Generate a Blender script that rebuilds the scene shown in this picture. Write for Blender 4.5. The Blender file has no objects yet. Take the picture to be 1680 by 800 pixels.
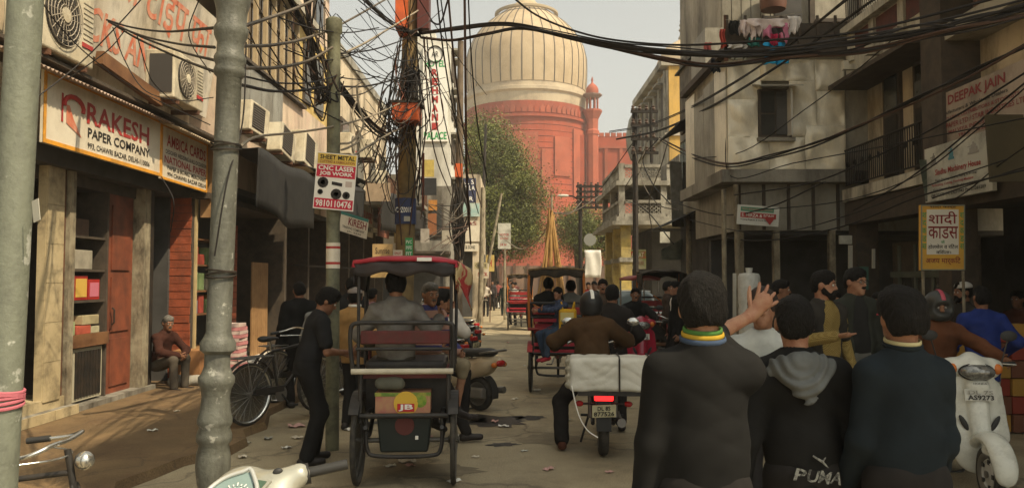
import bpy, math, random
import numpy as np
from mathutils import Vector, Matrix, Quaternion
V = Vector
rad = math.radians
RNG = random.Random(11)
SC = bpy.context.scene
COL = SC.collection
# ------------------------------------------------------------------ camera
F, CX, CY, HZ, EYE = 1300.0, 840.0, 400.0, 458.0, 1.72      # photo px, eye height m
PITCH = math.atan((HZ - CY) / F)
cam_d = bpy.data.cameras.new('camera')
cam_d.sensor_width = 36.0
cam_d.lens = 36.0 * F / 1680.0
cam_d.clip_start = 0.05
cam_d.clip_end = 2000.0
cam = bpy.data.objects.new('camera', cam_d)
COL.objects.link(cam)
cam.location = (0, 0, EYE)
cam.rotation_euler = (math.pi / 2 + PITCH, 0, 0)
SC.camera = cam
# ------------------------------------------------------------------ sky and sun
SUN_TO = V((0.50, -0.36, 0.79)).normalized()
world = bpy.data.worlds.new('World')
SC.world = world
world.use_nodes = True
wn, wl = world.node_tree.nodes, world.node_tree.links
wn.clear()
w_out = wn.new('ShaderNodeOutputWorld')
w_bg = wn.new('ShaderNodeBackground')
w_sky = wn.new('ShaderNodeTexSky')
w_sky.sky_type = 'NISHITA'
w_sky.sun_disc = False
w_sky.sun_elevation = math.asin(SUN_TO.z)
w_sky.sun_rotation = math.atan2(SUN_TO.x, SUN_TO.y)
w_sky.air_density = 1.0
w_sky.dust_density = 3.0
w_sky.ozone_density = 0.6
w_hsv = wn.new('ShaderNodeHueSaturation')
w_hsv.inputs['Saturation'].default_value = 0.16
w_mul = wn.new('ShaderNodeMix')
w_mul.data_type = 'RGBA'; w_mul.blend_type = 'MULTIPLY'
w_mul.inputs['Factor'].default_value = 1.0
w_mul.inputs[7].default_value = (1.0, 0.995, 0.9, 1)
wl.new(w_sky.outputs['Color'], w_hsv.inputs['Color'])
wl.new(w_hsv.outputs['Color'], w_mul.inputs[6])
wl.new(w_mul.outputs[2], w_bg.inputs['Color'])
w_bg.inputs['Strength'].default_value = 0.125
wl.new(w_bg.outputs['Background'], w_out.inputs['Surface'])
sun_d = bpy.data.lights.new('sun', 'SUN')
sun_d.energy = 3.9
sun_d.angle = rad(0.7)
sun_d.color = (1.0, 0.83, 0.58)
sun = bpy.data.objects.new('sun', sun_d)
COL.objects.link(sun)
sun.location = (20, -20, 30)
sun.rotation_euler = (-SUN_TO).to_track_quat('-Z', 'Y').to_euler()
vs = SC.view_settings
vs.view_transform = 'Standard'
vs.look = 'None'
vs.gamma = 1.0
vs.use_curve_mapping = False
vs.exposure = 0.66
SC.cycles.use_denoising = True
SC.cycles.max_bounces = 5
SC.cycles.diffuse_bounces = 3
SC.cycles.volume_bounces = 0
SC.cycles.transparent_max_bounces = 6

# ------------------------------------------------------------------ helpers: places
def P(px, py, Y):
    """world point at street depth Y that the photo shows at pixel px, py"""
    x, z = (px - CX) / F, (CY - py) / F
    c, s = math.cos(PITCH), math.sin(PITCH)
    d = V((x, c - z * s, s + z * c))
    return V((0, 0, EYE)) + d * (Y / d.y)
def PX(px, py, X):
    """world point on the plane x = X"""
    x, z = (px - CX) / F, (CY - py) / F
    c, s = math.cos(PITCH), math.sin(PITCH)
    d = V((x, c - z * s, s + z * c))
    return V((0, 0, EYE)) + d * (X / d.x)
def Gd(px, py, z=0.0):
    x, zz = (px - CX) / F, (CY - py) / F
    c, s = math.cos(PITCH), math.sin(PITCH)
    d = V((x, c - zz * s, s + zz * c))
    return V((0, 0, EYE)) + d * ((z - EYE) / d.z)

# ------------------------------------------------------------------ helpers: materials
MATS = {}
def M(name, c=None, c2=None, sc=3.0, rough=0.8, metal=0.0, bump=0.0, bsc=40.0, dirt=0.0, dsc=1.5, streak=1.0, spec=0.3,
      emit=0.0, trans=0.0, dcol=None, wave=None, alpha=1.0, bst=None, coat=0.0, sheen=0.0, lo=0.38, hi=0.64):
    if name in MATS:
        return MATS[name]
    m = bpy.data.materials.new(name)
    m.use_nodes = True
    n, l = m.node_tree.nodes, m.node_tree.links
    b = n['Principled BSDF']
    b.inputs['Roughness'].default_value = rough
    b.inputs['Metallic'].default_value = metal
    b.inputs['Specular IOR Level'].default_value = spec
    if coat: b.inputs['Coat Weight'].default_value = coat
    if sheen: b.inputs['Sheen Weight'].default_value = sheen
    if trans: b.inputs['Transmission Weight'].default_value = trans
    if alpha < 1: b.inputs['Alpha'].default_value = alpha
    col = (*c, 1)
    b.inputs['Base Color'].default_value = col
    geo = None
    def pos(stretch=None):
        nonlocal geo
        if geo is None:
            geo = n.new('ShaderNodeNewGeometry')
        if stretch is None:
            return geo.outputs['Position']
        mp = n.new('ShaderNodeMapping')
        mp.inputs['Scale'].default_value = stretch
        l.new(geo.outputs['Position'], mp.inputs['Vector'])
        return mp.outputs['Vector']
    def noise(scale, vec, det=4.0, ro=0.6):
        t = n.new('ShaderNodeTexNoise')
        t.inputs['Scale'].default_value = scale
        t.inputs['Detail'].default_value = det
        t.inputs['Roughness'].default_value = ro
        l.new(vec, t.inputs['Vector'])
        return t.outputs['Fac']
    def ramp(src, a, bb):
        r = n.new('ShaderNodeMapRange')
        r.inputs['From Min'].default_value = a
        r.inputs['From Max'].default_value = bb
        l.new(src, r.inputs['Value'])
        return r.outputs['Result']
    def mix(fac, a, bcol):
        x = n.new('ShaderNodeMix'); x.data_type = 'RGBA'
        l.new(fac, x.inputs['Factor'])
        for s, v in ((x.inputs[6], a), (x.inputs[7], bcol)):
            if isinstance(v, tuple): s.default_value = v if len(v) == 4 else (*v, 1)
            else: l.new(v, s)
        return x.outputs[2]
    cur = col
    if c2 is not None:
        cur = mix(ramp(noise(sc, pos()), lo, hi), cur, c2)
    if wave:
        w = n.new('ShaderNodeTexWave')
        w.inputs['Scale'].default_value = wave[0]
        w.bands_direction = wave[1]
        w.inputs['Distortion'].default_value = wave[2]
        l.new(pos(), w.inputs['Vector'])
        cur = mix(ramp(w.outputs['Fac'], 0.35, 0.65), cur, wave[3])
    if dirt:
        d = noise(dsc, pos((1, 1, 1 / streak)) if streak != 1 else pos(), 10.0, 0.74)
        f = n.new('ShaderNodeMath'); f.operation = 'MULTIPLY'; f.use_clamp = True
        l.new(ramp(d, 0.46, 0.66), f.inputs[0]); f.inputs[1].default_value = dirt
        cur = mix(f.outputs[0], cur, dcol or (0.045, 0.036, 0.026))
    if not isinstance(cur, tuple):
        l.new(cur, b.inputs['Base Color'])
    if emit:
        b.inputs['Emission Strength'].default_value = emit
        b.inputs['Emission Color'].default_value = col
    if bump:
        bp = n.new('ShaderNodeBump')
        bp.inputs['Strength'].default_value = bump
        bp.inputs['Distance'].default_value = 0.02
        l.new(noise(bsc, pos(bst) if bst else pos(), 5.0), bp.inputs['Height'])
        l.new(bp.outputs['Normal'], b.inputs['Normal'])
    MATS[name] = m
    return m

# ------------------------------------------------------------------ helpers: meshes
OFF = {}
class MB:
    def __init__(s):
        s.v, s.f = [], []
    def add(s, v, f):
        o = len(s.v)
        s.v += [tuple(x) for x in v]
        s.f += [tuple(i + o for i in q) for q in f]
        return s
    def quad(s, a, b, c, d): return s.add((a, b, c, d), ((0, 1, 2, 3),))
    def box(s, c, d, rz=0.0, m=None):
        hx, hy, hz = d[0] / 2, d[1] / 2, d[2] / 2
        vs_ = [V((x, y, z)) for x in (-hx, hx) for y in (-hy, hy) for z in (-hz, hz)]
        if m is not None: vs_ = [m @ v for v in vs_]
        elif rz:
            cr, sr = math.cos(rz), math.sin(rz)
            vs_ = [V((v.x * cr - v.y * sr, v.x * sr + v.y * cr, v.z)) for v in vs_]
        c = V(c)
        return s.add([v + c for v in vs_], ((0, 1, 3, 2), (4, 6, 7, 5), (0, 4, 5, 1), (2, 3, 7, 6), (0, 2, 6, 4), (1, 5, 7, 3)))
    def bb(s, a, b):
        a, b = V(a), V(b)
        return s.box((a + b) / 2, [abs(x) for x in (b - a)])
    def slab(s, p0, u, v, t):
        """board: corner p0, edge vectors u and v, thickness vector t (behind)"""
        p0, u, v, t = V(p0), V(u), V(v), V(t)
        q = [p0, p0 + u, p0 + u + v, p0 + v]
        q += [x + t for x in q]
        return s.add(q, ((0, 1, 2, 3), (7, 6, 5, 4), (0, 4, 5, 1), (1, 5, 6, 2), (2, 6, 7, 3), (3, 7, 4, 0)))
    def beam(s, a, b, w, h, up=(0, 0, 1)):
        a, b = V(a), V(b)
        t = (b - a).normalized(); up = V(up)
        if abs(t.dot(up)) > .98: up = V((1, 0, 0))
        n = t.cross(up).normalized(); u = n.cross(t)
        return s.slab(a - n * w / 2 - u * h / 2, n * w, u * h, b - a)
    def tube(s, pts, r, n=8, closed=False, flat=None, caps=True):
        pts = [V(p) for p in pts]
        k = len(pts)
        rs = list(r) if hasattr(r, '__len__') else [r] * k
        nrm = None; rings = []
        for i, p in enumerate(pts):
            if closed: t = pts[(i + 1) % k] - pts[i - 1]
            else: t = pts[min(i + 1, k - 1)] - pts[max(i - 1, 0)]
            if t.length < 1e-9: t = V((0, 0, 1))
            t.normalize()
            if nrm is None:
                up = V(flat) if flat is not None else (V((0, 0, 1)) if abs(t.z) < .95 else V((1, 0, 0)))
                nrm = (up - t * up.dot(t)).normalized()
            else:
                nrm = nrm - t * nrm.dot(t)
                nrm = nrm.normalized() if nrm.length > 1e-6 else t.orthogonal().normalized()
            b = t.cross(nrm)
            ra = rs[i]
            if hasattr(ra, '__len__'): r1, r2 = ra
            else: r1 = r2 = ra
            rings.append([p + nrm * (r1 * math.cos(2 * math.pi * j / n)) + b * (r2 * math.sin(2 * math.pi * j / n)) for j in range(n)])
        o = []; f = []
        for q in rings: o += q
        for i in range(k if closed else k - 1):
            i2 = (i + 1) % k
            for j in range(n):
                j2 = (j + 1) % n
                f.append((i * n + j, i * n + j2, i2 * n + j2, i2 * n + j))
        if caps and not closed:
            f.append(tuple(range(n))[::-1]); f.append(tuple((k - 1) * n + j for j in range(n)))
        return s.add(o, f)
    def lathe(s, prof, c=(0, 0, 0), n=16, ax=None, a0=0.0, a1=2 * math.pi):
        """profile [(r, z)] turned about z (or axis ax) at c"""
        c = V(c)
        q = V((0, 0, 1)).rotation_difference(V(ax)) if ax is not None else None
        full = abs(a1 - a0 - 2 * math.pi) < 1e-6
        m = n if full else n + 1
        vv = []
        for (r, z) in prof:
            for j in range(m):
                a = a0 + (a1 - a0) * j / n
                p = V((r * math.cos(a), r * math.sin(a), z))
                if q: p = q @ p
                vv.append(p + c)
        f = []
        for i in range(len(prof) - 1):
            for j in range(n if full else n):
                j2 = (j + 1) % m
                f.append((i * m + j, i * m + j2, (i + 1) * m + j2, (i + 1) * m + j))
        if full:
            if prof[0][0] > 1e-4: f.append(tuple(range(m))[::-1])
            if prof[-1][0] > 1e-4: f.append(tuple((len(prof) - 1) * m + j for j in range(m)))
        return s.add(vv, f)
    def ball(s, c, r, n=10, k=7, m=None):
        rr = r if hasattr(r, '__len__') else (r, r, r)
        vv, f = [], []
        for i in range(k + 1):
            t = math.pi * i / k
            for j in range(n):
                a = 2 * math.pi * j / n
                p = V((rr[0] * math.sin(t) * math.cos(a), rr[1] * math.sin(t) * math.sin(a), rr[2] * math.cos(t)))
                vv.append((m @ p if m is not None else p) + V(c))
        for i in range(k):
            for j in range(n):
                j2 = (j + 1) % n
                f.append((i * n + j, (i + 1) * n + j, (i + 1) * n + j2, i * n + j2))
        return s.add(vv, f)
    def prism(s, poly, d):
        """closed polygon (3-D points) pushed along vector d"""
        k = len(poly); d = V(d)
        a = [V(p) for p in poly]; b = [p + d for p in a]
        f = [tuple(range(k))[::-1], tuple(range(k, 2 * k))]
        f += [(i, (i + 1) % k, k + (i + 1) % k, k + i) for i in range(k)]
        return s.add(a + b, f)
    def grid(s, fn, nu, nv):
        vv = [fn(i / nu, j / nv) for i in range(nu + 1) for j in range(nv + 1)]
        f = [(i * (nv + 1) + j, (i + 1) * (nv + 1) + j, (i + 1) * (nv + 1) + j + 1, i * (nv + 1) + j + 1) for i in range(nu) for j in range(nv)]
        return s.add(vv, f)
    def mesh(s, name, off=None, smooth=False):
        me = bpy.data.meshes.new(name)
        vv = s.v if off is None else [(x - off[0], y - off[1], z - off[2]) for x, y, z in s.v]
        me.from_pydata(vv, [], s.f)
        if smooth: me.polygons.foreach_set('use_smooth', [True] * len(me.polygons))
        me.update()
        if smooth: me.set_sharp_from_angle(angle=rad(48))
        return me
    def build(s, name, mat, parent=None, smooth=False, solid=0.0, bevel=0.0):
        off = OFF.get(parent.name) if parent else None
        o = bpy.data.objects.new(name, s.mesh(name, off, smooth))
        return place(o, mat, parent, solid, bevel)
def place(o, mat, parent=None, solid=0.0, bevel=0.0):
    COL.objects.link(o)
    if mat is not None:
        o.data.materials.append(mat)
    if parent:
        o.parent = parent
        if parent.name in OFF: OFF[o.name] = OFF[parent.name]
    if solid:
        md = o.modifiers.new('solid', 'SOLIDIFY'); md.thickness = solid; md.offset = 0
    if bevel:
        md = o.modifiers.new('bevel', 'BEVEL'); md.width = bevel; md.segments = 2; md.limit_method = 'ANGLE'
    return o
def tag(o, label=None, cat=None, group=None, kind=None):
    if label: o['label'] = label
    if cat: o['category'] = cat
    if group: o['group'] = group
    if kind: o['kind'] = kind
    return o
def thing(name, label, cat, loc=(0, 0, 0), rz=None, group=None, scale=None):
    """Empty at the thing's base.  rz None: parts are given in world coordinates; else in the thing's own frame."""
    o = bpy.data.objects.new(name, None)
    o.empty_display_size = 0.2
    COL.objects.link(o)
    o.location = loc
    if rz is None: OFF[o.name] = V(loc)
    else: o.rotation_euler = (0, 0, rz)
    if scale: o.scale = (scale,) * 3
    return tag(o, label, cat, group)
def solo(name, mb, mat, label, cat, group=None, smooth=False, kind=None, solid=0.0, bevel=0.0):
    """a thing of one mesh, its origin at the middle of its base"""
    a = np.array(mb.v); lo, hi = a.min(0), a.max(0)
    off = V(((lo[0] + hi[0]) / 2, (lo[1] + hi[1]) / 2, lo[2]))
    o = bpy.data.objects.new(name, mb.mesh(name, off, smooth))
    place(o, mat, None, solid, bevel)
    o.location = off
    return tag(o, label, cat, group, kind)
def copy_tree(o, parent=None):
    c = o.copy(); COL.objects.link(c)
    if parent: c.parent = parent
    for ch in list(o.children): copy_tree(ch, c)
    return c
def struct(name, mb, mat, smooth=False):
    return tag(mb.build(name, mat, None, smooth), kind='structure')
_fonts = {}
def text(parent, s, p0, u, v, mat, lift=0.003, bold=0.0, name='lettering', shear=0.0):
    """lettering fitted into the parallelogram p0, u, v; raised along u x v"""
    cu = bpy.data.curves.new('txt', 'FONT')
    cu.body = s; cu.resolution_u = 2; cu.offset = bold; cu.shear = shear
    o = bpy.data.objects.new('txt', cu)
    me = bpy.data.meshes.new_from_object(o)
    bpy.data.objects.remove(o)
    n = len(me.vertices)
    if n == 0: return None
    a = np.empty(n * 3); me.vertices.foreach_get('co', a); a = a.reshape(-1, 3)
    lo, hi = a.min(0), a.max(0)
    uv = (a - lo) / np.maximum(hi - lo, 1e-6)
    p0, u, v = V(p0), V(u), V(v)
    nn = u.cross(v).normalized() * lift
    off = OFF.get(parent.name, V((0, 0, 0))) if parent else V((0, 0, 0))
    base = np.array(p0 + nn - off)
    b = base + uv[:, :1] * np.array(u) + uv[:, 1:2] * np.array(v)
    me.vertices.foreach_set('co', b.ravel()); me.update()
    me.materials.clear()
    if v.length * p0.length > 0 and v.length / max(1, p0.y) > .009 and len(s) < 18:   # letters one can pick apart
        par = list(range(n))
        def find(i):
            while par[i] != i: par[i] = par[par[i]]; i = par[i]
            return i
        for pl in me.polygons:
            r = find(pl.vertices[0])
            for i in pl.vertices[1:]: par[find(i)] = r
        grp = {}
        for pl in me.polygons: grp.setdefault(find(pl.vertices[0]), []).append(tuple(pl.vertices))
        if 1 < len(grp) <= 16:
            for fs in grp.values():
                ids = sorted({i for f in fs for i in f}); mp = {i: q for q, i in enumerate(ids)}
                mb = MB(); mb.v = [tuple(b[i]) for i in ids]; mb.f = [tuple(mp[i] for i in f) for f in fs]
                m2 = mb.mesh('letter'); place(bpy.data.objects.new('letter', m2), mat, parent)
            return None
    o = bpy.data.objects.new(name, me)
    if len(s) > 1: o['kind'] = 'stuff'
    return place(o, mat, parent)
def spline(pts, k=6):
    pts = [V(p) for p in pts]
    q = [2 * pts[0] - pts[1]] + pts + [2 * pts[-1] - pts[-2]]
    out = []
    for i in range(1, len(q) - 2):
        a, b, c, d = q[i - 1:i + 3]
        for j in range(k):
            t = j / k
            out.append(.5 * ((2 * b) + (c - a) * t + (2 * a - 5 * b + 4 * c - d) * t * t + (3 * b - a - 3 * c + d) * t ** 3))
    return out + [pts[-1]]
# ================================================================== materials of the setting
asphalt = M('asphalt', (.33, .275, .175), (.4, .335, .215), sc=.9, rough=.85, bump=.5, bsc=70, dirt=.75, dsc=.7, dcol=(.17, .135, .088))
pave = M('pavement', (.2, .132, .066), (.145, .098, .05), sc=1.6, rough=.88, bump=.6, bsc=26, dirt=.7, dsc=1.1, dcol=(.1, .06, .032))
black_mud = M('black_mud', (.02, .017, .014), (.04, .034, .028), sc=9, rough=.5, bump=.5)
cream = M('cream_plaster', (.6, .51, .37), (.47, .38, .26), sc=1.3, dirt=.85, dsc=.9, streak=3.5, bump=.25)
yellow_pl = M('yellow_plaster', (.56, .39, .12), (.62, .46, .18), sc=1.2, dirt=.55, dsc=1.2, streak=3, bump=.2)
pink_pl = M('pink_plaster', (.56, .42, .32), (.6, .5, .37), sc=1.1, dirt=.6, dsc=1.0, streak=3, bump=.2)
grey_pl = M('grey_plaster', (.32, .3, .25), (.22, .205, .17), sc=1.2, dirt=.9, dsc=1.0, streak=3, bump=.35)
beige_pl = M('beige_concrete', (.42, .385, .31), (.31, .285, .225), sc=1.0, dirt=.8, dsc=.8, streak=3, bump=.3)
band_pl = M('whitewashed_band', (.6, .56, .45), (.48, .44, .35), sc=1.5, dirt=.9, dsc=1.6, streak=4, bump=.3)
white_pl = M('white_plaster', (.66, .64, .57), (.55, .53, .46), sc=.9, dirt=.45, dsc=1.0, streak=4)
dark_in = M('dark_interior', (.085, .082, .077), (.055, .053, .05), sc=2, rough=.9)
dark_wood = M('dark_wood', (.085, .066, .048), (.055, .044, .034), sc=6, rough=.75, bump=.2)
brown_wood = M('brown_wood', (.2, .1, .045), (.13, .06, .028), sc=5, rough=.6, bump=.15)
red_wood = M('red_plank', (.34, .085, .038), (.23, .058, .027), sc=5, rough=.65, bump=.25, bsc=30, dirt=.4, dsc=4)
red_door = M('red_door_wood', (.24, .07, .035), (.15, .045, .025), sc=4, rough=.55, bump=.1, dirt=.4, dsc=3, streak=4)
tan_wood = M('tan_wood', (.34, .2, .09), (.25, .14, .06), sc=4, rough=.6, bump=.1)
marble = M('cream_tile', (.5, .41, .25), (.42, .34, .2), sc=2.5, rough=.45, dirt=.6, dsc=3)
weathered = M('weathered_paint', (.33, .29, .2), (.22, .18, .12), sc=5, rough=.85, bump=.3, dirt=.85, dsc=6, streak=3)
rust = M('rusty_steel', (.14, .065, .035), (.07, .04, .028), sc=7, rough=.85, bump=.3)
tin = M('grey_tin', (.38, .38, .34), (.28, .27, .23), sc=1.5, rough=.5, metal=.35, dirt=.6, dsc=2, streak=3)
sheet_m = M('sheet_metal', (.88, .81, .64), (.76, .69, .53), sc=1.2, rough=.42, metal=.15, dirt=.4, dsc=1.1, streak=2.5, bump=.35, bsc=2.2)
sheet_d = M('dull_sheet_metal', (.36, .34, .28), (.27, .25, .2), sc=1.6, rough=.55, metal=.3, dirt=.6, dsc=1.3, streak=3)
black_cloth = M('black_tarpaulin', (.013, .0125, .012), (.022, .021, .019), sc=4, rough=.7, bump=.2, bsc=9)
glass = M('dark_glass', (.03, .032, .03), (.05, .05, .045), sc=3, rough=.12, spec=.5)
iron = M('black_iron', (.022, .02, .018), (.04, .03, .022), sc=9, rough=.6, metal=.2)
maroon = M('maroon_panel', (.12, .04, .03), (.075, .03, .024), sc=7, rough=.8, dirt=.5, dsc=6)
stone_red = M('red_sandstone', (.36, .072, .036), (.27, .056, .028), sc=.25, rough=.9, dirt=.5, dsc=.16, streak=2.5, dcol=(.19, .07, .05), bump=.3, bsc=1.5)
stone_lt = M('red_sandstone_worn', (.38, .1, .056), (.3, .075, .042), sc=.4, rough=.9, dirt=.35, dsc=.3)
dome_m = M('dome_marble', (.46, .36, .23), (.39, .295, .18), sc=.22, rough=.6, dirt=.4, dsc=.22, dcol=(.27, .19, .1))
dome_w = M('pale_marble_band', (.48, .4, .28), (.41, .33, .23), sc=.3, rough=.6, dirt=.3, dsc=.3)
dome_b = M('black_marble_rib', (.05, .042, .036), rough=.6)

def wall_part(t, name, a, b, mat, **k): return MB().bb(a, b).build(name, mat, t, **k)

# ================================================================== ground
g = MB()
def gz(x, y): return 0.0
g.quad((-400, -120, 0), (400, -120, 0), (400, 900, 0), (-400, 900, 0))
def cracks(mat, sc, col, w=.03):
    n, l = mat.node_tree.nodes, mat.node_tree.links
    b = n['Principled BSDF']; old = b.inputs['Base Color'].links[0].from_socket
    ge = n.new('ShaderNodeNewGeometry'); no = n.new('ShaderNodeTexNoise'); no.inputs['Scale'].default_value = 2.2; no.inputs['Detail'].default_value = 5
    ad = n.new('ShaderNodeVectorMath'); ad.operation = 'MULTIPLY_ADD'; ad.inputs[1].default_value = (.7, .7, .0)
    l.new(ge.outputs['Position'], no.inputs['Vector']); l.new(no.outputs['Color'], ad.inputs[0]); l.new(ge.outputs['Position'], ad.inputs[2])
    vo = n.new('ShaderNodeTexVoronoi'); vo.feature = 'DISTANCE_TO_EDGE'; vo.inputs['Scale'].default_value = sc; l.new(ad.outputs[0], vo.inputs['Vector'])
    mr = n.new('ShaderNodeMapRange'); mr.inputs['From Min'].default_value = 0; mr.inputs['From Max'].default_value = w; mr.inputs['To Min'].default_value = .45; mr.inputs['To Max'].default_value = 0; l.new(vo.outputs['Distance'], mr.inputs['Value'])
    mx = n.new('ShaderNodeMix'); mx.data_type = 'RGBA'; l.new(mr.outputs['Result'], mx.inputs['Factor']); l.new(old, mx.inputs[6]); mx.inputs[7].default_value = (*col, 1)
    gr = n.new('ShaderNodeTexNoise'); gr.inputs['Scale'].default_value = 95; gr.inputs['Detail'].default_value = 2; l.new(ge.outputs['Position'], gr.inputs['Vector'])
    m2 = n.new('ShaderNodeMapRange'); m2.inputs['From Min'].default_value = .3; m2.inputs['From Max'].default_value = .7; m2.inputs['To Min'].default_value = .62; m2.inputs['To Max'].default_value = 1.32; l.new(gr.outputs['Fac'], m2.inputs['Value'])
    sc_ = n.new('ShaderNodeVectorMath'); sc_.operation = 'SCALE'; l.new(mx.outputs[2], sc_.inputs[0]); l.new(m2.outputs['Result'], sc_.inputs['Scale']); l.new(sc_.outputs[0], b.inputs['Base Color'])
cracks(asphalt, .55, (.05, .042, .032), .02); cracks(pave, .5, (.06, .046, .033), .012)
struct('ground', g, asphalt)
# raised, broken pavement along the shops on the left
pv = MB()
ys = [2 + .45 * i for i in range(55)]
edge = [(-2.95 + .16 * math.sin(y * 1.7) + RNG.uniform(-.12, .1), y) for y in ys]
for (x0, y0), (x1, y1) in zip(edge, edge[1:]):
    h = .085
    pv.quad((-9, y0, h), (x0, y0, h), (x1, y1, h), (-9, y1, h))
    pv.quad((x0, y0, h), (x0 + .025, y0, 0), (x1 + .025, y1, 0), (x1, y1, h))
struct('pavement', pv, pave)
def blotch(c, rx, ry, n=22, z=.004, j=.35):
    m = MB(); pts = []
    for i in range(n):
        a = 2 * math.pi * i / n; r = 1 + RNG.uniform(-j, j)
        pts.append((c[0] + rx * r * math.cos(a), c[1] + ry * r * math.sin(a), z))
    m.add(pts, (tuple(range(n)),)); return m
for (px, py, rx, ry) in ((812, 690, .42, .42), (765, 690, .3, .2), (870, 685, .2, .14), (825, 729, .16, .1), (675, 690, .5, .22), (735, 655, .35, .3)):
    c = Gd(px, py); tag(blotch(c, rx, ry).build('road_stain', black_mud), kind='structure')

tar = M('tar_patch', (.2, .165, .108), (.26, .215, .14), sc=4, rough=.85, bump=.5, bsc=60)
for (px, py, rx, ry) in ((860, 560, .5, .9), (905, 720, .35, .3), (790, 530, .4, 1.2), (700, 770, .5, .25), (960, 640, .3, .6)):
    c = Gd(px, py); tag(blotch(c, rx, ry, 26, .003, .2).build('road_patch', tar), kind='structure')
# ================================================================== left: the paper shop building
tL1 = thing('shop_building', 'cream shop building with paper company sign, plank kiosk and air conditioners', 'building', (-7, 9, 0))
XF = -5.5
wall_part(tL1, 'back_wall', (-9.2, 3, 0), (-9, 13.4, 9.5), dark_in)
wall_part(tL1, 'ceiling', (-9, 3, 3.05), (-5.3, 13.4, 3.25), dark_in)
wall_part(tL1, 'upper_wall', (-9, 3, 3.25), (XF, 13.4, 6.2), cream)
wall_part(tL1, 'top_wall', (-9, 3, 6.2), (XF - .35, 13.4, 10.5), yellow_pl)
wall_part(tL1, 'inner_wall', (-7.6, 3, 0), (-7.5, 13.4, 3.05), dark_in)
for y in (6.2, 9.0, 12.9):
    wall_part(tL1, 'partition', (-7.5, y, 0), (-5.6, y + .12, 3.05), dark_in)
# pillars and posts of the shop front
wall_part(tL1, 'pillar', (-5.52, 9.2, .3), (-5.42, 9.55, 3.05), marble)
for k in range(6):
    wall_part(tL1, 'tile', (-5.42, 9.205, .3 + .46 * k), (-5.405, 9.545, .3 + .46 * k + .455), marble)
wall_part(tL1, 'door_frame', (-5.6, 9.57, .2), (-5.44, 9.64, 3.05), rust)
wall_part(tL1, 'pilaster', (-5.6, 9.66, .2), (-5.4, 9.79, 3.05), weathered)
wall_part(tL1, 'pilaster', (-5.6, 11.62, .1), (-5.4, 11.82, 3.05), weathered)
wall_part(tL1, 'door_frame', (-5.62, 11.86, .1), (-5.42, 11.98, 3.05), iron)
# red wooden door
dr = wall_part(tL1, 'door', (-5.62, 10.86, .12), (-5.55, 11.58, 2.9), red_door)
for z0, z1 in ((.25, .9), (1.0, 1.75), (1.85, 2.75)):
    wall_part(dr, 'panel', (-5.548, 10.96, z0), (-5.53, 11.48, z1), red_door)
MB().tube([(-5.5, 10.93, 1.1), (-5.47, 10.93, 1.13), (-5.47, 10.93, 1.3), (-5.5, 10.93, 1.33)], .012).build('handle', iron, dr)
wall_part(tL1, 'lintel', (-5.63, 9.0, 2.9), (-5.53, 12, 3.05), dark_wood)
# display cabinet with shelves beside the door
cab = MB()
cab.bb((-6.0, 9.82, .12), (-5.97, 10.8, 2.9)).bb((-6, 9.8, .12), (-5.5, 9.84, 2.9)).bb((-6, 10.76, .12), (-5.5, 10.8, 2.9))
for z in (.98, 1.42, 1.82, 2.25): cab.bb((-5.97, 9.84, z), (-5.52, 10.76, z + .03))
cab.bb((-5.53, 9.8, .86), (-5.47, 10.8, 1.0))
cb = cab.build('display_case', dark_wood, tL1)
wall_part(cb, 'counter_rail', (-5.5, 9.84, .86), (-5.455, 10.76, 1.02), brown_wood)
vent = wall_part(cb, 'vent_grille', (-5.56, 9.98, .18), (-5.5, 10.68, .84), M('grille_frame', (.4, .37, .27), rough=.6))
for k in range(9):
    wall_part(vent, 'slat', (-5.497, 10.02 + .07 * k, .22), (-5.485, 10.07 + .07 * k, .8), iron)
# steps
st = MB().bb((-5.9, 6.2, .085), (-5.32, 9.8, .2)).build('step', grey_pl, tL1)
for k in range(7): wall_part(st, 'tile', (-5.32, 6.22 + .51 * k, .09), (-5.3, 6.22 + .51 * k + .5, .2), marble)
MB().bb((-5.95, 6.2, .2), (-5.42, 9.7, .32)).build('step', marble, tL1)
MB().bb((-5.9, 9.8, .085), (-5.36, 12.0, .15)).build('step', grey_pl, tL1)
# plank kiosk side, facing the street end
kz = thing('plank_kiosk', 'red painted plank kiosk with open shelves behind the sitting old man', 'kiosk', (-5.6, 13.6, 0))
for k in range(23):
    z = .12 + .128 * k
    b = MB().slab((-6.05 + RNG.uniform(-.01, .01), 12.96 + RNG.uniform(-.006, .006), z), (.79, 0, 0), (0, 0, .12), (0, .025, 0))
    b.build('plank', red_wood, kz)
wall_part(kz, 'side_frame', (-6.05, 13.0, .1), (-5.26, 13.1, 3.05), dark_wood)
wall_part(kz, 'roof', (-6.4, 13.0, 3.05), (-5.0, 17.4, 3.15), dark_wood)
wall_part(kz, 'back_panel', (-6.4, 13.1, .1), (-6.35, 17.4, 3.05), dark_in)
wall_part(kz, 'corner_post', (-5.32, 13.12, .1), (-5.24, 13.2, 3.05), M('pale_post', (.5, .38, .2), (.4, .3, .15), sc=4))
for z in (1.1, 1.5, 1.95, 2.4): wall_part(kz, 'shelf', (-6.3, 13.2, z), (-5.4, 15.0, z + .03), brown_wood)
wall_part(kz, 'counter', (-6.3, 13.2, .1), (-5.35, 15.0, .5), tan_wood)
for k in range(20):
    MB().slab((-5.3, 15.0, .2 + .128 * k), (0, .28, 0), (0, 0, .12), (-.02, 0, 0)).build('plank', red_wood, kz)
for k in range(8):
    MB().slab((-5.27, 16.1 + .13 * k, .12), (0, .122, 0), (0, 0, 1.95), (-.03, 0, 0)).build('board', tan_wood, kz)
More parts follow.
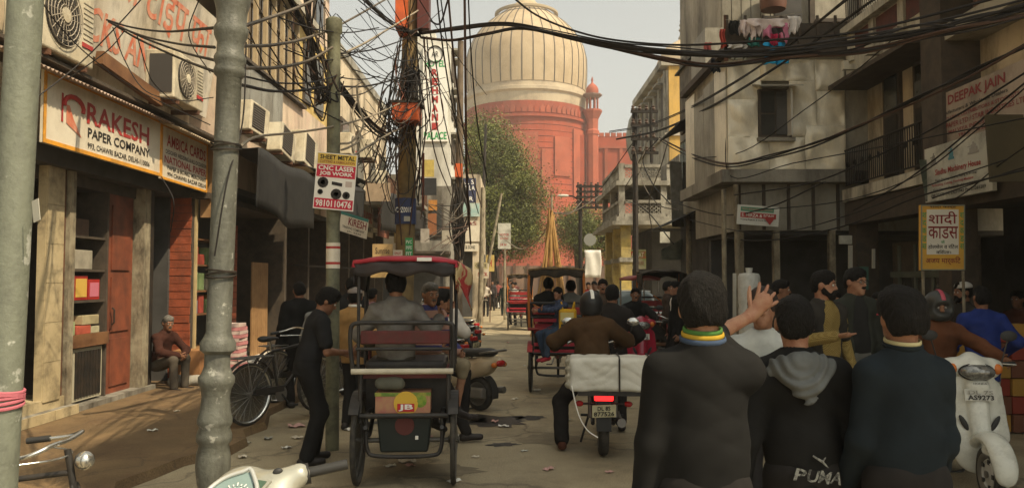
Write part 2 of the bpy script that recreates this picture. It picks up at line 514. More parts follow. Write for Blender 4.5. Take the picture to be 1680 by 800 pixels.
wall_part(kz, 'base_step', (-6.3, 12.98, .085), (-4.95, 17.3, .17), white_pl)

# air conditioners, hoarding etc come with the signs.  Left: second building (window band)
tL2 = thing('window_band_building', 'cream building with long wooden window band behind the second lamp post', 'building', (-7, 17.5, 0))
XB = -5.05
wall_part(tL2, 'wall', (-9, 13.45, 3.4), (XB, 21.6, 5.85), pink_pl)
wall_part(tL2, 'upper_wall', (-9, 13.45, 7.9), (XB, 21.6, 12), pink_pl)
wall_part(tL2, 'end_wall', (-9, 18.4, 5.85), (XB, 21.6, 7.9), yellow_pl)
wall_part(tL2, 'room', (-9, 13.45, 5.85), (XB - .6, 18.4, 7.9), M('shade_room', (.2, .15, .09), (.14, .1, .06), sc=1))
wall_part(tL2, 'cornice', (XB, 13.45, 7.82), (XB + .28, 19.6, 7.98), beige_pl)
wall_part(tL2, 'cornice', (XB, 13.45, 9.6), (XB + .2, 21.6, 9.75), beige_pl)
wpost = M('window_post', (.42, .33, .2), (.32, .24, .14), sc=3)
for k in range(9):
    y = 13.5 + .6 * k
    wall_part(tL2, 'window_post', (XB - .02, y, 5.85), (XB + .06, y + .1, 7.82), wpost)
    w = wall_part(tL2, 'window', (XB - .1, y + .1, 5.95), (XB - .07, y + .6, 7.75), M('brown_pane', (.11, .075, .04), (.2, .14, .07), sc=1.3, rough=.2, spec=.5))
    wall_part(w, 'rail', (XB - .07, y + .1, 7.1), (XB - .03, y + .6, 7.16), dark_wood)
wall_part(tL2, 'sill', (XB - .02, 13.45, 5.8), (XB + .12, 18.9, 5.86), dark_wood)
for k in range(5):
    MB().slab((XB + .05, 13.5 + .72 * k, 4.45), (0, .7, 0), (.02, 0, 1.3), (-.02, 0, 0)).build('tin_sheet', tin, tL2)
for y0, y1, z0, z1 in ((19.9, 20.8, 8.2, 9.4), (20.0, 20.9, 6.0, 7.4), (18.9, 19.6, 6.0, 7.5)):
    w = wall_part(tL2, 'window', (XB, y0, z0), (XB + .04, y1, z1), dark_wood)
    wall_part(w, 'pane', (XB + .04, y0 + .08, z0 + .08), (XB + .05, y1 - .08, z1 - .08), glass)
wall_part(tL2, 'shop_back', (-7.2, 17.5, 0), (-7.1, 21.6, 3.4), dark_in)
wall_part(tL2, 'shop_ceiling', (-9, 13.45, 3.3), (XB, 21.6, 3.4), dark_in)
for y in (17.6, 19.6, 21.5): wall_part(tL2, 'pier', (-7.1, y, 0), (XB, y + .15, 3.4), dark_wood)  # piers coloured dark to stand for the shade inside the shops
op = wall_part(tL2, 'orange_panel', (-6.3, 17.75, .1), (-6.22, 19.5, 1.9), M('orange_panel', (.5, .22, .06), (.4, .17, .05), sc=2))
wall_part(op, 'red_band', (-6.22, 17.76, 1.0), (-6.2, 19.49, 1.45), M('red_band', (.42, .08, .03), rough=.6))
wall_part(op, 'ledge', (-6.22, 17.76, .8), (-6.0, 19.49, .86), white_pl)

# third building: long cream wall with sloping roof line
tL3 = thing('stained_wall_building', 'low cream building with rain stained parapet behind the tangle of cables', 'building', (-7, 27, 0))
wall_part(tL3, 'wall', (-9, 21.65, 3.6), (-4.95, 31, 8.2), cream)
wall_part(tL3, 'parapet', (-9, 21.65, 8.2), (-4.88, 31, 8.45), grey_pl)
wall_part(tL3, 'shop_back', (-7, 21.65, 0), (-6.9, 31, 3.6), dark_in)
wall_part(tL3, 'ledge', (-7, 21.65, 3.4), (-4.5, 31, 3.6), grey_pl)
for y in (21.9, 24.2, 26.6, 28.8, 30.6): wall_part(tL3, 'pier', (-6.9, y, 0), (-5.0, y + .2, 3.4), dark_wood)  # dark pier colour stands in for shade in these shops too
for y in (22.6, 24.9, 27.2, 29.3):
    w = wall_part(tL3, 'window', (-4.95, y, 4.6), (-4.9, y + 1.1, 6.4), dark_wood)
    wall_part(w, 'pane', (-4.9, y + .1, 4.7), (-4.885, y + 1, 6.3), glass)
    wall_part(w, 'sill', (-4.95, y - .1, 4.5), (-4.75, y + 1.2, 4.58), grey_pl)

# hotel tower and corner shops at the narrow end of the street
tH = thing('hotel_tower', 'narrow white hotel building carrying the tall vertical hotel sign', 'building', (-4.5, 33, 0))
wall_part(tH, 'wall', (-4.1, 31.2, 0), (-2.45, 34.2, 11.2), white_pl)
wall_part(tH, 'lower_wall', (-4.13, 31.17, 0), (-2.42, 34.23, 5.4), grey_pl)
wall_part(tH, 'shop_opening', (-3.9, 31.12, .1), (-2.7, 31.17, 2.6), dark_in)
wall_part(tH, 'shop_shade', (-4.2, 30.2, 2.7), (-2.4, 31.17, 2.8), dark_wood)
for x in (-3.9, -3.2):
    w = wall_part(tH, 'window', (x, 31.1, 3.4), (x + .5, 31.17, 4.7), dark_wood)
    wall_part(w, 'pane', (x + .06, 31.08, 3.5), (x + .44, 31.1, 4.6), glass)
wall_part(tH, 'roof_tank', (-4.0, 32.4, 11.2), (-3.2, 33.2, 12.0), white_pl)
for z in (4.6, 6.4, 8.2, 9.8):
    for y in (31.6, 33.0):
        w = wall_part(tH, 'window', (-2.45, y, z), (-2.4, y + .8, z + 1.1), dark_wood)
        wall_part(w, 'sunshade', (-2.45, y - .1, z + 1.12), (-2.1, y + .9, z + 1.2), grey_pl)
tC = thing('corner_shop', 'cream corner shop stacked with signboards at the narrow end of the street', 'building', (-3.5, 37, 0))
wall_part(tC, 'wall', (-7.5, 35.2, 3.0), (-1.42, 42, 6.4), cream)
wall_part(tC, 'shop_inside', (-7.5, 36.5, 0), (-1.42, 42, 3.0), dark_in)
wall_part(tC, 'pier', (-1.75, 35.2, 0), (-1.42, 35.5, 3.0), cream)
wall_part(tC, 'pier', (-4.6, 35.2, 0), (-4.3, 35.5, 3.0), cream)
wall_part(tC, 'balcony_box', (-4.4, 34.6, 4.4), (-3.2, 35.2, 5.6), M('yellow_box', (.5, .36, .1), (.4, .28, .1), sc=2))
# tree-side low buildings left of the street end
tD = thing('far_house', 'small weathered house behind the corner shop, under the big tree', 'building', (-3.5, 48, 0))
wall_part(tD, 'wall', (-9, 43, 0), (-1.6, 52, 4.2), beige_pl)
for y in (44, 46.5, 49): wall_part(tD, 'window', (-1.6, y, 1.0), (-1.55, y + 1.3, 2.8), dark_wood)

# far boundary wall across the street end
tW = thing('boundary_wall', 'brown boundary wall below the mosque at the end of the street', 'wall', (5, 75, 0))
wall_part(tW, 'wall_base', (-30, 74.7, 0), (40, 75.2, 3.0), M('brown_wall', (.2, .13, .09), (.14, .09, .065), sc=.6, dirt=.5, dsc=.5))
for k in range(24): wall_part(tW, 'pilaster', (-9 + 1.3 * k, 74.5, 0), (-8.75 + 1.3 * k, 74.7, 3.2), rust)

# ================================================================== right: signboard building with balcony
tR1 = thing('balcony_building', 'weathered building with iron balcony, maroon parapet panels and painted signboards', 'building', (8, 9, 0))
XR = 5.6
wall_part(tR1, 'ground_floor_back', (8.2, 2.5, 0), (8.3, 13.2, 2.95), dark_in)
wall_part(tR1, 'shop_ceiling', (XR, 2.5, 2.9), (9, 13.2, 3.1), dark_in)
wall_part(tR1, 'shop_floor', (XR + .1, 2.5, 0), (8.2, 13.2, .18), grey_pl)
for y in (2.5, 5.0, 7.6, 10.1, 12.85): wall_part(tR1, 'pier', (XR, y, 0), (XR + .35, y + .3, 2.9), dark_wood)
wall_part(tR1, 'wall', (XR + .35, 2.5, 3.1), (9, 13.15, 5.4), cream)
wall_part(tR1, 'upper_room', (XR + .9, 2.5, 5.4), (9, 13.15, 7.6), yellow_pl)
wall_part(tR1, 'added_storeys', (XR + 1.1, -1, 7.6), (10, 10.6, 17.2), beige_pl)  # storeys out of view, added and sized to keep the road in shade
# lower balcony
wall_part(tR1, 'balcony_slab', (XR - .1, 10.55, 3.0), (XR + .35, 13.15, 3.2), band_pl)
for y0, y1, z0, z1 in ((11.0, 11.55, 3.2, 4.9), (11.95, 12.5, 3.2, 4.95)):
    w = wall_part(tR1, 'balcony_door', (XR + .3, y0, z0), (XR + .36, y1, z1), dark_wood)
    wall_part(w, 'panel', (XR + .285, y0 + .08, z0 + .1), (XR + .3, y1 - .08, z1 - .7), iron)
    wall_part(w, 'pane', (XR + .285, y0 + .08, z1 - .6), (XR + .3, y1 - .08, z1 - .08), glass)
rl = MB().tube([(XR - .06, 10.6, 3.85), (XR - .06, 13.1, 3.85)], .018, 6).tube([(XR - .06, 10.6, 3.27), (XR - .06, 13.1, 3.27)], .014, 6).build('railing', iron, tR1)
bar = MB().box((0, 0, 0), (.014, .014, .58))
me = bar.mesh('bar')
me.materials.append(iron)
for k in range(38):
    o = bpy.data.objects.new('bar', me); COL.objects.link(o); o.parent = rl
    OFFv = OFF[rl.name]; o.location = V((XR - .06, 10.63 + .066 * k, 3.56)) - OFFv
for k in range(9):
    MB().lathe([(.05, -.006), (.05, .006), (.035, .006), (.035, -.006)], (XR - .075, 10.8 + .27 * k, 3.6), 10, ax=(1, 0, 0)).build('ornament', iron, rl)
# parapet band above with maroon panels
wall_part(tR1, 'parapet', (XR, 10.55, 4.95), (XR + .35, 13.15, 5.75), band_pl)
wall_part(tR1, 'ledge', (XR - .14, 10.5, 5.75), (XR + .35, 13.15, 5.87), band_pl)
wall_part(tR1, 'soffit', (XR - .3, 10.5, 4.88), (XR + .35, 13.15, 4.95), dark_wood)
for y0, y1 in ((10.6, 11.08), (11.28, 12.0), (12.2, 12.75)):
    wall_part(tR1, 'maroon_panel', (XR - .012, y0, 5.38), (XR, y1, 5.72), maroon)
for y in (11.1, 12.02, 12.8): wall_part(tR1, 'pilaster', (XR - .05, y, 5.3), (XR, y + .16, 5.75), band_pl)
for y in (10.95, 11.85, 12.7):
    wall_part(tR1, 'spout', (XR - .22, y, 5.12), (XR, y + .1, 5.2), band_pl); wall_part(tR1, 'spout_lip', (XR - .22, y, 5.2), (XR - .14, y + .1, 5.26), band_pl)
rl2 = MB().tube([(XR - .02, 10.55, 6.55), (XR - .02, 13.1, 6.55)], .02, 6).tube([(XR - .02, 10.55, 5.92), (XR - .02, 13.1, 5.92)], .014, 6).build('roof_railing', iron, tR1)
for k in range(36):
    o = bpy.data.objects.new('bar', me); COL.objects.link(o); o.parent = rl2
    o.location = V((XR - .02, 10.6 + .07 * k, 6.24)) - OFF[rl2.name]; o.scale = (1, 1, 1.08)
# brown pillar, upper verandah and black roof awning
wall_part(tR1, 'brown_pillar', (XR - .15, 9.95, 3.1), (XR + .35, 10.45, 6.6), dark_wood)
wall_part(tR1, 'verandah_floor', (XR - .1, 2.5, 4.75), (XR + .9, 10.5, 4.95), beige_pl)
for k in range(9): wall_part(tR1, 'verandah_post', (XR, 3.0 + .8 * k, 4.95), (XR + .07, 3.08 + .8 * k, 6.8), rust)
MB().tube([(XR + .03, 3, 5.65), (XR + .03, 9.9, 5.65)], .02, 6).build('verandah_rail', rust, tR1)
aw = MB()
def awf(u, v): return V((XR - .9 + 1.9 * v, 2.5 + 8.4 * u, 6.0 + 1.3 * v + .035 * math.sin(u * 8.4 * 40)))
aw.grid(awf, 160, 3); aw.build('roof_awning', black_cloth, tR1, solid=.02)
wall_part(tR1, 'shop_fascia', (XR - .06, 2.5, 2.62), (XR + .3, 13.15, 2.98), dark_wood)
# green-grey shop windows in the dark ground floor
sw = wall_part(tR1, 'shop_window', (XR + .5, 10.4, .3), (XR + .56, 12.7, 2.3), dark_wood)
grn = M('dull_green_frame', (.12, .13, .1), (.09, .1, .075), sc=4)
for k in range(5): wall_part(sw, 'mullion', (XR + .47, 10.42 + .5 * k, .9), (XR + .5, 10.48 + .5 * k, 2.25), grn)
wall_part(sw, 'transom', (XR + .46, 10.4, 1.75), (XR + .47, 12.7, 1.84), grn)
for k in range(4): wall_part(sw, 'pane', (XR + .485, 10.5 + .5 * k, .92), (XR + .49, 10.88 + .5 * k, 1.74), glass)

# ================================================================== right: corner house clad in metal sheets
tR2 = thing('metal_clad_house', 'corner house with upper floor clad in crumpled metal sheets and one small window', 'building', (5.5, 15.4, 0))
X2, Y2 = 3.62, 13.25
wall_part(tR2, 'wall', (X2 + .03, Y2 + .03, 3.55), (9, 16.45, 5.5), beige_pl)
wall_part(tR2, 'ledge', (X2 - .12, Y2 - .12, 3.34), (XR + .1, 16.45, 3.55), grey_pl)
wall_part(tR2, 'lower_band', (X2 + .2, Y2 + .2, 2.55), (9, 16.45, 3.34), sheet_d)
for k in range(5): wall_part(tR2, 'band_batten', (X2 + .22 + .42 * k, Y2 + .17, 2.56), (X2 + .27 + .42 * k, Y2 + .2, 3.33), dark_wood)
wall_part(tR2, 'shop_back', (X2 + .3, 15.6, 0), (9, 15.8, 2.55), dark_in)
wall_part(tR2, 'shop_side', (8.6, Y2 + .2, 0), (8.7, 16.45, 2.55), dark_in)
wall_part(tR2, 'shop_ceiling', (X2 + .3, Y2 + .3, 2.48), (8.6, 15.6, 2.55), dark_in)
for x in (X2 + .22, 4.45, 5.4): wall_part(tR2, 'post', (x, Y2 + .2, 0), (x + .1, Y2 + .32, 2.55), weathered)
MB().tube([(3.75, Y2 - .05, 0), (3.76, Y2 - .05, 1.6), (3.74, Y2 - .06, 3.3)], .045, 8).build('drain_pipe', weathered, tR2)
def crumple(x0, x1, z0, z1, seed, amp=.035):
    rr = random.Random(seed); ph = [rr.uniform(0, 6) for _ in range(8)]
    def fn(u, v):
        x, z = x0 + (x1 - x0) * u, z0 + (z1 - z0) * v
        e = min(u, 1 - u, v, 1 - v) * 6; e = min(1, e)
        d = amp * e * (math.sin(3.1 * x + 4.2 * z + ph[0]) + .6 * math.sin(7 * x - 5 * z + ph[1]) + .5 * abs(math.sin(4 * x + 9 * z + ph[2])) + .35 * math.sin(17 * x + 6 * z + ph[3]))
        return V((x, Y2 - .01 - .02 * rr.random() * 0 - d - amp, z))
    return MB().grid(fn, 22, 22)
spec_ = [(3.62, 4.32, 3.55, 4.12), (4.3, 4.92, 3.55, 4.1), (4.9, 5.6, 3.55, 4.3), (3.62, 4.14, 4.1, 4.75), (3.62, 4.2, 4.73, 5.42), (4.18, 4.62, 5.05, 5.42),
         (4.6, 5.1, 5.05, 5.42), (4.66, 5.12, 4.1, 5.06), (5.1, 5.6, 4.28, 4.9), (5.1, 5.6, 4.88, 5.42)]
for i, (a, b, c, d) in enumerate(spec_):
    crumple(a, b, c, d, i).build('metal_sheet', sheet_m, tR2, smooth=True, solid=.006)
w = MB().bb((4.13, Y2 - .1, 4.08), (4.68, Y2 + .02, 4.9)).build('window', dark_wood, tR2)
wall_part(w, 'opening', (4.42, Y2 - .115, 4.13), (4.62, Y2 - .1, 4.86), dark_in)
wall_part(w, 'pane', (4.17, Y2 - .113, 4.5), (4.39, Y2 - .1, 4.86), glass)
wall_part(w, 'pane', (4.17, Y2 - .113, 4.13), (4.39, Y2 - .1, 4.47), glass)
wall_part(w, 'shutter', (4.6, Y2 - .3, 4.1), (4.63, Y2 - .1, 4.88), M('pale_shutter', (.5, .48, .42), rough=.6))
MB().slab((4.05, Y2 - .42, 4.88), (.72, 0, 0), (0, .4, .1), (0, 0, .02)).build('window_hood', sheet_d, w)
wall_part(w, 'sill', (4.1, Y2 - .16, 4.02), (4.72, Y2 - .01, 4.08), grey_pl)
# street side of the same house: tall sheets
for k in range(4):
    MB().slab((X2, Y2 + .05 + .78 * k, 3.56), (0, .76, 0), (0, 0, 1.85 - .1 * (k % 3)), (.02, 0, 0)).build('side_sheet', sheet_d if k % 3 else sheet_m, tR2)
wall_part(tR2, 'terrace_floor', (X2 - .1, Y2 - .25, 5.5), (9, 16.45, 5.62), dark_wood)
wall_part(tR2, 'terrace_rail', (X2 - .06, Y2 - .22, 5.62), (5.65, Y2 - .18, 5.98), M('tarry_boards', (.05, .042, .034), (.085, .068, .05), sc=5, bump=.3))
for k in range(7): wall_part(tR2, 'rail_post', (X2 - .06 + .3 * k, Y2 - .26, 5.62), (X2 - .02 + .3 * k, Y2 - .221, 6.1), dark_wood)
# upper set-back storey
wall_part(tR2, 'upper_wall', (4.3, 16.1, 5.62), (9, 20, 10.5), beige_pl)
wall_part(tR2, 'lean_to', (3.75, 15.2, 5.62), (4.28, 16.4, 6.6), sheet_d)
for k in range(7): wall_part(tR2, 'upper_board', (4.32 + .2 * k, 16.06, 5.7), (4.5 + .2 * k, 16.1, 10.2), M('grey_board', (.34, .32, .26), (.25, .23, .18), sc=3, dirt=.5, streak=4))
wall_part(tR2, 'upper_pipe', (6.1, 15.98, 5.7), (6.2, 16.08, 10), dark_wood)
wall_part(tR2, 'upper_pipe', (7.1, 15.98, 5.7), (7.16, 16.08, 10), dark_wood)
wall_part(tR2, 'upper_ledge', (6.2, 15.9, 6.95), (9, 16.08, 7.02), dark_wood)
wall_part(tR2, 'dark_recess', (5.4, 16.04, 6.6), (5.95, 16.095, 7.6), dark_in)
tk = wall_part(tR2, 'tank_stand', (4.95, 15.4, 6.85), (5.55, 16.0, 6.9), iron)
for x in (4.97, 5.5):
    MB().beam((x, 15.45, 6.9), (x, 15.95, 6.2), .03, .03).build('brace', iron, tk)
    MB().beam((x, 15.45, 6.2), (x, 15.95, 6.9), .03, .03).build('brace', iron, tk)
MB().lathe([(.24, 0), (.26, .1), (.26, .5), (.2, .6), (.08, .64)], (5.25, 15.7, 7.12), 16).build('water_tank', M('brown_tank', (.13, .06, .04), rough=.5), tR2, smooth=True)

# ================================================================== right: dark timber house
tR3 = thing('timber_house', 'dark timber house with sagging tin eaves beside the metal clad house', 'building', (5.5, 18, 0))
X3 = 4.12
wall_part(tR3, 'wall', (X3, 16.5, 0), (9, 19.3, 6.1), sheet_d)
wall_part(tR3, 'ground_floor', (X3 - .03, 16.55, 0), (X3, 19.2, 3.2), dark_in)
for k in range(6):
    wall_part(tR3, 'timber_board', (X3 - .05, 16.55 + .42 * k, 5.2), (X3, 16.94 + .42 * k, 7.0), M('grey_timber', (.2, .18, .14), (.12, .105, .085), sc=4, dirt=.5, streak=5))
wall_part(tR3, 'upper_room', (X3, 16.5, 6.1), (9, 19.3, 7.0), grey_pl)
for y in (16.8, 18.1):
    w = wall_part(tR3, 'window', (X3 - .06, y, 3.7), (X3 - .01, y + .9, 5.0), dark_wood)
    wall_part(w, 'pane', (X3 - .08, y + .06, 3.76), (X3 - .06, y + .42, 4.94), glass)
    wall_part(w, 'pane', (X3 - .08, y + .48, 3.76), (X3 - .06, y + .84, 4.94), glass)
MB().slab((X3 - .6, 16.55, 5.0), (0, 2.2, 0), (.65, 0, .3), (0, 0, .03)).build('tin_eave', black_cloth, tR3)
MB().slab((X3 - .12, 16.55, 6.7), (0, 2.75, 0), (5, 0, .5), (0, 0, .04)).build('tin_roof', M('dark_green_roof', (.12, .125, .1), (.09, .09, .07), sc=3), tR3)
MB().slab((X3 - .75, 16.9, 2.9), (0, 2.2, 0), (.75, 0, .35), (0, 0, .02)).build('shop_eave', black_cloth, tR3)
MB().slab((X3 - .35, 18.6, 2.95), (.3, .1, 0), (-.05, 0, 1.55), (0, .03, 0)).build('hanging_cloth', M('grey_rag', (.3, .29, .25), (.2, .19, .16), sc=6, bump=.4), tR3)

# ================================================================== right: two storey house with lattice balconies
tR4 = thing('lattice_balcony_house', 'old grey two storey house with lattice balconies and yellow columns on the corner', 'building', (6, 29.5, 0))
A = (3.62, 26.4); XE, YE = 8.5, 32.5
ystone = M('yellowed_column', (.5, .38, .12), (.36, .29, .13), sc=3, dirt=.6, dsc=2.5)
gstone = M('old_grey_stone', (.38, .36, .3), (.27, .25, .2), sc=1.4, dirt=.8, dsc=1.2, streak=2.5, bump=.3)
for z in (3.66, 4.85): wall_part(tR4, 'floor_slab', (A[0] - .15, A[1] - .15, z), (XE, YE, z + .15), gstone)
wall_part(tR4, 'eave_ledge', (A[0] - .3, A[1] - .3, 3.52), (XE, YE, 3.65), gstone)
wall_part(tR4, 'back_wall', (A[0] + 1.3, A[1] + 1.5, 0), (XE, YE, 3.5), dark_in)
wall_part(tR4, 'room_wall', (A[0] + 1.55, A[1] + .4, 3.81), (XE, YE, 4.85), grey_pl)
wall_part(tR4, 'upper_room', (A[0] + 2.1, A[1] + .6, 5.0), (XE, YE, 6.0), grey_pl)
for x, y in ((A[0], A[1]), (A[0], A[1] + 2.0), (A[0], A[1] + 4.2)):
    wall_part(tR4, 'column', (x, y, 0), (x + .38, y + .38, 2.3), ystone)
    wall_part(tR4, 'capital', (x - .04, y - .04, 2.3), (x + .42, y + .42, 2.45), gstone)
    wall_part(tR4, 'column', (x + .03, y + .03, 2.45), (x + .35, y + .35, 3.52), ystone)
wall_part(tR4, 'column', (A[0] + 4.2, A[1], 0), (A[0] + 4.6, A[1] + .38, 3.52), gstone)
for z0, zt in ((3.81, 4.85), (5.0, 6.0)):
    for x, y in ((A[0] - .05, A[1] - .05), (A[0] + 1.35, A[1] - .05), (A[0] - .05, A[1] + 2.2), (A[0] - .05, A[1] + 4.6)):
        if z0 > 4.9 and x > A[0]: continue
        wall_part(tR4, 'balcony_post', (x, y, z0), (x + .2, y + .2, zt if z0 < 4.9 else z0 + .6), gstone)
    for (x0, y0, x1, y1) in ((A[0] + .15, A[1] - .02, A[0] + 1.35, A[1] - .02), (A[0] - .02, A[1] + .15, A[0] - .02, A[1] + 2.2), (A[0] - .02, A[1] + 2.4, A[0] - .02, A[1] + 4.6), (A[0] + 1.55, A[1] - .02, A[0] + 4.6, A[1] - .02)):
        d = V((x1 - x0, y1 - y0, 0)); L = d.length; d.normalize(); n = V((-d.y, d.x, 0))
        lat = MB().beam((x0, y0, z0 + .5), (x1, y1, z0 + .5), .12, .1).beam((x0, y0, z0 + .05), (x1, y1, z0 + .05), .12, .1)
        if L < 2.6:
            k = int(L / .15)
            for i in range(k):
                a0 = V((x0, y0, 0)) + d * (L * i / k); a1 = V((x0, y0, 0)) + d * (L * (i + 1) / k)
                for q in range(3):
                    za, zb = z0 + .09 + .12 * q, z0 + .21 + .12 * q
                    lat.beam(a0 + V((0, 0, za)), a1 + V((0, 0, zb)), .03, .025)
                    lat.beam(a0 + V((0, 0, zb)), a1 + V((0, 0, za)), .03, .025)
        else:
            lat.beam((x0, y0, z0 + .27), (x1, y1, z0 + .27), .06, .4)
        lat.build('balustrade', gstone, tR4)

# yellow house beyond
tY = thing('yellow_house', 'tall yellow washed house with shuttered side above the lattice balcony house', 'building', (10, 44, 0))
wall_part(tY, 'wall', (8.0, 40, 0), (11, 49.5, 12.6), M('ochre_wash', (.55, .34, .08), (.5, .32, .1), sc=.7, dirt=.5, dsc=.7, streak=3))
wall_part(tY, 'side_wall', (7.9, 40.1, 0), (8.0, 49.5, 12.4), beige_pl)
wall_part(tY, 'cornice', (7.6, 39.9, 12.6), (11, 49.6, 12.95), beige_pl)
wall_part(tY, 'string_course', (7.75, 39.9, 9.0), (11, 49.5, 9.15), beige_pl)
for k in range(6):
    w = wall_part(tY, 'window', (7.86, 40.7 + 1.5 * k, 9.7), (7.9, 41.5 + 1.5 * k, 11.7), dark_wood)
    wall_part(w, 'hood', (7.45, 40.55 + 1.5 * k, 11.75), (7.9, 41.65 + 1.5 * k, 11.85), grey_pl)
    wall_part(tY, 'pilaster', (7.78, 40.2 + 1.5 * k, 9.2), (7.9, 40.45 + 1.5 * k, 12.4), gstone)
MB().lathe([(1.9, 0), (2.15, .8), (2.2, 1.6), (2.0, 2.6), (1.5, 3.5), (.8, 4.1), (.2, 4.4), (.05, 4.9)], (9.7, 51.8, 9.6), 24).build('roof_dome', gstone, tY, smooth=True)
wall_part(tY, 'rear_block', (8.2, 49.5, 0), (12, 54, 9.6), gstone)

# ================================================================== mosque
tMq = thing('mosque', 'red sandstone mosque with great cream dome ribbed with dark stripes', 'mosque', (3, 130, 0))
DY = 130.0; s = DY / F
MC = P(864, 458, DY); mx = MC.x
def mz(py): return P(864, py, DY).z
rd = 100 * s
zb = mz(188)
MB().lathe([(rd * 1.01, 0), (rd * 1.01, mz(212)), (rd * 1.05, mz(211)), (rd * 1.05, mz(207)), (rd * .99, mz(206)), (rd * .99, mz(186))], (mx, DY, 0), 48).build('drum', stone_red, tMq)
MB().lathe([(rd * .985, mz(186)), (rd * 1.0, mz(172)), (rd * 1.035, mz(169)), (rd * 1.035, mz(164)), (rd * .97, mz(162)), (rd * .97, mz(152))], (mx, DY, 0), 64).build('dome_band', dome_w, tMq, smooth=False)
dprof = []
for (r, y) in ((.978, 155), (.994, 138), (1.0, 116), (.995, 100), (.96, 85), (.89, 70), (.79, 56), (.66, 43), (.5, 31), (.37, 22), (.26, 14), (.17, 6), (.11, -2), (.07, -12)):
    dprof.append((rd * r, mz(y)))
dm = MB().lathe(dprof, (mx, DY, 0), 64).build('dome', dome_m, tMq, smooth=True)
for k in range(36):
    a = 2 * math.pi * (k + .5) / 36
    if math.sin(a) > .25: continue
    m = MB(); w = .06
    ca, sa = math.cos(a), math.sin(a)
    pts = [(V((mx + (r + .03) * ca, DY + (r + .03) * sa, z))) for r, z in dprof[:-3]]
    tv = V((-sa, ca, 0))
    for p, q in zip(pts, pts[1:]): m.quad(p - tv * w, p + tv * w, q + tv * w, q - tv * w)
    m.build('rib', dome_b, dm, solid=.06)
MB().tube([(mx + rd * .5 * math.cos(a), DY + rd * .5 * math.sin(a), mz(25)) for a in [2 * math.pi * i / 32 for i in range(32)]], .32, 6, closed=True).build('rope_ring', M('rope_ring', (.34, .27, .17), rough=.9), dm)
MB().lathe([(rd * .09, mz(-10)), (rd * .13, mz(-16)), (.3, mz(-22)), (.6, mz(-28)), (.1, mz(-40))], (mx, DY, 0), 16).build('finial', M('brass_finial', (.4, .3, .12), rough=.4, metal=.6), tMq, smooth=True)
# blind arches of the parapet
for k in range(34):
    a = math.pi + math.pi * (k + .5) / 34
    ca, sa = math.cos(a), math.sin(a); R_ = rd * .99 + .02
    tv = V((-sa, ca, 0)); c = V((mx + R_ * ca, DY + R_ * sa, 0)); nv = V((ca, sa, 0))
    hw, z0, z1 = .36, mz(204), mz(193)
    poly = [c - tv * hw + V((0, 0, z0)), c + tv * hw + V((0, 0, z0)), c + tv * hw + V((0, 0, z1 - .4)), c + tv * .18 + V((0, 0, z1 - .05)), c + V((0, 0, z1 + .12)), c - tv * .18 + V((0, 0, z1 - .05)), c - tv * hw + V((0, 0, z1 - .4))]
    MB().prism(poly, nv * .12).build('merlon', stone_lt if k % 3 else stone_red, tMq)
for (pa, pb, ya, yb) in ((905, 930, 240, 300), (935, 952, 225, 330), (840, 880, 235, 320), (885, 900, 260, 345), (800, 830, 300, 350)):
    a = math.acos(max(-1, min(1, ((pa + pb) / 2 - 864) / 101)))
    ca, sa = math.cos(a), -math.sin(a); R_ = rd * 1.01 + .03
    c = V((mx + R_ * ca, DY + R_ * sa, 0)); tv = V((-sa, ca, 0)); hw = (pb - pa) * s / 2 / max(.3, abs(sa))
    MB().slab(c - tv * hw + V((0, 0, mz(yb))), tv * hw * 2, V((0, 0, mz(ya) - mz(yb))), V((ca, sa, 0)) * .12).build('wall_panel', stone_lt, tMq)
for py in range(222, 350, 9):
    MB().tube([(mx + (rd * 1.01 + .02) * math.cos(a), DY + (rd * 1.01 + .02) * math.sin(a), mz(py)) for a in [math.pi * (1 + i / 30) for i in range(31)]], .045, 4).build('stone_course', stone_lt if py % 2 else M('dark_joint', (.2, .06, .04)), tMq)
# facade block, corner turret with its kiosk, side wall
wall_part(tMq, 'facade_block', (mx - rd * .98, DY - 6, 0), (mx + rd * .9, DY + 5, mz(232)), stone_red)
tx, ty = P(973, 458, DY - 5).x, DY - 5
def tz(py): return P(973, py, DY - 5).z
tu = MB().lathe([(.95, 0), (.95, tz(222)), (1.1, tz(221)), (1.1, tz(215)), (.9, tz(213)), (.95, tz(196)), (1.45, tz(186)), (1.55, tz(184)), (1.55, tz(181)), (1.1, tz(180))], (tx, ty, 0), 8).build('turret', stone_lt, tMq)
for k in range(8):
    a = 2 * math.pi * (k + .5) / 8
    MB().tube([(tx + .9 * math.cos(a), ty + .9 * math.sin(a), tz(180)), (tx + .9 * math.cos(a), ty + .9 * math.sin(a), tz(160))], .12, 6).build('kiosk_column', stone_lt, tu)
MB().lathe([(1.0, tz(162)), (1.6, tz(157)), (1.6, tz(155.5)), (1.0, tz(154.5))], (tx, ty, 0), 8).build('kiosk_eave', M('eave_stone', (.22, .14, .11), rough=.9), tu)
MB().lathe([(.95, tz(155)), (1.03, tz(150)), (.95, tz(145)), (.6, tz(140)), (.2, tz(137)), (.12, tz(134)), (.2, tz(132)), (.04, tz(126))], (tx, ty, 0), 16).build('kiosk_dome', stone_lt, tu, smooth=True)
wall_part(tMq, 'side_wall', (tx + 1, DY - 4, 0), (tx + 22, DY - 3, tz(222)), stone_red)
for k in range(22): wall_part(tMq, 'parapet_merlon', (tx + 1.2 + .95 * k, DY - 4.05, tz(222)), (tx + 1.95 + .95 * k, DY - 3.6, tz(216)), stone_lt)
wall_part(tMq, 'string_course', (tx + 1, DY - 4.3, tz(242)), (tx + 22, DY - 4, tz(238)), stone_lt)
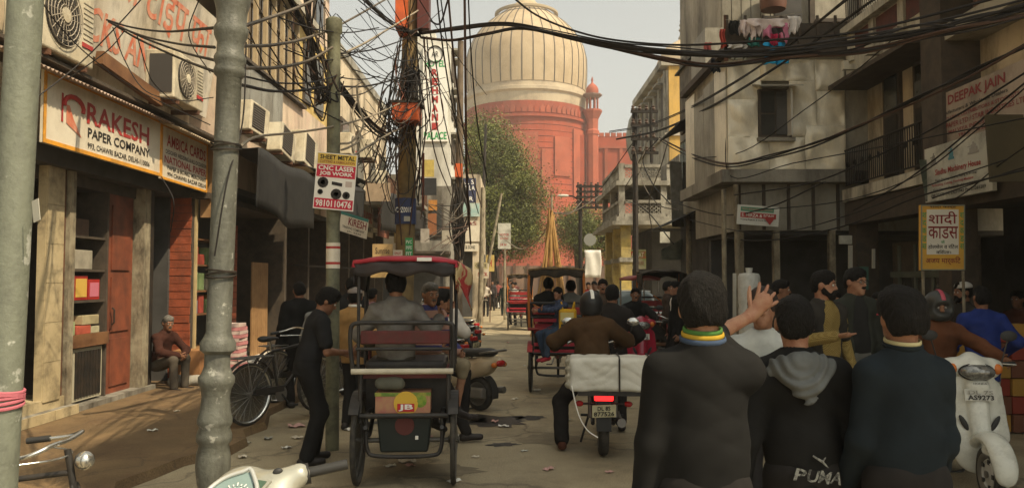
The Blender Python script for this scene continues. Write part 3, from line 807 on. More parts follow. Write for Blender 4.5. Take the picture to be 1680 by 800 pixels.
for k in range(7): wall_part(tMq, 'side_pilaster', (tx + 2 + 2.4 * k, DY - 4.25, 0), (tx + 2.5 + 2.4 * k, DY - 4, tz(242)), stone_lt)
fp = P(1117, 66, 128)
MB().lathe([(.35, 0), (.45, .3), (.2, .7), (.12, 1.2), (.38, 1.6), (.1, 2.0), (.28, 2.4), (.08, 2.8), (.18, 3.1), (.05, 3.4), (.02, 5.0)], fp, 10).build('spire', M('grey_spire', (.2, .18, .14), rough=.6), tMq, smooth=True)
MB().lathe([(4, 0), (4, fp.z - 4), (3.6, fp.z - 3), (2.4, fp.z - 1.2), (.35, fp.z)], (fp.x, fp.y, 0), 20).build('minor_dome', dome_m, tMq, smooth=True)

# ================================================================== trees
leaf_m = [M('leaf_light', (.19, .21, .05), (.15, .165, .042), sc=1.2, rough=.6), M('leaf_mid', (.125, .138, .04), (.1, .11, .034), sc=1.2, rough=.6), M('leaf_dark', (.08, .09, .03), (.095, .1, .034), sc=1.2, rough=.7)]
bark = M('bark', (.1, .075, .05), (.06, .045, .03), sc=5, rough=.95, bump=.5)
def tree(label, base, trunk_h, crown, n, leaf, seed, group='trees before the mosque', limbs=7):
    """crown: list of (offset, radius xyz)"""
    rr = np.random.RandomState(seed); r2 = random.Random(seed)
    t = thing('tree', label, 'tree', base, rz=0, group=group)
    top = V((r2.uniform(-.3, .3), r2.uniform(-.3, .3), trunk_h))
    tr = MB().tube(spline([(0, 0, 0), (r2.uniform(-.1, .1), 0, trunk_h * .5), top], 4), [.28 - .018 * i for i in range(9)], 8)
    tk_ = tr.build('trunk', bark, t, smooth=True)
    for i in range(limbs):
        c, rad3 = crown[i % len(crown)]
        e = V(c) + V((r2.uniform(-.5, .5) * rad3[0], r2.uniform(-.5, .5) * rad3[1], r2.uniform(-.3, .5) * rad3[2]))
        mid = (top + e) / 2 + V((0, 0, .4))
        MB().tube(spline([top - V((0, 0, r2.uniform(.2, 1))), mid, e], 4), [.15 - .013 * q for q in range(9)], 6).build('limb', bark, tk_, smooth=True)
    for li in range(3):
        pts = []
        per = n // 3
        wts = np.array([r[0] * r[1] * r[2] for c, r in crown]); wts = wts / wts.sum()
        # clumps on the shell of each lobe, light ones outside and above
        for (c, r3), w in zip(crown, wts):
            ncl = max(3, int(26 * w * 3))
            for q in range(ncl):
                u = rr.normal(size=3); u /= np.linalg.norm(u)
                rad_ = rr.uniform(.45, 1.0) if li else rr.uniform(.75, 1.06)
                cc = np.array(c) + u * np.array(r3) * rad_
                k = int(per * w / ncl)
                sp = rr.uniform(.35, .75)
                p = cc + rr.normal(size=(k, 3)) * sp * np.array([1, 1, .7])
                pts.append(p)
        pts = np.concatenate(pts); k = len(pts)
        d1 = rr.normal(size=(k, 3)); d1 /= np.linalg.norm(d1, axis=1)[:, None]
        d2 = np.cross(d1, rr.normal(size=(k, 3))); d2 /= np.linalg.norm(d2, axis=1)[:, None]
        sz = rr.uniform(.5, 1.3, (k, 1)) * leaf
        q = np.stack([pts - d1 * sz, pts + d2 * sz * .45, pts + d1 * sz, pts - d2 * sz * .45], 1).reshape(-1, 3)
        me_ = bpy.data.meshes.new('crown')
        me_.vertices.add(4 * k); me_.vertices.foreach_set('co', q.ravel())
        me_.loops.add(4 * k); me_.loops.foreach_set('vertex_index', np.arange(4 * k, dtype=np.int32))
        me_.polygons.add(k); me_.polygons.foreach_set('loop_start', np.arange(0, 4 * k, 4, dtype=np.int32)); me_.polygons.foreach_set('loop_total', np.full(k, 4, dtype=np.int32))
        me_.update(); me_.validate()
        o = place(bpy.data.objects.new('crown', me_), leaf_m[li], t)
        o['kind'] = 'stuff'
    return t
b = Gd(815, 492); b = P(812, 458, 50); b.z = 0
q = 50 / F
def off(px, py): 
    v = P(px, py, 50) - b
    return (v.x, v.y, v.z)
crown = [(off(800, 250), (1.6, 1.8, 1.9)), (off(790, 225), (.9, 1.2, 1.3)), (off(825, 300), (1.9, 2, 1.7)), (off(855, 335), (1.6, 1.6, 1.9)), (off(835, 380), (2.0, 2, 1.5)),
         (off(785, 350), (1.6, 1.8, 2.2)), (off(868, 375), (1.0, 1.2, 1.6)), (off(840, 250), (.8, 1, .9))]
tree('tall leafy green tree in front of the red mosque wall', b, 3.4, crown, 80000, .075, 3)
b2 = P(952, 458, 62); b2.z = 0
b = b2
def off(px, py):
    v = P(px, py, 62) - b2
    return (v.x, v.y, v.z)
crown = [(off(930, 375), (1.2, 1.4, 1.2)), (off(955, 365), (1.4, 1.4, 1.4)), (off(978, 385), (1.2, 1.2, 1.5)), (off(950, 400), (1.9, 1.4, .9)), (off(1000, 400), (1, 1.2, 1.4))]
tree('small dark tree right of the bamboo bundle, below the mosque', b2, 2.4, crown, 26000, .08, 8, limbs=5)
# ================================================================== signs
ink_red = M('red_ink', (.4, .035, .03), (.33, .05, .045), sc=9, rough=.6)
ink_dred = M('dark_red_ink', (.22, .03, .028), rough=.6)
ink_black = M('black_ink', (.025, .022, .02), rough=.6)
ink_green = M('green_ink', (.05, .3, .1), rough=.6)
ink_blue = M('blue_ink', (.03, .06, .2), rough=.6)
ink_white = M('white_ink', (.75, .73, .66), rough=.6)
ink_faded = M('faded_red_paint', (.55, .14, .07), (.6, .3, .2), sc=6, rough=.8)
paper_w = M('sign_white', (.7, .64, .51), (.6, .53, .41), sc=2, rough=.55, dirt=.35, dsc=3.5, streak=2, dcol=(.25, .19, .12))
paper_g = M('sign_grey_white', (.55, .54, .46), (.46, .45, .38), sc=2, rough=.6, dirt=.5, dsc=2)
paper_y = M('sign_yellow', (.72, .5, .09), (.65, .45, .09), sc=3, rough=.55, dirt=.3, dsc=3)
orange_edge = M('orange_border', (.75, .34, .03), (.65, .3, .04), sc=4, rough=.55, dirt=.3, dsc=4)
red_block = M('crimson_print', (.5, .02, .05), rough=.55)
def sign(name, label, bl, br, tl, mat, cat='sign', thick=.035, border=None, bw=.02, lines=(), blocks=(), group=None, rim=None):
    bl, br, tl = V(bl), V(br), V(tl)
    u, v = br - bl, tl - bl
    n = u.cross(v).normalized()
    t = thing(name, label, cat, (bl + br) / 2, group=group)
    bd = MB().slab(bl, u, v, -n * thick).build('board', mat, t)
    if border:
        un, vn = u.normalized(), v.normalized()
        for a, uu, vv in ((bl, u, vn * bw), (tl - vn * bw, u, vn * bw), (bl + vn * bw, un * bw, v - vn * 2 * bw), (br - un * bw + vn * bw, un * bw, v - vn * 2 * bw)):
            MB().slab(a + n * .008, uu, vv, -n * .012).build('border', border, bd)
    for (u0, v0, u1, v1, m_) in blocks:
        MB().slab(bl + u * u0 + v * v0 + n * .002, u * (u1 - u0), v * (v1 - v0), -n * .003).build('print', m_, bd)
    for ln in lines:
        s_, u0, v0, u1, v1, m_ = ln[:6]
        text(bd, s_, bl + u * u0 + v * v0, u * (u1 - u0), v * (v1 - v0), m_, lift=.005, bold=ln[6] if len(ln) > 6 else .012)
    return t, (bl, u, v, n, bd)
up = lambda h: V((0, 0, h))
# paper company
bl, br = PX(70, 235, -5.0), PX(264, 288, -5.0)
zz = (bl.z + br.z) / 2; bl.z = br.z = zz
tR, (pl, pu, pvv, pn, pb) = sign('shop_sign', 'long paper company signboard half shaded by a corrugated awning', bl, br, bl + up(.8), paper_w, border=orange_edge, bw=.045, lines=(
    ('RAKESH', .3, .46, .86, .78, ink_red, .02), ('PAPER COMPANY', .31, .26, .87, .41, ink_black, .02), ('993, CHAWRI BAZAR, DELHI-110006', .31, .09, .87, .19, ink_black)))
lg = []
for k in range(9):
    a = math.pi * (-.1 + 1.15 * k / 8); lg.append(pl + pu * (.2 + .07 * math.cos(a)) + pvv * (.62 + .14 * math.sin(a)))
MB().tube([p + pn * .006 for p in lg], (.03), 6, flat=tuple(pn)).build('emblem', ink_red, pb)
MB().prism([pl + pu * a + pvv * b_ + pn * .004 for a, b_ in ((.15, .36), (.26, .22), (.2, .45), (.17, .62), (.15, .62))], pn * .003).build('emblem', ink_faded, pb)
MB().slab(pl + pu * .115 + pvv * .36 + pn * .004, pu * .012, pvv * .4, pn * .003).build('emblem', ink_red, pb)
bl2 = V((-5.02, br.y + .04, zz - .02)); br2 = V((-5.02, br.y + 1.75, zz - .04))
sign('shop_sign', 'national paper merchants signboard with red and black lettering beside the paper company', bl2, br2, bl2 + up(.8), paper_w, border=orange_edge, bw=.035, lines=(
    ('AMBICA CARDS', .1, .62, .95, .84, ink_red, .02), ('DESIGNER WEDDING & ALL OCCASION', .08, .48, .97, .56, ink_black), ('NATIONAL PAPER', .06, .31, .97, .45, ink_red, .02),
    ('PAPER & BOARD MERCHANT', .12, .2, .97, .28, ink_black), ('994 CHAWRI BAZAR DELHI', .12, .08, .97, .16, ink_black)))
# corrugated awning over both signs
def awn(y0, y1, x0, x1, za0, za1, zb, seed=0):
    def fn(u, v):
        y = y0 + (y1 - y0) * u
        return V((x0 + (x1 - x0) * v, y, (za0 + (za1 - za0) * u) * v + zb * (1 - v) + .012 * math.sin(y * 2 * math.pi / .076)))
    return MB().grid(fn, int((y1 - y0) / .0095), 2)
solo('corrugated_awning', awn(7.0, 11.2, -5.1, -4.8, 3.9, 3.92, 4.0), M('pinkish_tin', (.42, .32, .25), (.28, .2, .15), sc=3, rough=.6, metal=.2, dirt=.4), 'pinkish corrugated tin awning shading the paper company sign', 'awning', solid=.006)
solo('corrugated_awning', awn(11.1, 13.3, -5.1, -4.7, 3.86, 3.84, 3.98), M('pale_tin', (.5, .42, .3), (.36, .29, .2), sc=3, rough=.6, dirt=.4), 'yellowed corrugated tin awning above the national paper sign', 'awning', solid=.006)
# painted hoarding
hb, hr = V((-5.2, 8.2, 4.5)), V((-5.2, 13.35, 4.45))
hoard_m = M('painted_hoarding', (.62, .57, .47), (.5, .43, .32), sc=1.2, rough=.7, dirt=.7, dsc=1.6, streak=3)
sign('painted_hoarding', 'weathered white hoarding with big hand painted faded red letters above the awnings', hb, hr, hb + V((.25, 0, 1.62)), hoard_m, cat='sign', lines=(
    ('ब्ल\u093e\u0915\u0938 \u091f\u093e\u0908\u092a \u092b\u093e', .05, .42, .93, .98, ink_faded, .012), ('BLOCKS AND TYPE', .08, .1, .86, .36, ink_faded, .02)))

# ------------------------------------------------------------------ air conditioners
ac_w = M('aged_white_enamel', (.62, .56, .42), (.5, .43, .3), sc=2.2, rough=.5, dirt=.55, dsc=3, streak=2)
ac_grille = M('dark_grille', (.05, .045, .04), rough=.7)
def ac_unit(label, loc, rz, size=(.95, .36, .72), fan=True, group='outdoor air conditioner units', tilt=None):
    """front faces -y of its own frame"""
    t = thing('air_conditioner', label, 'air conditioner', loc, rz=rz, group=group)
    if tilt: t.rotation_euler = (tilt[0], tilt[1], rz)
    w, d, h = size
    MB().box((0, 0, h / 2), size).build('casing', ac_w, t, bevel=.02)
    if fan:
        c = V((-w * .13, -d / 2 - .004, h * .52)); r = h * .4
        MB().lathe([(r, -.012), (r, .012), (0, .012)], c, 24, ax=(0, 1, 0)).build('fan_recess', ac_grille, t)
        gd = MB()
        for q in range(1, 7): gd.tube([c + V((r * q / 6 * math.cos(a), -.03, r * q / 6 * math.sin(a))) for a in [2 * math.pi * i / 24 for i in range(24)]], .006, 4, closed=True)
        for q in range(18):
            a = 2 * math.pi * q / 18; gd.tube([c + V((r * .2 * math.cos(a), -.03, r * .2 * math.sin(a))), c + V((r * math.cos(a + .35), -.03, r * math.sin(a + .35)))], .005, 4)
        gd.build('fan_guard', M('guard_wire', (.3, .26, .2), rough=.6), t)
        MB().lathe([(r * .24, -.01), (r * .24, .012), (0, .02)], c + V((0, -.03, 0)), 16, ax=(0, -1, 0)).build('hub', ac_w, t)
        for q in range(9): MB().box((w * .37, -d / 2 - .004, h * (.3 + .07 * q)), (w * .2, .008, .012)).build('louvre', M('louvre', (.4, .36, .27), rough=.6), t)
        MB().box((w * .36, -d / 2 - .006, h * .28), (w * .22, .01, .05)).build('badge', ink_red, t)
    else:
        MB().box((-w * .1, -d / 2 - .006, h * .52), (w * .62, .012, h * .8)).build('grille', ac_grille, t)
        for q in range(10): MB().box((-w * .1, -d / 2 - .016, h * (.16 + .08 * q)), (w * .6, .01, .012)).build('louvre', M('louvre_dark', (.14, .12, .1), rough=.7), t)
    for x in (-w * .35, w * .35): MB().box((x, 0, -.03), (.05, d, .06)).build('bracket', rust, t)
    return t
ac_unit('large white air conditioner with round fan guard above the corrugated awning', (-4.98, 8.45, 4.1), rad(90), (1.0, .4, .82))
o = ac_unit('square air conditioner with dark grille end, hung below the painted hoarding', (-4.72, 11.0, 4.15), rad(90), (1.0, .4, .66))
MB().box((-.506, -.02, .33), (.012, .3, .52)).build('end_grille', ac_grille, o)
ac_unit('small pale air conditioner tilted on the tin sheet wall', (-4.75, 14.35, 4.35), rad(80), (.7, .3, .55), False, tilt=(0, rad(7)))
ac_unit('pale box air conditioner with dark slot, second along the tin sheet wall', (-4.7, 16.0, 4.2), rad(85), (.8, .3, .6), False, tilt=(0, rad(12)))
ac_unit('long pale air conditioner, farthest along the tin sheet wall', (-4.7, 17.7, 4.2), rad(88), (1.0, .35, .75), False, tilt=(0, rad(10)))
solo('plank_shelf', MB().slab((-5.4, 7.4, 4.01), (0, 6, 0), (.56, 0, 0), (0, 0, .04)), dark_wood, 'dark timber ledge carrying the air conditioners above the awnings', 'ledge')
solo('timber_beam', MB().beam((-4.9, 9.3, 4.35), (-4.75, 10.6, 4.12), .1, .16), brown_wood, 'loose brown timber beam between the two large air conditioners', 'beam')
# dark tarpaulin awnings
def tarp(label, y0, y1, x0, x1, z0, z1, drop, seed):
    rr = random.Random(seed); ph = [rr.uniform(0, 6) for _ in range(4)]
    t = thing('tarpaulin_awning', label, 'awning', ((x0 + x1) / 2, (y0 + y1) / 2, z1 - drop))
    def fn(u, v):
        y = y0 + (y1 - y0) * u
        return V((x0 + (x1 - x0) * v, y, z0 + (z1 - z0) * v - .12 * math.sin(math.pi * v) + .04 * math.sin(9 * u + ph[0])))
    MB().grid(fn, 24, 8).build('canopy', black_cloth, t, smooth=True, solid=.01)
    def fn2(u, v):
        y = y0 + (y1 - y0) * u
        return V((x1 + .04 * math.sin(11 * u + ph[1]) * v, y, z1 + .04 * math.sin(9 * u + ph[0]) - drop * v * (1 + .08 * math.sin(5 * u + ph[2]))))
    MB().grid(fn2, 24, 6).build('valance', black_cloth, t, smooth=True, solid=.01)
    return t
t_ = tarp('big black tarpaulin awning with tan edge left of the laser job sign', 13.2, 17.0, -5.2, -4.25, 4.15, 3.9, 1.1, 1)
MB().slab((-5.2, 13.18, 2.75), (.25, .01, 0), (0, 0, 1.3), (0, .02, 0)).build('edge_panel', tan_wood, t_)
tarp('black tarpaulin awning hanging behind the laser job sign', 17.2, 21.4, -5.1, -4.0, 4.6, 4.1, .9, 2)
tarp('black tarpaulin awning beneath the stained parapet wall', 21.8, 25.5, -4.9, -3.6, 4.9, 4.3, 1.2, 3)
tarp('far black tarpaulin awning beside the utility pole', 26, 30.5, -4.9, -3.4, 4.6, 4.2, .8, 4)

# laser job sign on the thin pole
q = lambda px, py: P(px, py, 7.98)
t_, (a, u, v, n, bd) = sign('pole_sign', 'red yellow and white laser job work sign with phone number on thin pole', q(513, 341), q(579, 347), q(521, 249), ink_white, thick=.012,
    blocks=((.02, .8, .98, .985, paper_y), (.02, .57, .98, .79, red_block), (.02, .02, .98, .19, red_block)),
    lines=(('SHEET METAL', .08, .885, .95, .965, ink_black, .02), ('CUTTING & FABRICATION', .08, .82, .95, .865, ink_dred), ('CNC LASER', .06, .69, .95, .775, ink_white, .03), ('JOB WORK', .1, .585, .92, .67, ink_white, .03), ('9810110476', .06, .045, .94, .165, ink_white, .02)))
for (cu, cv, r) in ((.2, .47, .1), (.55, .28, .1), (.8, .27, .07), (.15, .3, .05)):
    MB().lathe([(r * .55, 0), (r * .55, .002), (r * .25, .002), (r * .25, 0)], a + u * cu + v * cv + n * .003, 12, ax=tuple(n)).build('print', ink_black, bd)
    MB().slab(a + u * (cu - .05) + v * (cv - .02) + n * .003, u * .12, v * .02, -n * .002).build('print', M('grey_print', (.3, .29, .27)), bd)
MB().slab(a + u * .42 + v * .44 + n * .003, u * .26 + v * -.02, v * .06, -n * .002).build('print', ink_black, bd)
MB().slab(a + u * .76 + v * .42 + n * .003, u * .16, v * .1, -n * .002).build('print', M('tan_print', (.5, .42, .36)), bd)
# kiresh shop sign, brown sign
q = lambda px, py: P(px, py, 13.5)
sign('shop_sign', 'small white shop sign with green top and brown letters behind the thin pole', q(556, 378), q(601, 392), q(560, 346), paper_w, blocks=((.0, .85, 1, 1, M('teal_edge', (.06, .2, .17))),), lines=(('KIRESH', .3, .42, .95, .8, ink_dred, .02), ('TRADING COMPANY', .1, .22, .9, .34, ink_black), ('ph: 2326', .3, .06, .8, .16, ink_black)))
q = lambda px, py: P(px, py, 17)
sign('shop_sign', 'tan shop sign with script lettering left of the utility pole', q(611, 423), q(644, 423), q(611, 400), M('tan_board', (.5, .34, .16), (.42, .28, .12), sc=3), lines=(('Sunrise', .15, .3, .85, .75, ink_black, .0),))
# hotel sign
q = lambda px, py: P(px, py, 31.1)
t_, (a, u, v, n, bd) = sign('hotel_sign', 'tall white vertical hotel sign with green and red letters', q(694, 232), q(734, 232), q(694, 76), ink_white, thick=.25, lines=(
    ('HOTEL', .06, .78, .92, .85, ink_green, .03), ('PALACE', .04, .02, .97, .1, ink_green, .03)))
for i, ch in enumerate('REHMANI'):
    text(bd, ch, a + u * .36 + v * (.685 - .094 * i), u * .26, v * .075, ink_red, lift=.01, bold=.05)
MB().tube([a + u * .5 + v * .915 + n * .02 + u.normalized() * (.3 * math.cos(t)) + V((0, 0, .33 * math.sin(t))) for t in [2 * math.pi * i / 20 for i in range(20)]], .025, 5, closed=True).build('emblem', ink_black, bd)
text(bd, 'AR', a + u * .36 + v * .885, u * .28, v * .06, ink_black, lift=.02, bold=.0, name='emblem')
# stack of far signs on the corner shop
q = lambda px, py: P(px, py, 35.1)
navy = M('navy_board', (.035, .04, .085), (.05, .055, .1), sc=3)
sign('shop_sign', 'dark blue signboard with white capitals on the corner shop', q(722, 332), q(781, 332), q(722, 292), navy, lines=(('BANSAL S', .1, .74, .95, .93, ink_white, .02), ('CHANDRA LA', .08, .5, .97, .69, ink_white, .02), ('&', .4, .3, .5, .45, ink_white), ('CENT   ER', .1, .06, .92, .24, ink_white, .02)))
sign('shop_sign', 'teal and white banner below the dark blue signboard', q(721, 355), q(787, 355), q(721, 333), M('teal_banner', (.24, .42, .4), (.5, .55, .48), sc=1.3), blocks=((.05, .2, .4, .8, M('green_print', (.1, .25, .12))),))
sign('shop_sign', 'cream signboard with red and black lettering above the shop door', q(712, 396), q(790, 396), q(712, 362), paper_w, lines=(('KH', .3, .45, .5, .72, ink_black, .02), ('KRISHNA', .1, .12, .62, .38, ink_red, .02), ('TRADERS', .1, .78, .9, .95, ink_dred)))
sign('shop_sign', 'narrow pale signboard hung under the cream signboard', q(725, 412), q(785, 412), q(725, 399), paper_w, lines=(('AGGARWAL & SONS', .2, .3, .9, .75, ink_black),))
q = lambda px, py: P(px, py, 34)
t_, _x = sign('post_sign', 'white notice board with faded red print standing on a thin post', q(817, 408), q(838, 408), q(817, 366), paper_g, lines=(('MOTOR', .15, .5, .85, .6, ink_red), ('WORKS', .15, .36, .8, .45, ink_red), ('24 hr', .15, .12, .7, .22, ink_red)))
pm = P(828, 408, 34.05); MB().tube([pm, (pm.x, pm.y, 0)], .05, 6).build('post', weathered, t_)
for (lab, c, mat_, lines) in (
    ('small tan signboard low beside the parked motorcycles', (778, 441, 800, 430, 30), M('tan_board2', (.42, .36, .2)), (('OFFICE', .1, .3, .9, .75, ink_black),)),
    ('white and red signboard below the tan one, beside the motorcycles', (782, 456, 802, 432, 30.3), paper_w, (('STICK', .1, .15, .9, .4, ink_red, .02),)),
    ('yellow signboard beside the far white post', (797, 445, 811, 418, 32), M('yellow_board', (.6, .45, .15), (.5, .36, .12), sc=3), (('H', .3, .3, .7, .7, ink_red, .02),)),
    ('narrow green poster with white print on the utility pole', (665, 428, 677, 390, 12.6), ink_green, (('PVC', .1, .75, .9, .9, ink_white), ('PIPE', .1, .5, .9, .65, ink_white), ('FIT', .1, .25, .9, .4, ink_white))),
    ('small white poster at the foot of the utility pole', (645, 428, 660, 410, 12.5), paper_w, (('SALE', .15, .6, .85, .85, ink_red),)),
    ('orange sunrise poster hung behind the near rickshaw', (716, 503, 738, 470, 14), M('orange_poster', (.6, .17, .04), (.5, .13, .03), sc=3), (('RISE', .1, .25, .95, .5, M('yellow_ink', (.75, .55, .12)), .03),)),
    ('white poster with dark picture hung behind the near rickshaw', (639, 478, 665, 456, 13), paper_w, (('AA', .2, .2, .8, .8, ink_black),))):
    x0, y0, x1, y1, Y = c
    t_, _x = sign('poster', lab, P(x0, y0, Y), P(x1, y0, Y), P(x0, y1, Y), mat_, lines=lines, thick=.02)
    if Y > 13 or x0 > 700: pm = P((x0 + x1) / 2, y0, Y + .04); MB().tube([pm, (pm.x, pm.y, 0)], .02, 6).build('post', rust, t_)
# ---- right signs
def rplane(px, py, X): return PX(px, py, X)
def rsign(name, label, X, y_far, y_near, z0, z1, mat, **k):
    return sign(name, label, (X, y_far, z0), (X, y_near, z0), (X, y_far, z1), mat, **k)
brd = M('faded_pink_board', (.4, .32, .25), (.31, .25, .19), sc=1.6, rough=.8, dirt=.6, dsc=1.4, streak=2)
rsign('shop_sign', 'faded pinkish painted board with dark red name above the machinery sign', 5.5, 10.3, 8.3, 3.44, 4.08, brd, thick=.06, lines=(
    ('DEEPAK JAIN', .2, .68, .78, .92, ink_dred, .02), ('Manufacturers & Wholesale Dealers', .1, .56, .8, .63, ink_black), ('EXCLUSIVE DISTRIBUTORS & STOCKISTS', .12, .43, .9, .5, ink_dred), ('ABC PAPER LTD / STAR INDUSTRIES LTD', .06, .28, .96, .38, ink_dred, .01), ('MALVIYA INDUSTRIES', .2, .15, .7, .23, ink_dred), ('TELE : 2326', .3, .05, .6, .11, ink_dred)))
t_, (a, u, v, n, bd) = rsign('shop_sign', 'white printing machinery signboard with red title and three machine pictures', 5.42, 10.35, 8.9, 2.72, 3.42, paper_g, thick=.05, lines=(
    ('Sindhu Machinery House', .18, .43, .86, .57, ink_red, .02), ('Paper Printing, Cutting, Ruling & Binding', .18, .33, .8, .39, ink_black), ('Perforating, Cutting, Punching Machine', .12, .25, .75, .31, ink_red), ('1, Gali Chawri Bazar, Delhi - 110006', .1, .16, .8, .22, ink_black), ('Off: 23270110, 23271942 Fax 23261289', .1, .06, .92, .13, ink_black)))
for (cu, cv, w_, h_, m_) in ((.1, .66, .11, .22, M('grey_machine', (.2, .19, .17))), (.39, .68, .09, .24, M('teal_machine', (.08, .22, .26))), (.68, .68, .16, .2, M('pale_machine', (.36, .34, .3)))):
    pm = MB()
    for (x0, y0, x1, y1) in ((0, 0, 1, .18), (.15, .18, .85, .55), (.3, .55, .7, .8), (.0, .62, .3, .7), (.42, .8, .58, 1)):
        pm.slab(a + u * (cu + w_ * x0) + v * (cv + h_ * y0) + n * .003, u * w_ * (x1 - x0), v * h_ * (y1 - y0), -n * .002)
    pm.build('print', m_, bd)
q = lambda px, py: P(px, py, 8.45)
sign('side_board', 'plain olive brown board jutting out beside the machinery sign', q(1626, 298), q(1690, 298), q(1618, 188), M('olive_board', (.11, .09, .05), (.08, .066, .038), sc=2))
q = lambda px, py: P(px, py, 10.3)
sign('cloth_banner', 'torn dark green banner hanging slanted at the balcony end', q(1519, 330), q(1536, 330), q(1508, 262), M('green_banner', (.07, .085, .06), (.2, .2, .16), sc=7), thick=.01)
q = lambda px, py: P(px, py, 9.0)
orn = M('orange_yellow_print', (.62, .36, .06), (.56, .3, .05), sc=3)
t_, (a, u, v, n, bd) = sign('wedding_card_sign', 'yellow bordered wedding card shop sign with dark red Hindi letters', q(1511, 443), q(1583, 443), q(1511, 336), orn, thick=.05, border=M('sign_frame', (.2, .22, .17), rough=.6), bw=.012,
    blocks=((.13, .24, .86, .93, M('sign_cream', (.64, .6, .5), rough=.6)),), lines=(
    ('\u0936\u093e\u0926\u0940', .17, .7, .82, .9, ink_dred, .01), ('\u0915\u093e\u0921\u0938', .16, .48, .84, .67, ink_dred, .01), ('\u0915\u0947', .45, .41, .54, .46, ink_green), ('\u0939\u094b\u0932\u0938\u0947\u0932 \u0935 \u0930\u093f\u091f\u0947\u0932', .16, .32, .84, .4, ink_black, .01), ('\u0935\u093f\u0915\u0947\u0924\u093e\u0964', .34, .25, .68, .31, ink_black, .01),
    ('\u0905\u091c\u092f \u092e\u093e\u0930\u094d\u0915\u093f\u091f', .1, .08, .9, .21, ink_dred, .01), ('\u0936\u093e\u0926\u0940 \u0915\u093e\u0930\u094d\u0921', .2, .945, .8, .99, ink_black)))
for i, ch in enumerate('\u0936\u0926\u0915\u0921\u0938'):
    for uu in (.03, .885): text(bd, ch, a + u * uu + v * (.8 - .12 * i), u * .09, v * .085, ink_green, lift=.005, bold=.01)
for px in (1514, 1580):
    p0 = P(px, 444, 9.03); MB().tube([p0, (p0.x, p0.y, 0)], .018, 6).build('post', weathered, t_)
q = lambda px, py: P(px, py, 13.0)
sign('shop_sign', 'white shop sign with green and red bands and red arrow under the metal clad wall', q(1209, 367), q(1277, 372), q(1211, 335), M('pale_sign', (.6, .6, .54), rough=.5), thick=.03, blocks=((.07, .68, .87, .9, M('green_band', (.1, .26, .16))), (.07, .36, .93, .62, ink_red)), lines=(
    ('www.delhiprintingpress.com', .1, .74, .84, .85, M('pale_red_ink', (.6, .3, .25))), ('S. MIRZA & SONS', .1, .41, .88, .57, ink_white, .02), ('Printing Register & Cards Shop', .08, .2, .75, .3, ink_black)))
a = q(1262, 360); MB().prism([a + V((x, -.02, z)) for x, z in ((-.1, .04), (.1, .04), (.0, -.09))], V((0, -.005, 0))).build('arrow', ink_red, bpy.data.objects[t_.name])
# small hanging white box signs in the dark lower floor
for lab, c, Y in (('cream meter box on the dark post of the lattice balcony house', (1083, 398, 1099, 380), 24), ('tall white board leaning in the timber house doorway', (1141, 432, 1154, 402), 18), ('small white card on the post between shops', (1378, 400, 1398, 386), 12.8)):
    x0, y0, x1, y1 = c
    sign('notice_board', lab, P(x0, y0, Y), P(x1, y0, Y), P(x0, y1, Y), paper_g, thick=.05)
rb = sign('shop_banner', 'colourful banner with red and green print inside the lattice balcony house', P(1024, 441, 27.8), P(1060, 441, 27.8), P(1024, 409, 27.8), M('green_flower_banner', (.25, .32, .12), (.55, .5, .38), sc=3), blocks=((.0, .55, 1, .9, M('red_flower_print', (.5, .06, .04), (.2, .3, .1), sc=6)),), lines=(('DAWAT', .2, .6, .9, .85, ink_white), ('TENT HOUSE', .1, .2, .9, .4, ink_dred)))

# ================================================================== poles
pole_green = M('peeling_green_paint', (.2, .22, .165), (.15, .165, .125), sc=4, rough=.6, dirt=.5, dsc=6, bump=.35, bsc=18)
pole_peel = M('peeling_paint', (.165, .178, .138), (.36, .37, .32), sc=8, lo=.63, hi=.67, rough=.55, bump=.25, bsc=30, dirt=.6, dsc=13, streak=1.8, dcol=(.1, .105, .085))
pole_old = M('old_cast_iron', (.115, .118, .098), (.3, .3, .26), sc=13, lo=.62, hi=.68, rough=.45, bump=.3, bsc=34, dirt=.75, dsc=14, streak=2.5, dcol=(.055, .055, .047))
def axis_pole(name, label, ptop, pbot, prof, mat, n=20, extra=None, cat='pole'):
    """prof: list of (z, r) along the slightly leaning axis"""
    d = (ptop - pbot) / (ptop.z - pbot.z)
    base = pbot - d * pbot.z
    t = thing(name, label, cat, base)
    MB().tube([base + d * z for z, r in prof], [r for z, r in prof], n).build('shaft', mat, t, smooth=True)
    return t, base, d
t_, b_, d_ = axis_pole('street_pole', 'thick pale green peeling pole with pink string, leftmost in the street', P(42, 0, 3.4), P(-2, 800, 3.4), [(z, .07) for z in (0, .5, 1, 1.5, 2, 2.5, 3, 3.5, 4.5)], pole_peel)
for k in range(6):
    z = 1.185 + .013 * k
    MB().tube([b_ + d_ * z + V(((.074) * math.cos(a), .074 * math.sin(a), .01 * math.sin(a + k))) for a in [2 * math.pi * i / 20 for i in range(20)]], .0075, 6, closed=True).build('string', M('pink_string', (.42, .12, .15), rough=.8), t_)
pe = P(52, 330, 3.32); MB().slab(pe, (.045, -.03, .01), (.01, 0, -.09), (0, .004, 0)).build('torn_paper', paper_g, t_)
zof = lambda py: P(370, py, 4.6).z
prof = [(0, .15), (.25, .15), (.3, .13)]
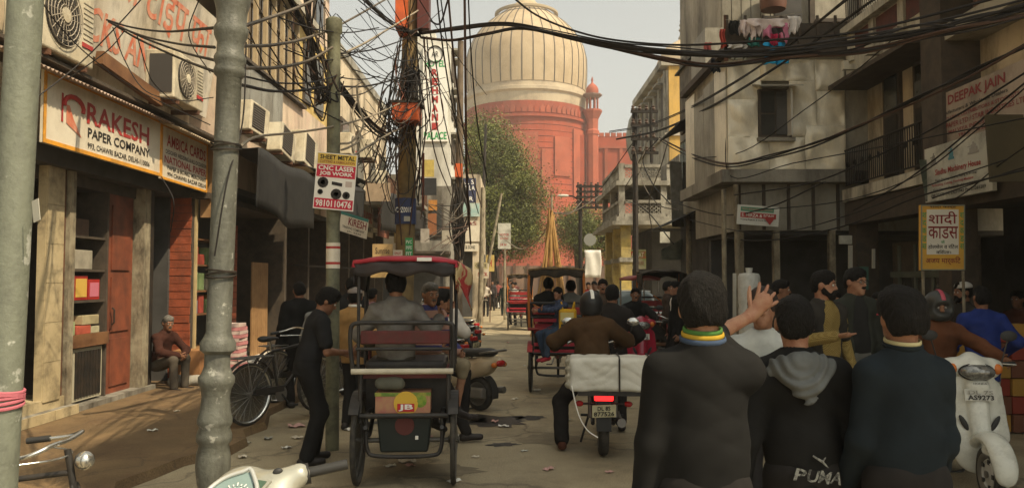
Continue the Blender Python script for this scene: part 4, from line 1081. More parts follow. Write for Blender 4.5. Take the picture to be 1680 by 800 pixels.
for py, r in ((800, .088), (790, .1), (765, .115), (745, .112), (728, .096), (722, .116), (712, .118), (700, .1), (694, .116), (686, .116), (672, .098), (650, .09), (636, .1), (628, .12), (618, .122), (612, .1), (600, .082), (580, .082), (574, .118), (562, .12), (555, .1), (545, .08), (420, .08), (300, .08), (200, .08), (128, .08), (124, .1), (116, .105), (108, .092), (102, .106), (95, .108), (88, .09), (72, .088), (60, .112), (48, .118), (40, .098), (20, .104), (5, .122), (-20, .13), (-80, .09), (-300, .08)):
    prof.append((zof(py), .07 + (r - .08) * .75))
t_, b_, d_ = axis_pole('lamp_post', 'ornate cast iron lamp post with moulded base rings, second from the picture edge', P(379, 60, 4.6), P(349, 770, 4.6), prof, pole_old)
for py in (245, 452):
    z = zof(py)
    for k in range(3): MB().tube([b_ + d_ * (z + .012 * k) + V((.083 * math.cos(a), .083 * math.sin(a), .012 * math.sin(a + 2 * k))) for a in [2 * math.pi * i / 18 for i in range(18)]], .006, 5, closed=True).build('tie_wire', iron, t_)
t_, b_, d_ = axis_pole('street_pole', 'thin green pole carrying the laser job sign', P(548, 20, 8.1), P(545, 745, 8.1), [(z, .068) for z in (0, 1, 2, 3, 4, 4.25)] + [(4.27, .085), (4.4, .085), (4.42, .06)], M('olive_green_pole', (.19, .19, .12), (.13, .13, .085), sc=5, rough=.65, dirt=.5, dsc=5, bump=.3))
zz = P(546, 440, 8.1).z
MB().lathe([(.071, zz), (.072, zz + .26)], (b_ + d_ * zz) * 1.0 - V((0, 0, (b_ + d_ * zz).z)), 16).build('pasted_poster', paper_w, t_)
for k in (.04, .2): MB().lathe([(.0725, zz + k), (.073, zz + k + .025)], V((b_.x + d_.x * zz, b_.y + d_.y * zz, 0)), 16).build('poster_print', ink_red, t_)
# utility pole with orange boxes
UY = 13.0
upole_m = M('ochre_pole', (.24, .165, .065), (.14, .1, .05), sc=4, rough=.8, dirt=.5, dsc=3)
t_, b_, d_ = axis_pole('utility_pole', 'stout ochre utility pole with orange junction boxes and blue wrap', P(674, 0, UY), P(664, 430, UY), [(0, .17), (1, .16), (2.8, .155), (4.6, .14), (6.5, .12), (7.5, .11)], upole_m, 14)
def ubox(name, px0, py1, px1, py0, mat, d=.2, front=.18):
    a_, b2_ = P(px0, py1, UY - front), P(px1, py0, UY - front)
    return MB().bb((a_.x, a_.y, a_.z), (b2_.x, b2_.y + d, b2_.z)).build(name, mat, t_, bevel=.008)
ored = M('orange_red_enamel', (.62, .12, .03), (.52, .1, .03), sc=4, rough=.45, dirt=.2, dsc=4)
bx_ = ubox('junction_box', 643, 197, 686, 168, ored, .5, .62)
a_ = P(643, 168, UY - .64); b2_ = P(690, 164, UY - .64)
MB().bb((a_.x - .03, a_.y, a_.z), (b2_.x, a_.y + .54, b2_.z)).build('lid', iron, bx_)
c_ = P(668, 180, UY - .63); MB().lathe([(.02, 0), (.02, .012)], c_, 10, ax=(0, -1, 0)).build('lock', iron, bx_)
ubox('side_panel', 648, 46, 664, -30, ored, .5, .55)
ubox('meter_box', 684, 47, 704, -30, M('maroon_enamel', (.1, .03, .025), rough=.5), .3)
MB().lathe([(.15, P(672, 164, UY).z), (.15, P(672, 122, UY).z), (.12, P(672, 117, UY).z)], V((P(672, 140, UY).x, UY - .05, 0)), 16).build('insulator_drum', iron, t_, smooth=True)
z0, z1 = P(664, 368, UY).z, P(664, 326, UY).z
MB().lathe([(.175, z0), (.175, z1)], V((b_.x + d_.x * 2.5, b_.y, 0)), 18).build('blue_wrap', M('blue_wrap', (.035, .05, .12), (.05, .065, .14), sc=4, rough=.6), t_)
wc = V((b_.x + d_.x * 2.5, b_.y - .18, 0)); text(t_, 'CPZ0010', wc + V((-.14, 0, (z0 + z1) / 2 - .03)), V((.27, 0, 0)), V((0, 0, .09)), ink_white, lift=.004, bold=.02)
MB().bb((wc.x - .0, wc.y - .008, z0 + .04), (wc.x + .1, wc.y, z0 + .12)).build('label', paper_g, t_)
rc = P(622, 470, UY); MB().slab(P(692, 345, UY), (.035, 0, 0), (0, 0, .95), (0, .05, 0)).build('conduit', M('brown_conduit', (.16, .05, .035)), t_)
# farther poles left
t_, b_, d_ = axis_pole('utility_pole', 'far pole wrapped in hanging cables with one small orange box', P(756, 60, 24), P(752, 440, 24), [(0, .14), (3, .13), (6, .11), (9, .09)], M('grey_brown_pole', (.16, .12, .08), (.1, .075, .05), sc=4), 10)
a_ = P(746, 290, 23.7); b2_ = P(758, 268, 23.7); bx_ = MB().bb(a_, b2_ + V((0, .2, 0))).build('junction_box', ored, t_)
tg = MB()
for k in range(26):
    y0 = RNG.uniform(290, 330); y1 = RNG.uniform(390, 432); x0 = 752 + RNG.uniform(-10, 12)
    tg.tube(spline([P(x0, y0, 23.8), P(x0 + RNG.uniform(-14, 14), (y0 + y1) / 2, 23.7), P(752 + RNG.uniform(-8, 10), y1, 23.8)], 5), .022, 4)
tg.build('cable_bunch', iron, t_)
axis_pole('street_pole', 'pale slim pole beside the corner shop signs', P(792, 322, 30), P(790, 420, 30), [(0, .1), (3, .09), (5.2, .08)], weathered, 8)
axis_pole('street_pole', 'leaning thin white pole before the leafy tree', P(822, 322, 32), P(800, 440, 32), [(0, .07), (3, .06), (5.2, .05)], weathered, 8)
axis_pole('street_pole', 'dark telegraph pole with crossbars in front of the tree', P(797, 205, 42), P(790, 430, 42), [(0, .1), (5, .09), (10, .07)], iron, 8)
t_ = bpy.data.objects[-1] if False else None
# lattice crossarm poles on the right
def crossarm(label, px, py0, py1, Y, w, rows, X2=None):
    p0, p1 = P(px, py0, Y), P(px, py1, Y)
    t = thing('transformer_pole', label, 'pole', (p0.x, p0.y, 0))
    MB().tube([(p0.x, Y, 0), (p0.x, Y, p1.z)], .09, 8).build('shaft', iron, t)
    for k in range(rows):
        z = p1.z - .12 - k * (p1.z - p0.z) / rows
        cb_ = MB().beam((p0.x - w * .2, Y - .1, z), (p0.x + w, Y - .1, z), .08, .09).build('crossarm', iron, t)
        for q_ in range(4):
            MB().lathe([(.05, 0), (.07, .05), (.04, .09), (.06, .13), (.02, .16)], (p0.x - w * .1 + w * .3 * q_, Y - .1, z + .04), 8).build('insulator', M('insulator', (.09, .06, .045), rough=.3), cb_)
    MB().tube([(p0.x + w * .7, Y - .1, p1.z), (p0.x + w * .7, Y - .1, p0.z)], .05, 6).build('brace', iron, t)
    return t
crossarm('tall black crossarm pole before the yellow house', 1042, 268, 178, 25, .72, 4)
crossarm('black crossarm pole against the red mosque wall', 952, 345, 302, 36, 1.0, 5)
# street light on arm
p0 = P(948, 322, 36); t_ = thing('street_light', 'pale street light on a long thin arm before the mosque', 'street light', (p0.x, p0.y, p0.z))
MB().tube(spline([P(952, 330, 36), P(940, 322, 36), P(930, 321, 36)], 4), .03, 6).build('arm', iron, t_)
MB().ball(P(924, 321, 36), (.28, .1, .07), 12, 6).build('lamp_head', M('lamp_grey', (.5, .48, .42), rough=.5), t_, smooth=True)
# horn loudspeaker
p0 = P(968, 393, 36)
MB_ = MB().lathe([(.28, 0), (.2, .1), (.08, .3), (.05, .45)], p0, 16, ax=(.2, 1, 0))
solo('loudspeaker', MB_, M('grey_horn', (.3, .3, .27), rough=.5), 'grey horn loudspeaker on the pole below the small tree', 'loudspeaker', smooth=True, solid=.01)
# bamboo bundle standing behind the red rickshaw
t_ = thing('bamboo_bundle', 'bundle of long tan bamboo poles tied upright, taller than the rickshaw', 'bamboo', Gd(905, 500))
bam = M('bamboo', (.45, .27, .1), (.34, .2, .07), sc=6, rough=.5)
yb = 24.0
tie = P(905, 350, yb)
for k in range(17):
    b0 = P(872 + 3.9 * k + RNG.uniform(-1, 1), 462, yb + RNG.uniform(-.2, .2)); b0.z = .0
    tp = tie + V((RNG.uniform(-.09, .09), RNG.uniform(-.06, .06), RNG.uniform(-.15, .2)))
    MB().tube([b0, (b0 + tp) / 2 + V((RNG.uniform(-.03, .03), 0, 0)), tp], [.034, .03, .024], 6).build('bamboo_pole', bam, t_)
lp = P(905, 318, yb); MB().tube([(tie.x, tie.y, tie.z - .6), lp], .03, 6).build('mast', weathered, t_)
for k in range(9):
    z = .8 + .22 * k; a_ = P(916, 458, yb); MB().beam((a_.x, yb - .1, z), (a_.x + .14, yb - .1, z + .02), .025, .025).build('rung', bam, t_)
solo('cloth_sheet', MB().grid(lambda u, v: P(958 + 27 * u + 2 * math.sin(3 * v), 455 - 45 * v, 40 + .03 * math.sin(9 * u + 3 * v)), 12, 8), M('white_cloth', (.62, .6, .54), (.54, .52, .46), sc=3, rough=.8), 'white cloth sheet hung at the far end of the street', 'cloth', smooth=True, solid=.01)
# ================================================================== figures: smooth bodies from distance fields
def _smin(a, b, k):
    h = np.clip(.5 + .5 * (b - a) / k, 0, 1)
    return b + (a - b) * h - k * h * (1 - h)
class Sdf:
    def __init__(s): s.p = []
    def cap(s, a, b, ra, rb=None, k=.03, flat=None, op='u'):
        s.p.append(('c', np.array(a, float), np.array(b, float), ra, ra if rb is None else rb, flat, k, op)); return s
    def ell(s, c, r, m=None, k=.03, op='u'):
        s.p.append(('e', np.array(c, float), np.array(r, float), None if m is None else np.array(m), None, None, k, op)); return s
    def plane(s, c, n):
        s.p.append(('p', np.array(c, float), np.array(V(n).normalized()), 0, 0, None, .01, 'i')); return s
    def _d(s, q, p):
        t = p[0]
        if t == 'c':
            _, a, b, ra, rb, flat, k, op = p
            ab = b - a; L = max(ab @ ab, 1e-9)
            pa = q - a
            h = np.clip((pa @ ab) / L, 0, 1)
            d = pa - h[..., None] * ab
            if flat is not None:
                n, f = np.array(flat[0], float), flat[1]
                d = d + (d @ n)[..., None] * n * (1 / f - 1)
                return (np.sqrt((d * d).sum(-1)) - (ra + (rb - ra) * h)) * (1 + f) * .5
            return np.sqrt((d * d).sum(-1)) - (ra + (rb - ra) * h)
        if t == 'e':
            _, c, r, m = p[:4]
            d = q - c
            if m is not None: d = d @ m
            k0 = np.sqrt(((d / r) ** 2).sum(-1)); k1 = np.sqrt(((d / r ** 2) ** 2).sum(-1))
            return k0 * (k0 - 1) / np.maximum(k1, 1e-6)
        return -((q - p[1]) @ p[2])
    def mesh(s, vox, noise=None):
        lo, hi = np.full(3, 9.), np.full(3, -9.)
        for p in s.p:
            if p[-1] != 'u': continue
            if p[0] == 'c':
                r = max(p[3], p[4]); lo = np.minimum(lo, np.minimum(p[1], p[2]) - r); hi = np.maximum(hi, np.maximum(p[1], p[2]) + r)
            else:
                r = max(p[2]) if p[3] is not None else p[2]; lo = np.minimum(lo, p[1] - r); hi = np.maximum(hi, p[1] + r)
        lo -= 2.5 * vox; hi += 2.5 * vox
        n = np.ceil((hi - lo) / vox).astype(int) + 1
        ax = [lo[i] + vox * np.arange(n[i]) for i in range(3)]
        D = np.full(n, .5)
        for p in s.p:
            if p[0] == 'p':
                g = np.stack(np.meshgrid(*ax, indexing='ij'), -1)
                D = np.maximum(D, s._d(g, p)); continue
            if p[0] == 'c':
                r = max(p[3], p[4]); a, b = np.minimum(p[1], p[2]) - r, np.maximum(p[1], p[2]) + r
            else:
                r = max(p[2]) if p[3] is not None else p[2]; a, b = p[1] - r, p[1] + r
            pad = p[6] * 1.2 + 3 * vox
            i0 = np.clip(np.floor((a - pad - lo) / vox).astype(int), 0, n); i1 = np.clip(np.ceil((b + pad - lo) / vox).astype(int) + 1, 0, n)
            if (i1 <= i0).any(): continue
            sl = tuple(slice(i0[i], i1[i]) for i in range(3))
            g = np.stack(np.meshgrid(*[ax[i][sl[i]] for i in range(3)], indexing='ij'), -1)
            d = s._d(g, p)
            if p[-1] == 'u': D[sl] = _smin(D[sl], d, p[6])
            elif p[-1] == 's': D[sl] = -_smin(-D[sl], d, p[6])
        if noise is not None:
            g = np.stack(np.meshgrid(*ax, indexing='ij'), -1)
            D = D + noise(g)
        return nets(D, lo, vox)
def nets(D, lo, vox):
    S = D < 0
    n = np.array(D.shape) - 1
    acc = np.zeros((*n, 3)); cnt = np.zeros(n)
    cor = [(i, j, k) for i in (0, 1) for j in (0, 1) for k in (0, 1)]
    def sub(A, c): return A[c[0]:c[0] + n[0], c[1]:c[1] + n[1], c[2]:c[2] + n[2]]
    for a in cor:
        for ax in range(3):
            if a[ax]: continue
            b = list(a); b[ax] = 1; b = tuple(b)
            sa, sb = sub(S, a), sub(S, b)
            x = sa != sb
            if not x.any(): continue
            da, db = sub(D, a)[x], sub(D, b)[x]
            t = da / (da - db)
            pos = np.tile(np.array(a, float), (len(t), 1)); pos[:, ax] = t
            acc[x] += pos; cnt[x] += 1
    m = cnt > 0
    idx = np.full(n, -1); idx[m] = np.arange(m.sum())
    verts = (np.argwhere(m) + acc[m] / cnt[m][:, None]) * vox + lo
    faces = []
    for ax in range(3):
        o1, o2 = (ax + 1) % 3, (ax + 2) % 3
        s0 = [slice(1, n[i]) for i in range(3)]; s0[ax] = slice(0, n[ax])
        s1 = list(s0); s1[ax] = slice(1, n[ax] + 1)
        A, B = S[tuple(s0)], S[tuple(s1)]
        w = np.argwhere(A != B); flip = A[A != B]
        base = w.copy(); base[:, o1] += 1; base[:, o2] += 1
        def at(d1, d2):
            q = base.copy(); q[:, o1] -= d1; q[:, o2] -= d2
            return idx[q[:, 0], q[:, 1], q[:, 2]]
        f = np.stack([at(0, 0), at(1, 0), at(1, 1), at(0, 1)], 1)
        f[~flip] = f[~flip][:, ::-1]
        faces.append(f)
    return verts, np.concatenate(faces)
def npart(name, pieces, mat, parent, smooth=True):
    """one mesh object from (verts, faces) pieces"""
    mb = MB()
    for v, f in pieces: mb.add(v.tolist() if hasattr(v, 'tolist') else v, f.tolist() if hasattr(f, 'tolist') else f)
    return mb.build(name, mat, parent, smooth)
def ik(a, t, l1, l2, pole):
    a, t, pole = V(a), V(t), V(pole)
    d = t - a; L = min(d.length, (l1 + l2) * .999)
    d.normalize()
    x = (l1 * l1 - l2 * l2 + L * L) / (2 * L)
    h = math.sqrt(max(l1 * l1 - x * x, 0))
    p = pole - d * pole.dot(d)
    p = p.normalized() if p.length > 1e-6 else d.orthogonal().normalized()
    return a + d * x + p * h, a + d * L
SKIN = M('skin_brown', (.27, .135, .075), (.2, .088, .048), sc=22, rough=.55, bump=.15, bsc=140)
SKIN_L = M('skin_light_brown', (.34, .185, .11), (.27, .12, .07), sc=22, rough=.55, bump=.15, bsc=140)
SKIN_D = M('skin_dark', (.17, .085, .048), (.14, .068, .038), sc=8, rough=.55)
HAIR = M('black_hair', (.009, .0085, .008), (.016, .0145, .013), sc=60, rough=.6, spec=.12, bump=.9, bsc=210, bst=(1, 1, .22))
HAIR_G = M('grey_hair', (.16, .15, .13), (.09, .085, .075), sc=40, rough=.7, bump=.25, bsc=260)
EYE_M = M('eye_dark', (.02, .015, .012), rough=.2)
EYE_W = M('eye_white', (.5, .46, .4), rough=.3)
def folds(seed, amp, fr=1.0):
    r = np.random.RandomState(seed); ph = r.uniform(0, 6.28, 8)
    def fn(g):
        x, y, z = g[..., 0] * fr, g[..., 1] * fr, g[..., 2] * fr
        w = np.sin(9 * x + 4 * z + ph[0]) + np.sin(7 * y - 5 * z + ph[1])
        rdg = lambda t: 1 - 2 * np.abs(np.sin(t)) ** .7
        m1 = .5 + .5 * np.sin(6 * x + 5 * z + 4 * y + ph[5]); m2 = .5 + .5 * np.sin(7 * z - 8 * x + ph[6])
        return amp * (np.sin(15 * z + 8 * x + 1.6 * w + ph[2]) * .45 + .55 * m1 * rdg(19 * z + 13 * x + 1.5 * w + ph[3]) + .5 * m2 * rdg(27 * z - 15 * x + 9 * y + 1.2 * w + ph[4]))
    return fn
def hair_noise(g):
    x, y, z = g[..., 0], g[..., 1], g[..., 2]
    return .003 * np.sin(190 * x + 60 * y + 3 * np.sin(40 * z)) * np.sin(60 * z + 150 * y) + .005 * np.sin(41 * x + 37 * z + 3) * np.sin(38 * y)
def person(label, loc, rz=0.0, H=1.72, pelvis=(0, 0, .93), lean=(0, 0), head=(0, 0), hands=None, feet=None, elbow=None, knee=None, top=None, over=None, legs=None,
           shoes=None, skin=None, hair=HAIR, vox=.02, bare=False, beard=0, eyes=True, group=None, hand_dir=(None, None), curl=(.5, .5), helmet=None, fingers=True, hide=(), width=1.0, palm=(None, None), spread=0.0, hair_kind='short', belly=0.0):
    k = H / 1.75
    skin = skin or SKIN
    t = thing('person', label, 'person', loc, rz=rz, group=group, scale=k)
    P0 = V(pelvis)
    sp = V((math.sin(rad(lean[1])), math.sin(rad(lean[0])) * math.cos(rad(lean[1])), math.cos(rad(lean[0])) * math.cos(rad(lean[1]))))
    sd = V((1, 0, 0)); sd = (sd - sp * sd.dot(sp)).normalized()
    fw = sp.cross(sd); fw = V((-fw.x, -fw.y, -fw.z)) if fw.y < 0 else fw
    fl = (tuple(fw), .7)
    chest, nb = P0 + sp * .36, P0 + sp * .52
    sh = [P0 + sp * .438 - sd * .172 * width, P0 + sp * .438 + sd * .172 * width]
    hp = [P0 - sd * .085 - V((0, 0, .02)), P0 + sd * .085 - V((0, 0, .02))]
    hands = hands or ((-.24, .04, P0.z - .1), (.24, .04, P0.z - .1))
    feet = feet or ((-.1, 0, .08), (.1, .0, .08))
    elbow = elbow or ((-.6, -1, -.2), (.6, -1, -.2)); knee = knee or ((-.1, 1, 0), (.1, 1, 0))
    arm, leg = [], []
    for i in (0, 1):
        arm.append(ik(sh[i], hands[i], .29, .26, elbow[i])); leg.append(ik(hp[i], feet[i], .435, .43, knee[i]))
    # head frame
    hy, hpit = rad(head[0]), rad(head[1])
    HM = Matrix.Rotation(hy, 3, 'Z') @ Matrix.Rotation(hpit, 3, 'X')
    up_ = (sp * .45 + HM @ V((0, 0, 1))).normalized()
    hc = nb + sp * .02 + up_ * .12 + (HM @ V((0, .015, 0)))
    hm = np.array(HM)
    h2 = lambda x, y, z: np.array(hc + HM @ V((x, y, z)))
    # ---- body
    b = Sdf()
    b.cap(P0, chest, .12, .125, flat=fl, k=.05).cap(P0 + sp * .44 - sd * .12, P0 + sp * .44 + sd * .12, .06, k=.05).cap(P0 + sp * .45, nb + up_ * .06, .056, .052, k=.03)
    pieces = []
    shoe_p = []
    hd = []
    for i in (0, 1):
        e, w = arm[i]; kn, an = leg[i]
        b.cap(sh[i], e, .045, .037).cap(e, w, .037, .026, k=.02).cap(hp[i], kn, .075, .05, k=.05).cap(kn, an, .05, .034)
        fd = (V((0, 1, 0)) if an.z < .3 else V((0, 1, -.25))).normalized()
        toe = V((an.x + (.02 if i else -.02), an.y + .15 * fd.y, max(an.z - .045, .03) + .15 * fd.z))
        heel = V((an.x, an.y - .045, max(an.z - .045, .035)))
        b.cap(heel, toe, .032, .026, k=.03)
        shoe_p.append((heel, toe, an))
        d = (w - e).normalized() if hand_dir[i] is None else V(hand_dir[i]).normalized()
        pn = V(palm[i]) if palm[i] is not None else V((-1 if i else 1, .3, 0))
        pn = (pn - d * pn.dot(d)).normalized()
        s_ = d.cross(pn) * (1 if i else -1)
        kc = w + d * .085
        b.cap(w, kc, .024, .034, k=.02, flat=(tuple(pn), .55)).cap(w + d * .03, kc, .03, .038, k=.02, flat=(tuple(pn), .5))
        hd.append((w, d, pn, s_, kc, i))
    pieces.append(b.mesh(max(vox, .016) if bare else max(vox, .026)))
    if fingers:
        fm = MB()
        for (w, d, pn, s_, kc, i) in hd:
            c0 = curl[i]
            for q, (o_, L) in enumerate(((.03, .068), (.0105, .078), (-.0095, .073), (-.0285, .056))):
                p = kc + s_ * o_ - d * .012; dd = (d + s_ * o_ * (4 + 22 * spread)).normalized(); pts = [p]
                for sg in range(3):
                    p = p + dd * L * (.46, .32, .26)[sg]; pts.append(p)
                    ca, sa = math.cos(c0 * .8), math.sin(c0 * .8)
                    dd = (dd * ca + pn * sa).normalized()
                a0, a1, a2, a3 = pts
                fm.tube([a0, (a0 + a1) / 2, a1, (a1 + a2) / 2, a2, (a2 + a3) / 2, a3, a3 + (a3 - a2) * .25], [.0092, .0079, .0089, .0074, .0082, .0072, .0066, .0028], 8)
            p = w + d * .03 + s_ * .026; dd = (d * .75 + s_ * .75 + pn * .25).normalized(); pts = [p]
            for sg in range(3):
                p = p + dd * (.035, .03, .026)[sg]; pts.append(p); dd = (dd + d * .25 + pn * c0 * .3).normalized()
            fm.tube(pts, [.012, .0105, .0095, .005], 7)
        pieces.append((fm.v, fm.f))
    hs = Sdf()
    hs.ell(h2(0, -.008, .03), (.074, .092, .088), hm, k=.03).ell(h2(0, .026, -.045), (.055, .062, .068), hm, k=.04).cap(h2(0, .07, -.09), h2(0, .055, -.075), .024, .03, k=.03)
    hs.cap(h2(-.03, .078, .026), h2(.03, .078, .026), .012, k=.015).cap(h2(0, .084, .012), h2(0, .103, -.022), .007, .0125, k=.012).cap(h2(-.012, .092, -.026), h2(.012, .092, -.026), .008, k=.01)
    hs.cap(h2(-.018, .082, -.058), h2(.018, .082, -.058), .009, k=.012)
    hs.ell(h2(-.078, -.006, -.002), (.012, .022, .032), hm, k=.012).ell(h2(.078, -.006, -.002), (.012, .022, .032), hm, k=.012)
    hs.ell(h2(-.031, .094, .006), (.016, .014, .01), hm, k=.012, op='s').ell(h2(.031, .094, .006), (.016, .014, .01), hm, k=.012, op='s')
    hs.cap(tuple(nb - sp * .05), h2(0, -.02, -.04), .056, .053, k=.03)
    pieces.append(hs.mesh(max(vox * .5, .0065)))
    body = npart('body', pieces, skin, t)
    if eyes:
        for x in (-.031, .031):
            e = MB().ball(V(h2(x, .083, .006)), .0105, 8, 6).build('eye', EYE_W, body, smooth=True)
            MB().ball(V(h2(x * .97, .0905, .006)), .0055, 6, 4).build('iris', EYE_M, body, smooth=True)
            MB().tube([h2(x - .018, .088, .024), h2(x, .0925, .029), h2(x + .018, .088, .025)], [.003, .0045, .003], 5).build('eyebrow', hair, body)
    if beard:
        bs = Sdf()
        if beard == 2: bs.cap(h2(0, .07, -.092), h2(0, .05, -.075), .03, .034, k=.03).cap(h2(-.05, .02, -.05), h2(-.02, .065, -.085), .02, .022).cap(h2(.05, .02, -.05), h2(.02, .065, -.085), .02, .022).cap(h2(-.066, .0, 0), h2(-.052, .02, -.05), .012, .018).cap(h2(.066, .0, 0), h2(.052, .02, -.05), .012, .018)
        bs.cap(h2(-.024, .083, -.048), h2(0, .093, -.043), .006, .008).cap(h2(.024, .083, -.048), h2(0, .093, -.043), .006, .008)
        npart('beard', [bs.mesh(.008)], hair, body)
    # ---- hair or helmet
    if helmet:
        hl = Sdf().ell(h2(0, -.005, .03), (.122, .145, .132), hm).ell(h2(0, .01, -.06), (.11, .125, .085), hm, k=.06)
        hl.ell(h2(0, .15, .0), (.085, .07, .055), hm, k=.02, op='s').cap(h2(0, 0, -.25), h2(0, .0, -.08), .088, .085, k=.02, op='s')
        ho = npart('helmet', [hl.mesh(.012)], helmet[0], t)
        if len(helmet) > 1 and helmet[1] is not None:
            st_ = MB()
            st_.tube([h2(0, .146 * math.cos(a) - .005, .03 + .136 * math.sin(a)) for a in [rad(20 + 14 * i) for i in range(11)]], [(.004, .018)] * 11, 8).build('stripe', helmet[1], ho)
        if len(helmet) > 2 and helmet[2] is not None:
            MB().grid(lambda u, v: V(h2(.118 * math.sin(rad(-60 + 120 * u)), .142 * math.cos(rad(-60 + 120 * u)) - .005, .045 + .075 * v)), 12, 3).build('visor', helmet[2], ho, smooth=True)
    elif hair:
        ha = Sdf()
        if hair_kind == 'short':
            ha.ell(h2(0, -.014, .042), (.0835, .099, .09), hm).ell(h2(0, -.05, .0), (.076, .055, .075), hm, k=.03).ell(h2(0, .04, .085), (.062, .05, .04), hm, k=.03)
            ha.ell(h2(0, .105, -.04), (.085, .075, .095), hm, k=.012, op='s')
        elif hair_kind == 'thick':
            ha.ell(h2(0, -.014, .045), (.092, .108, .1), hm).ell(h2(0, -.055, -.005), (.083, .06, .08), hm, k=.03).ell(h2(0, .045, .095), (.072, .055, .045), hm, k=.03)
            ha.ell(h2(0, .11, -.045), (.09, .075, .095), hm, k=.012, op='s')
        elif hair_kind == 'fringe':
            ha.ell(h2(0, -.012, .04), (.088, .104, .092), hm).ell(h2(0, -.05, .0), (.08, .055, .075), hm, k=.03).ell(h2(0, .07, .062), (.062, .035, .03), hm, k=.03)
            ha.ell(h2(0, .105, -.05), (.085, .07, .085), hm, k=.012, op='s')
        elif hair_kind == 'balding':
            ha.ell(h2(0, -.03, .015), (.081, .086, .07), hm).ell(h2(0, .03, .1), (.06, .09, .055), hm, k=.015, op='s').ell(h2(0, .105, -.04), (.085, .1, .095), hm, k=.012, op='s')
        ha.plane(h2(0, 0, -.07), tuple(HM @ V((0, .15, 1))))
        npart('hair', [ha.mesh(max(vox * .5, .007), hair_noise)], hair, t)
    # ---- clothes
    def torso_cloth(c, cut=True):
        bulk = c.get('bulk', 0); hem = c.get('hem', .1)
        s = Sdf()
        s.cap(P0 - sp * hem * 1.5, P0 + sp * .12, .148 + bulk, .146 + bulk + belly, flat=(fl[0], .74), k=.05).cap(P0 + sp * .12, chest + sp * .02, .146 + bulk + belly, .15 + bulk, flat=(fl[0], .7), k=.05)
        s.cap(sh[0] + sd * .06 - sp * .03, sh[1] - sd * .06 - sp * .03, .066 + bulk * .6, k=.06).cap(P0 + sp * .42, nb - sp * .0, .085, .066 + bulk * .3, k=.05)
        for i in (0, 1): s.cap(nb - sp * .035, sh[i] - sp * .0, .052, .05 + bulk * .5, k=.05)
        for i in (0, 1):
            e, w = arm[i]; sl = c.get('sleeve', (1, 1))
            sl = sl if hasattr(sl, '__len__') else (sl, sl)
            sl = sl[i]
            if sl > .05:
                s.cap(sh[i] - sp * .012, e, .058 + bulk, .05 + bulk * .8, k=.045)
                s.cap(e, e + (w - e) * min(sl, .98), .053 + bulk * .8, .053 + bulk * .8 + (.042 - .053) * sl, k=.03)
            else:
                s.cap(sh[i], sh[i] + (e - sh[i]) * .72, .062 + bulk, .06 + bulk, k=.04)
        s.ell(tuple(nb + up_ * .07 + fw * .012), (.06, .064, .075), k=.015, op='s')
        for (cc, rr) in c.get('cut', ()): 
            cc = P0 + sd * cc[0] + fw * cc[1] + sp * cc[2]; s.ell(tuple(cc), rr, k=.01, op='s')
        s.plane(tuple(P0 - sp * hem), tuple(sp + V((0, 0, .4)) * (1 if lean[0] > 30 else 0)))
        return s
    for c in (top, over):
        if not c: continue
        s = torso_cloth(c)
        if c.get('hood'):
            hb_ = nb - fw * .085
            s.cap(hb_ - sd * .07 - sp * .02, hb_ + sd * .07 - sp * .02, .055, k=.03).cap(hb_ - sp * .02, hb_ - sp * .13 - fw * .025, .07, .035, k=.04, flat=(fl[0], .6))
            for q in (-1, 1): s.cap(hb_ + sd * .075 * q - sp * .02, nb + sd * .06 * q + fw * .06 - sp * .03, .05, .03, k=.03)
        o = npart(c.get('name', 'shirt'), [s.mesh(c.get('vox', vox), folds(c.get('seed', int(loc[0] * 97 + loc[1] * 31) % 1000), c.get('fold', .009)))], c['mat'], t)
        for (f0, m_, nm, rr) in c.get('collar', ()):
            ring = [nb + sp * (f0 + .012 * math.cos(a)) + sd * ((.062 + rr) * math.sin(a)) + fw * ((.066 + rr) * math.cos(a) + .008) for a in [2 * math.pi * i / 20 for i in range(20)]]
            MB().tube(ring, [(.011, .006)] * 20, 8, closed=True, flat=tuple(sp)).build(nm, m_, o, smooth=True)
        for (f0, m_, nm, wd) in c.get('hemband', ()):
            bulk = c.get('bulk', 0)
            ring = [P0 - sp * f0 + sd * ((.153 + bulk) * math.sin(a)) + fw * ((.153 + bulk) * .76 * math.cos(a)) for a in [2 * math.pi * i / 28 for i in range(28)]]
            MB().tube(ring, [(wd, .008)] * 28, 6, closed=True, flat=tuple(sp)).build(nm, m_, o, smooth=True)
    if legs:
        s = Sdf(); lb = legs.get('bulk', 0)
        s.cap(P0 - sd * .045, P0 + sd * .045, .118, k=.05).cap(P0, P0 + sp * .08, .125, flat=(fl[0], .75), k=.04)
        for i in (0, 1):
            kn, an = leg[i]
            s.cap(hp[i], kn, .088 + lb, .068 + lb, k=.03).cap(kn, kn + (an - kn) * legs.get('len', .97), .068 + lb, .06 + lb, k=.03)
        npart('trousers', [s.mesh(legs.get('vox', max(vox, .018)), folds(7, .005))], legs['mat'], t)
    if shoes:
        for heel, toe, an in shoe_p:
            s = Sdf().cap(heel, toe, .042, .036, k=.02).cap(heel, an, .04, .042, k=.03)
            npart('shoe', [s.mesh(.018)], shoes, t)
    t['_k'] = k
    return t, dict(hc=hc, HM=HM, nb=nb, sp=sp, sd=sd, fw=fw, P0=P0, arm=arm, leg=leg, body=body, h2=h2)
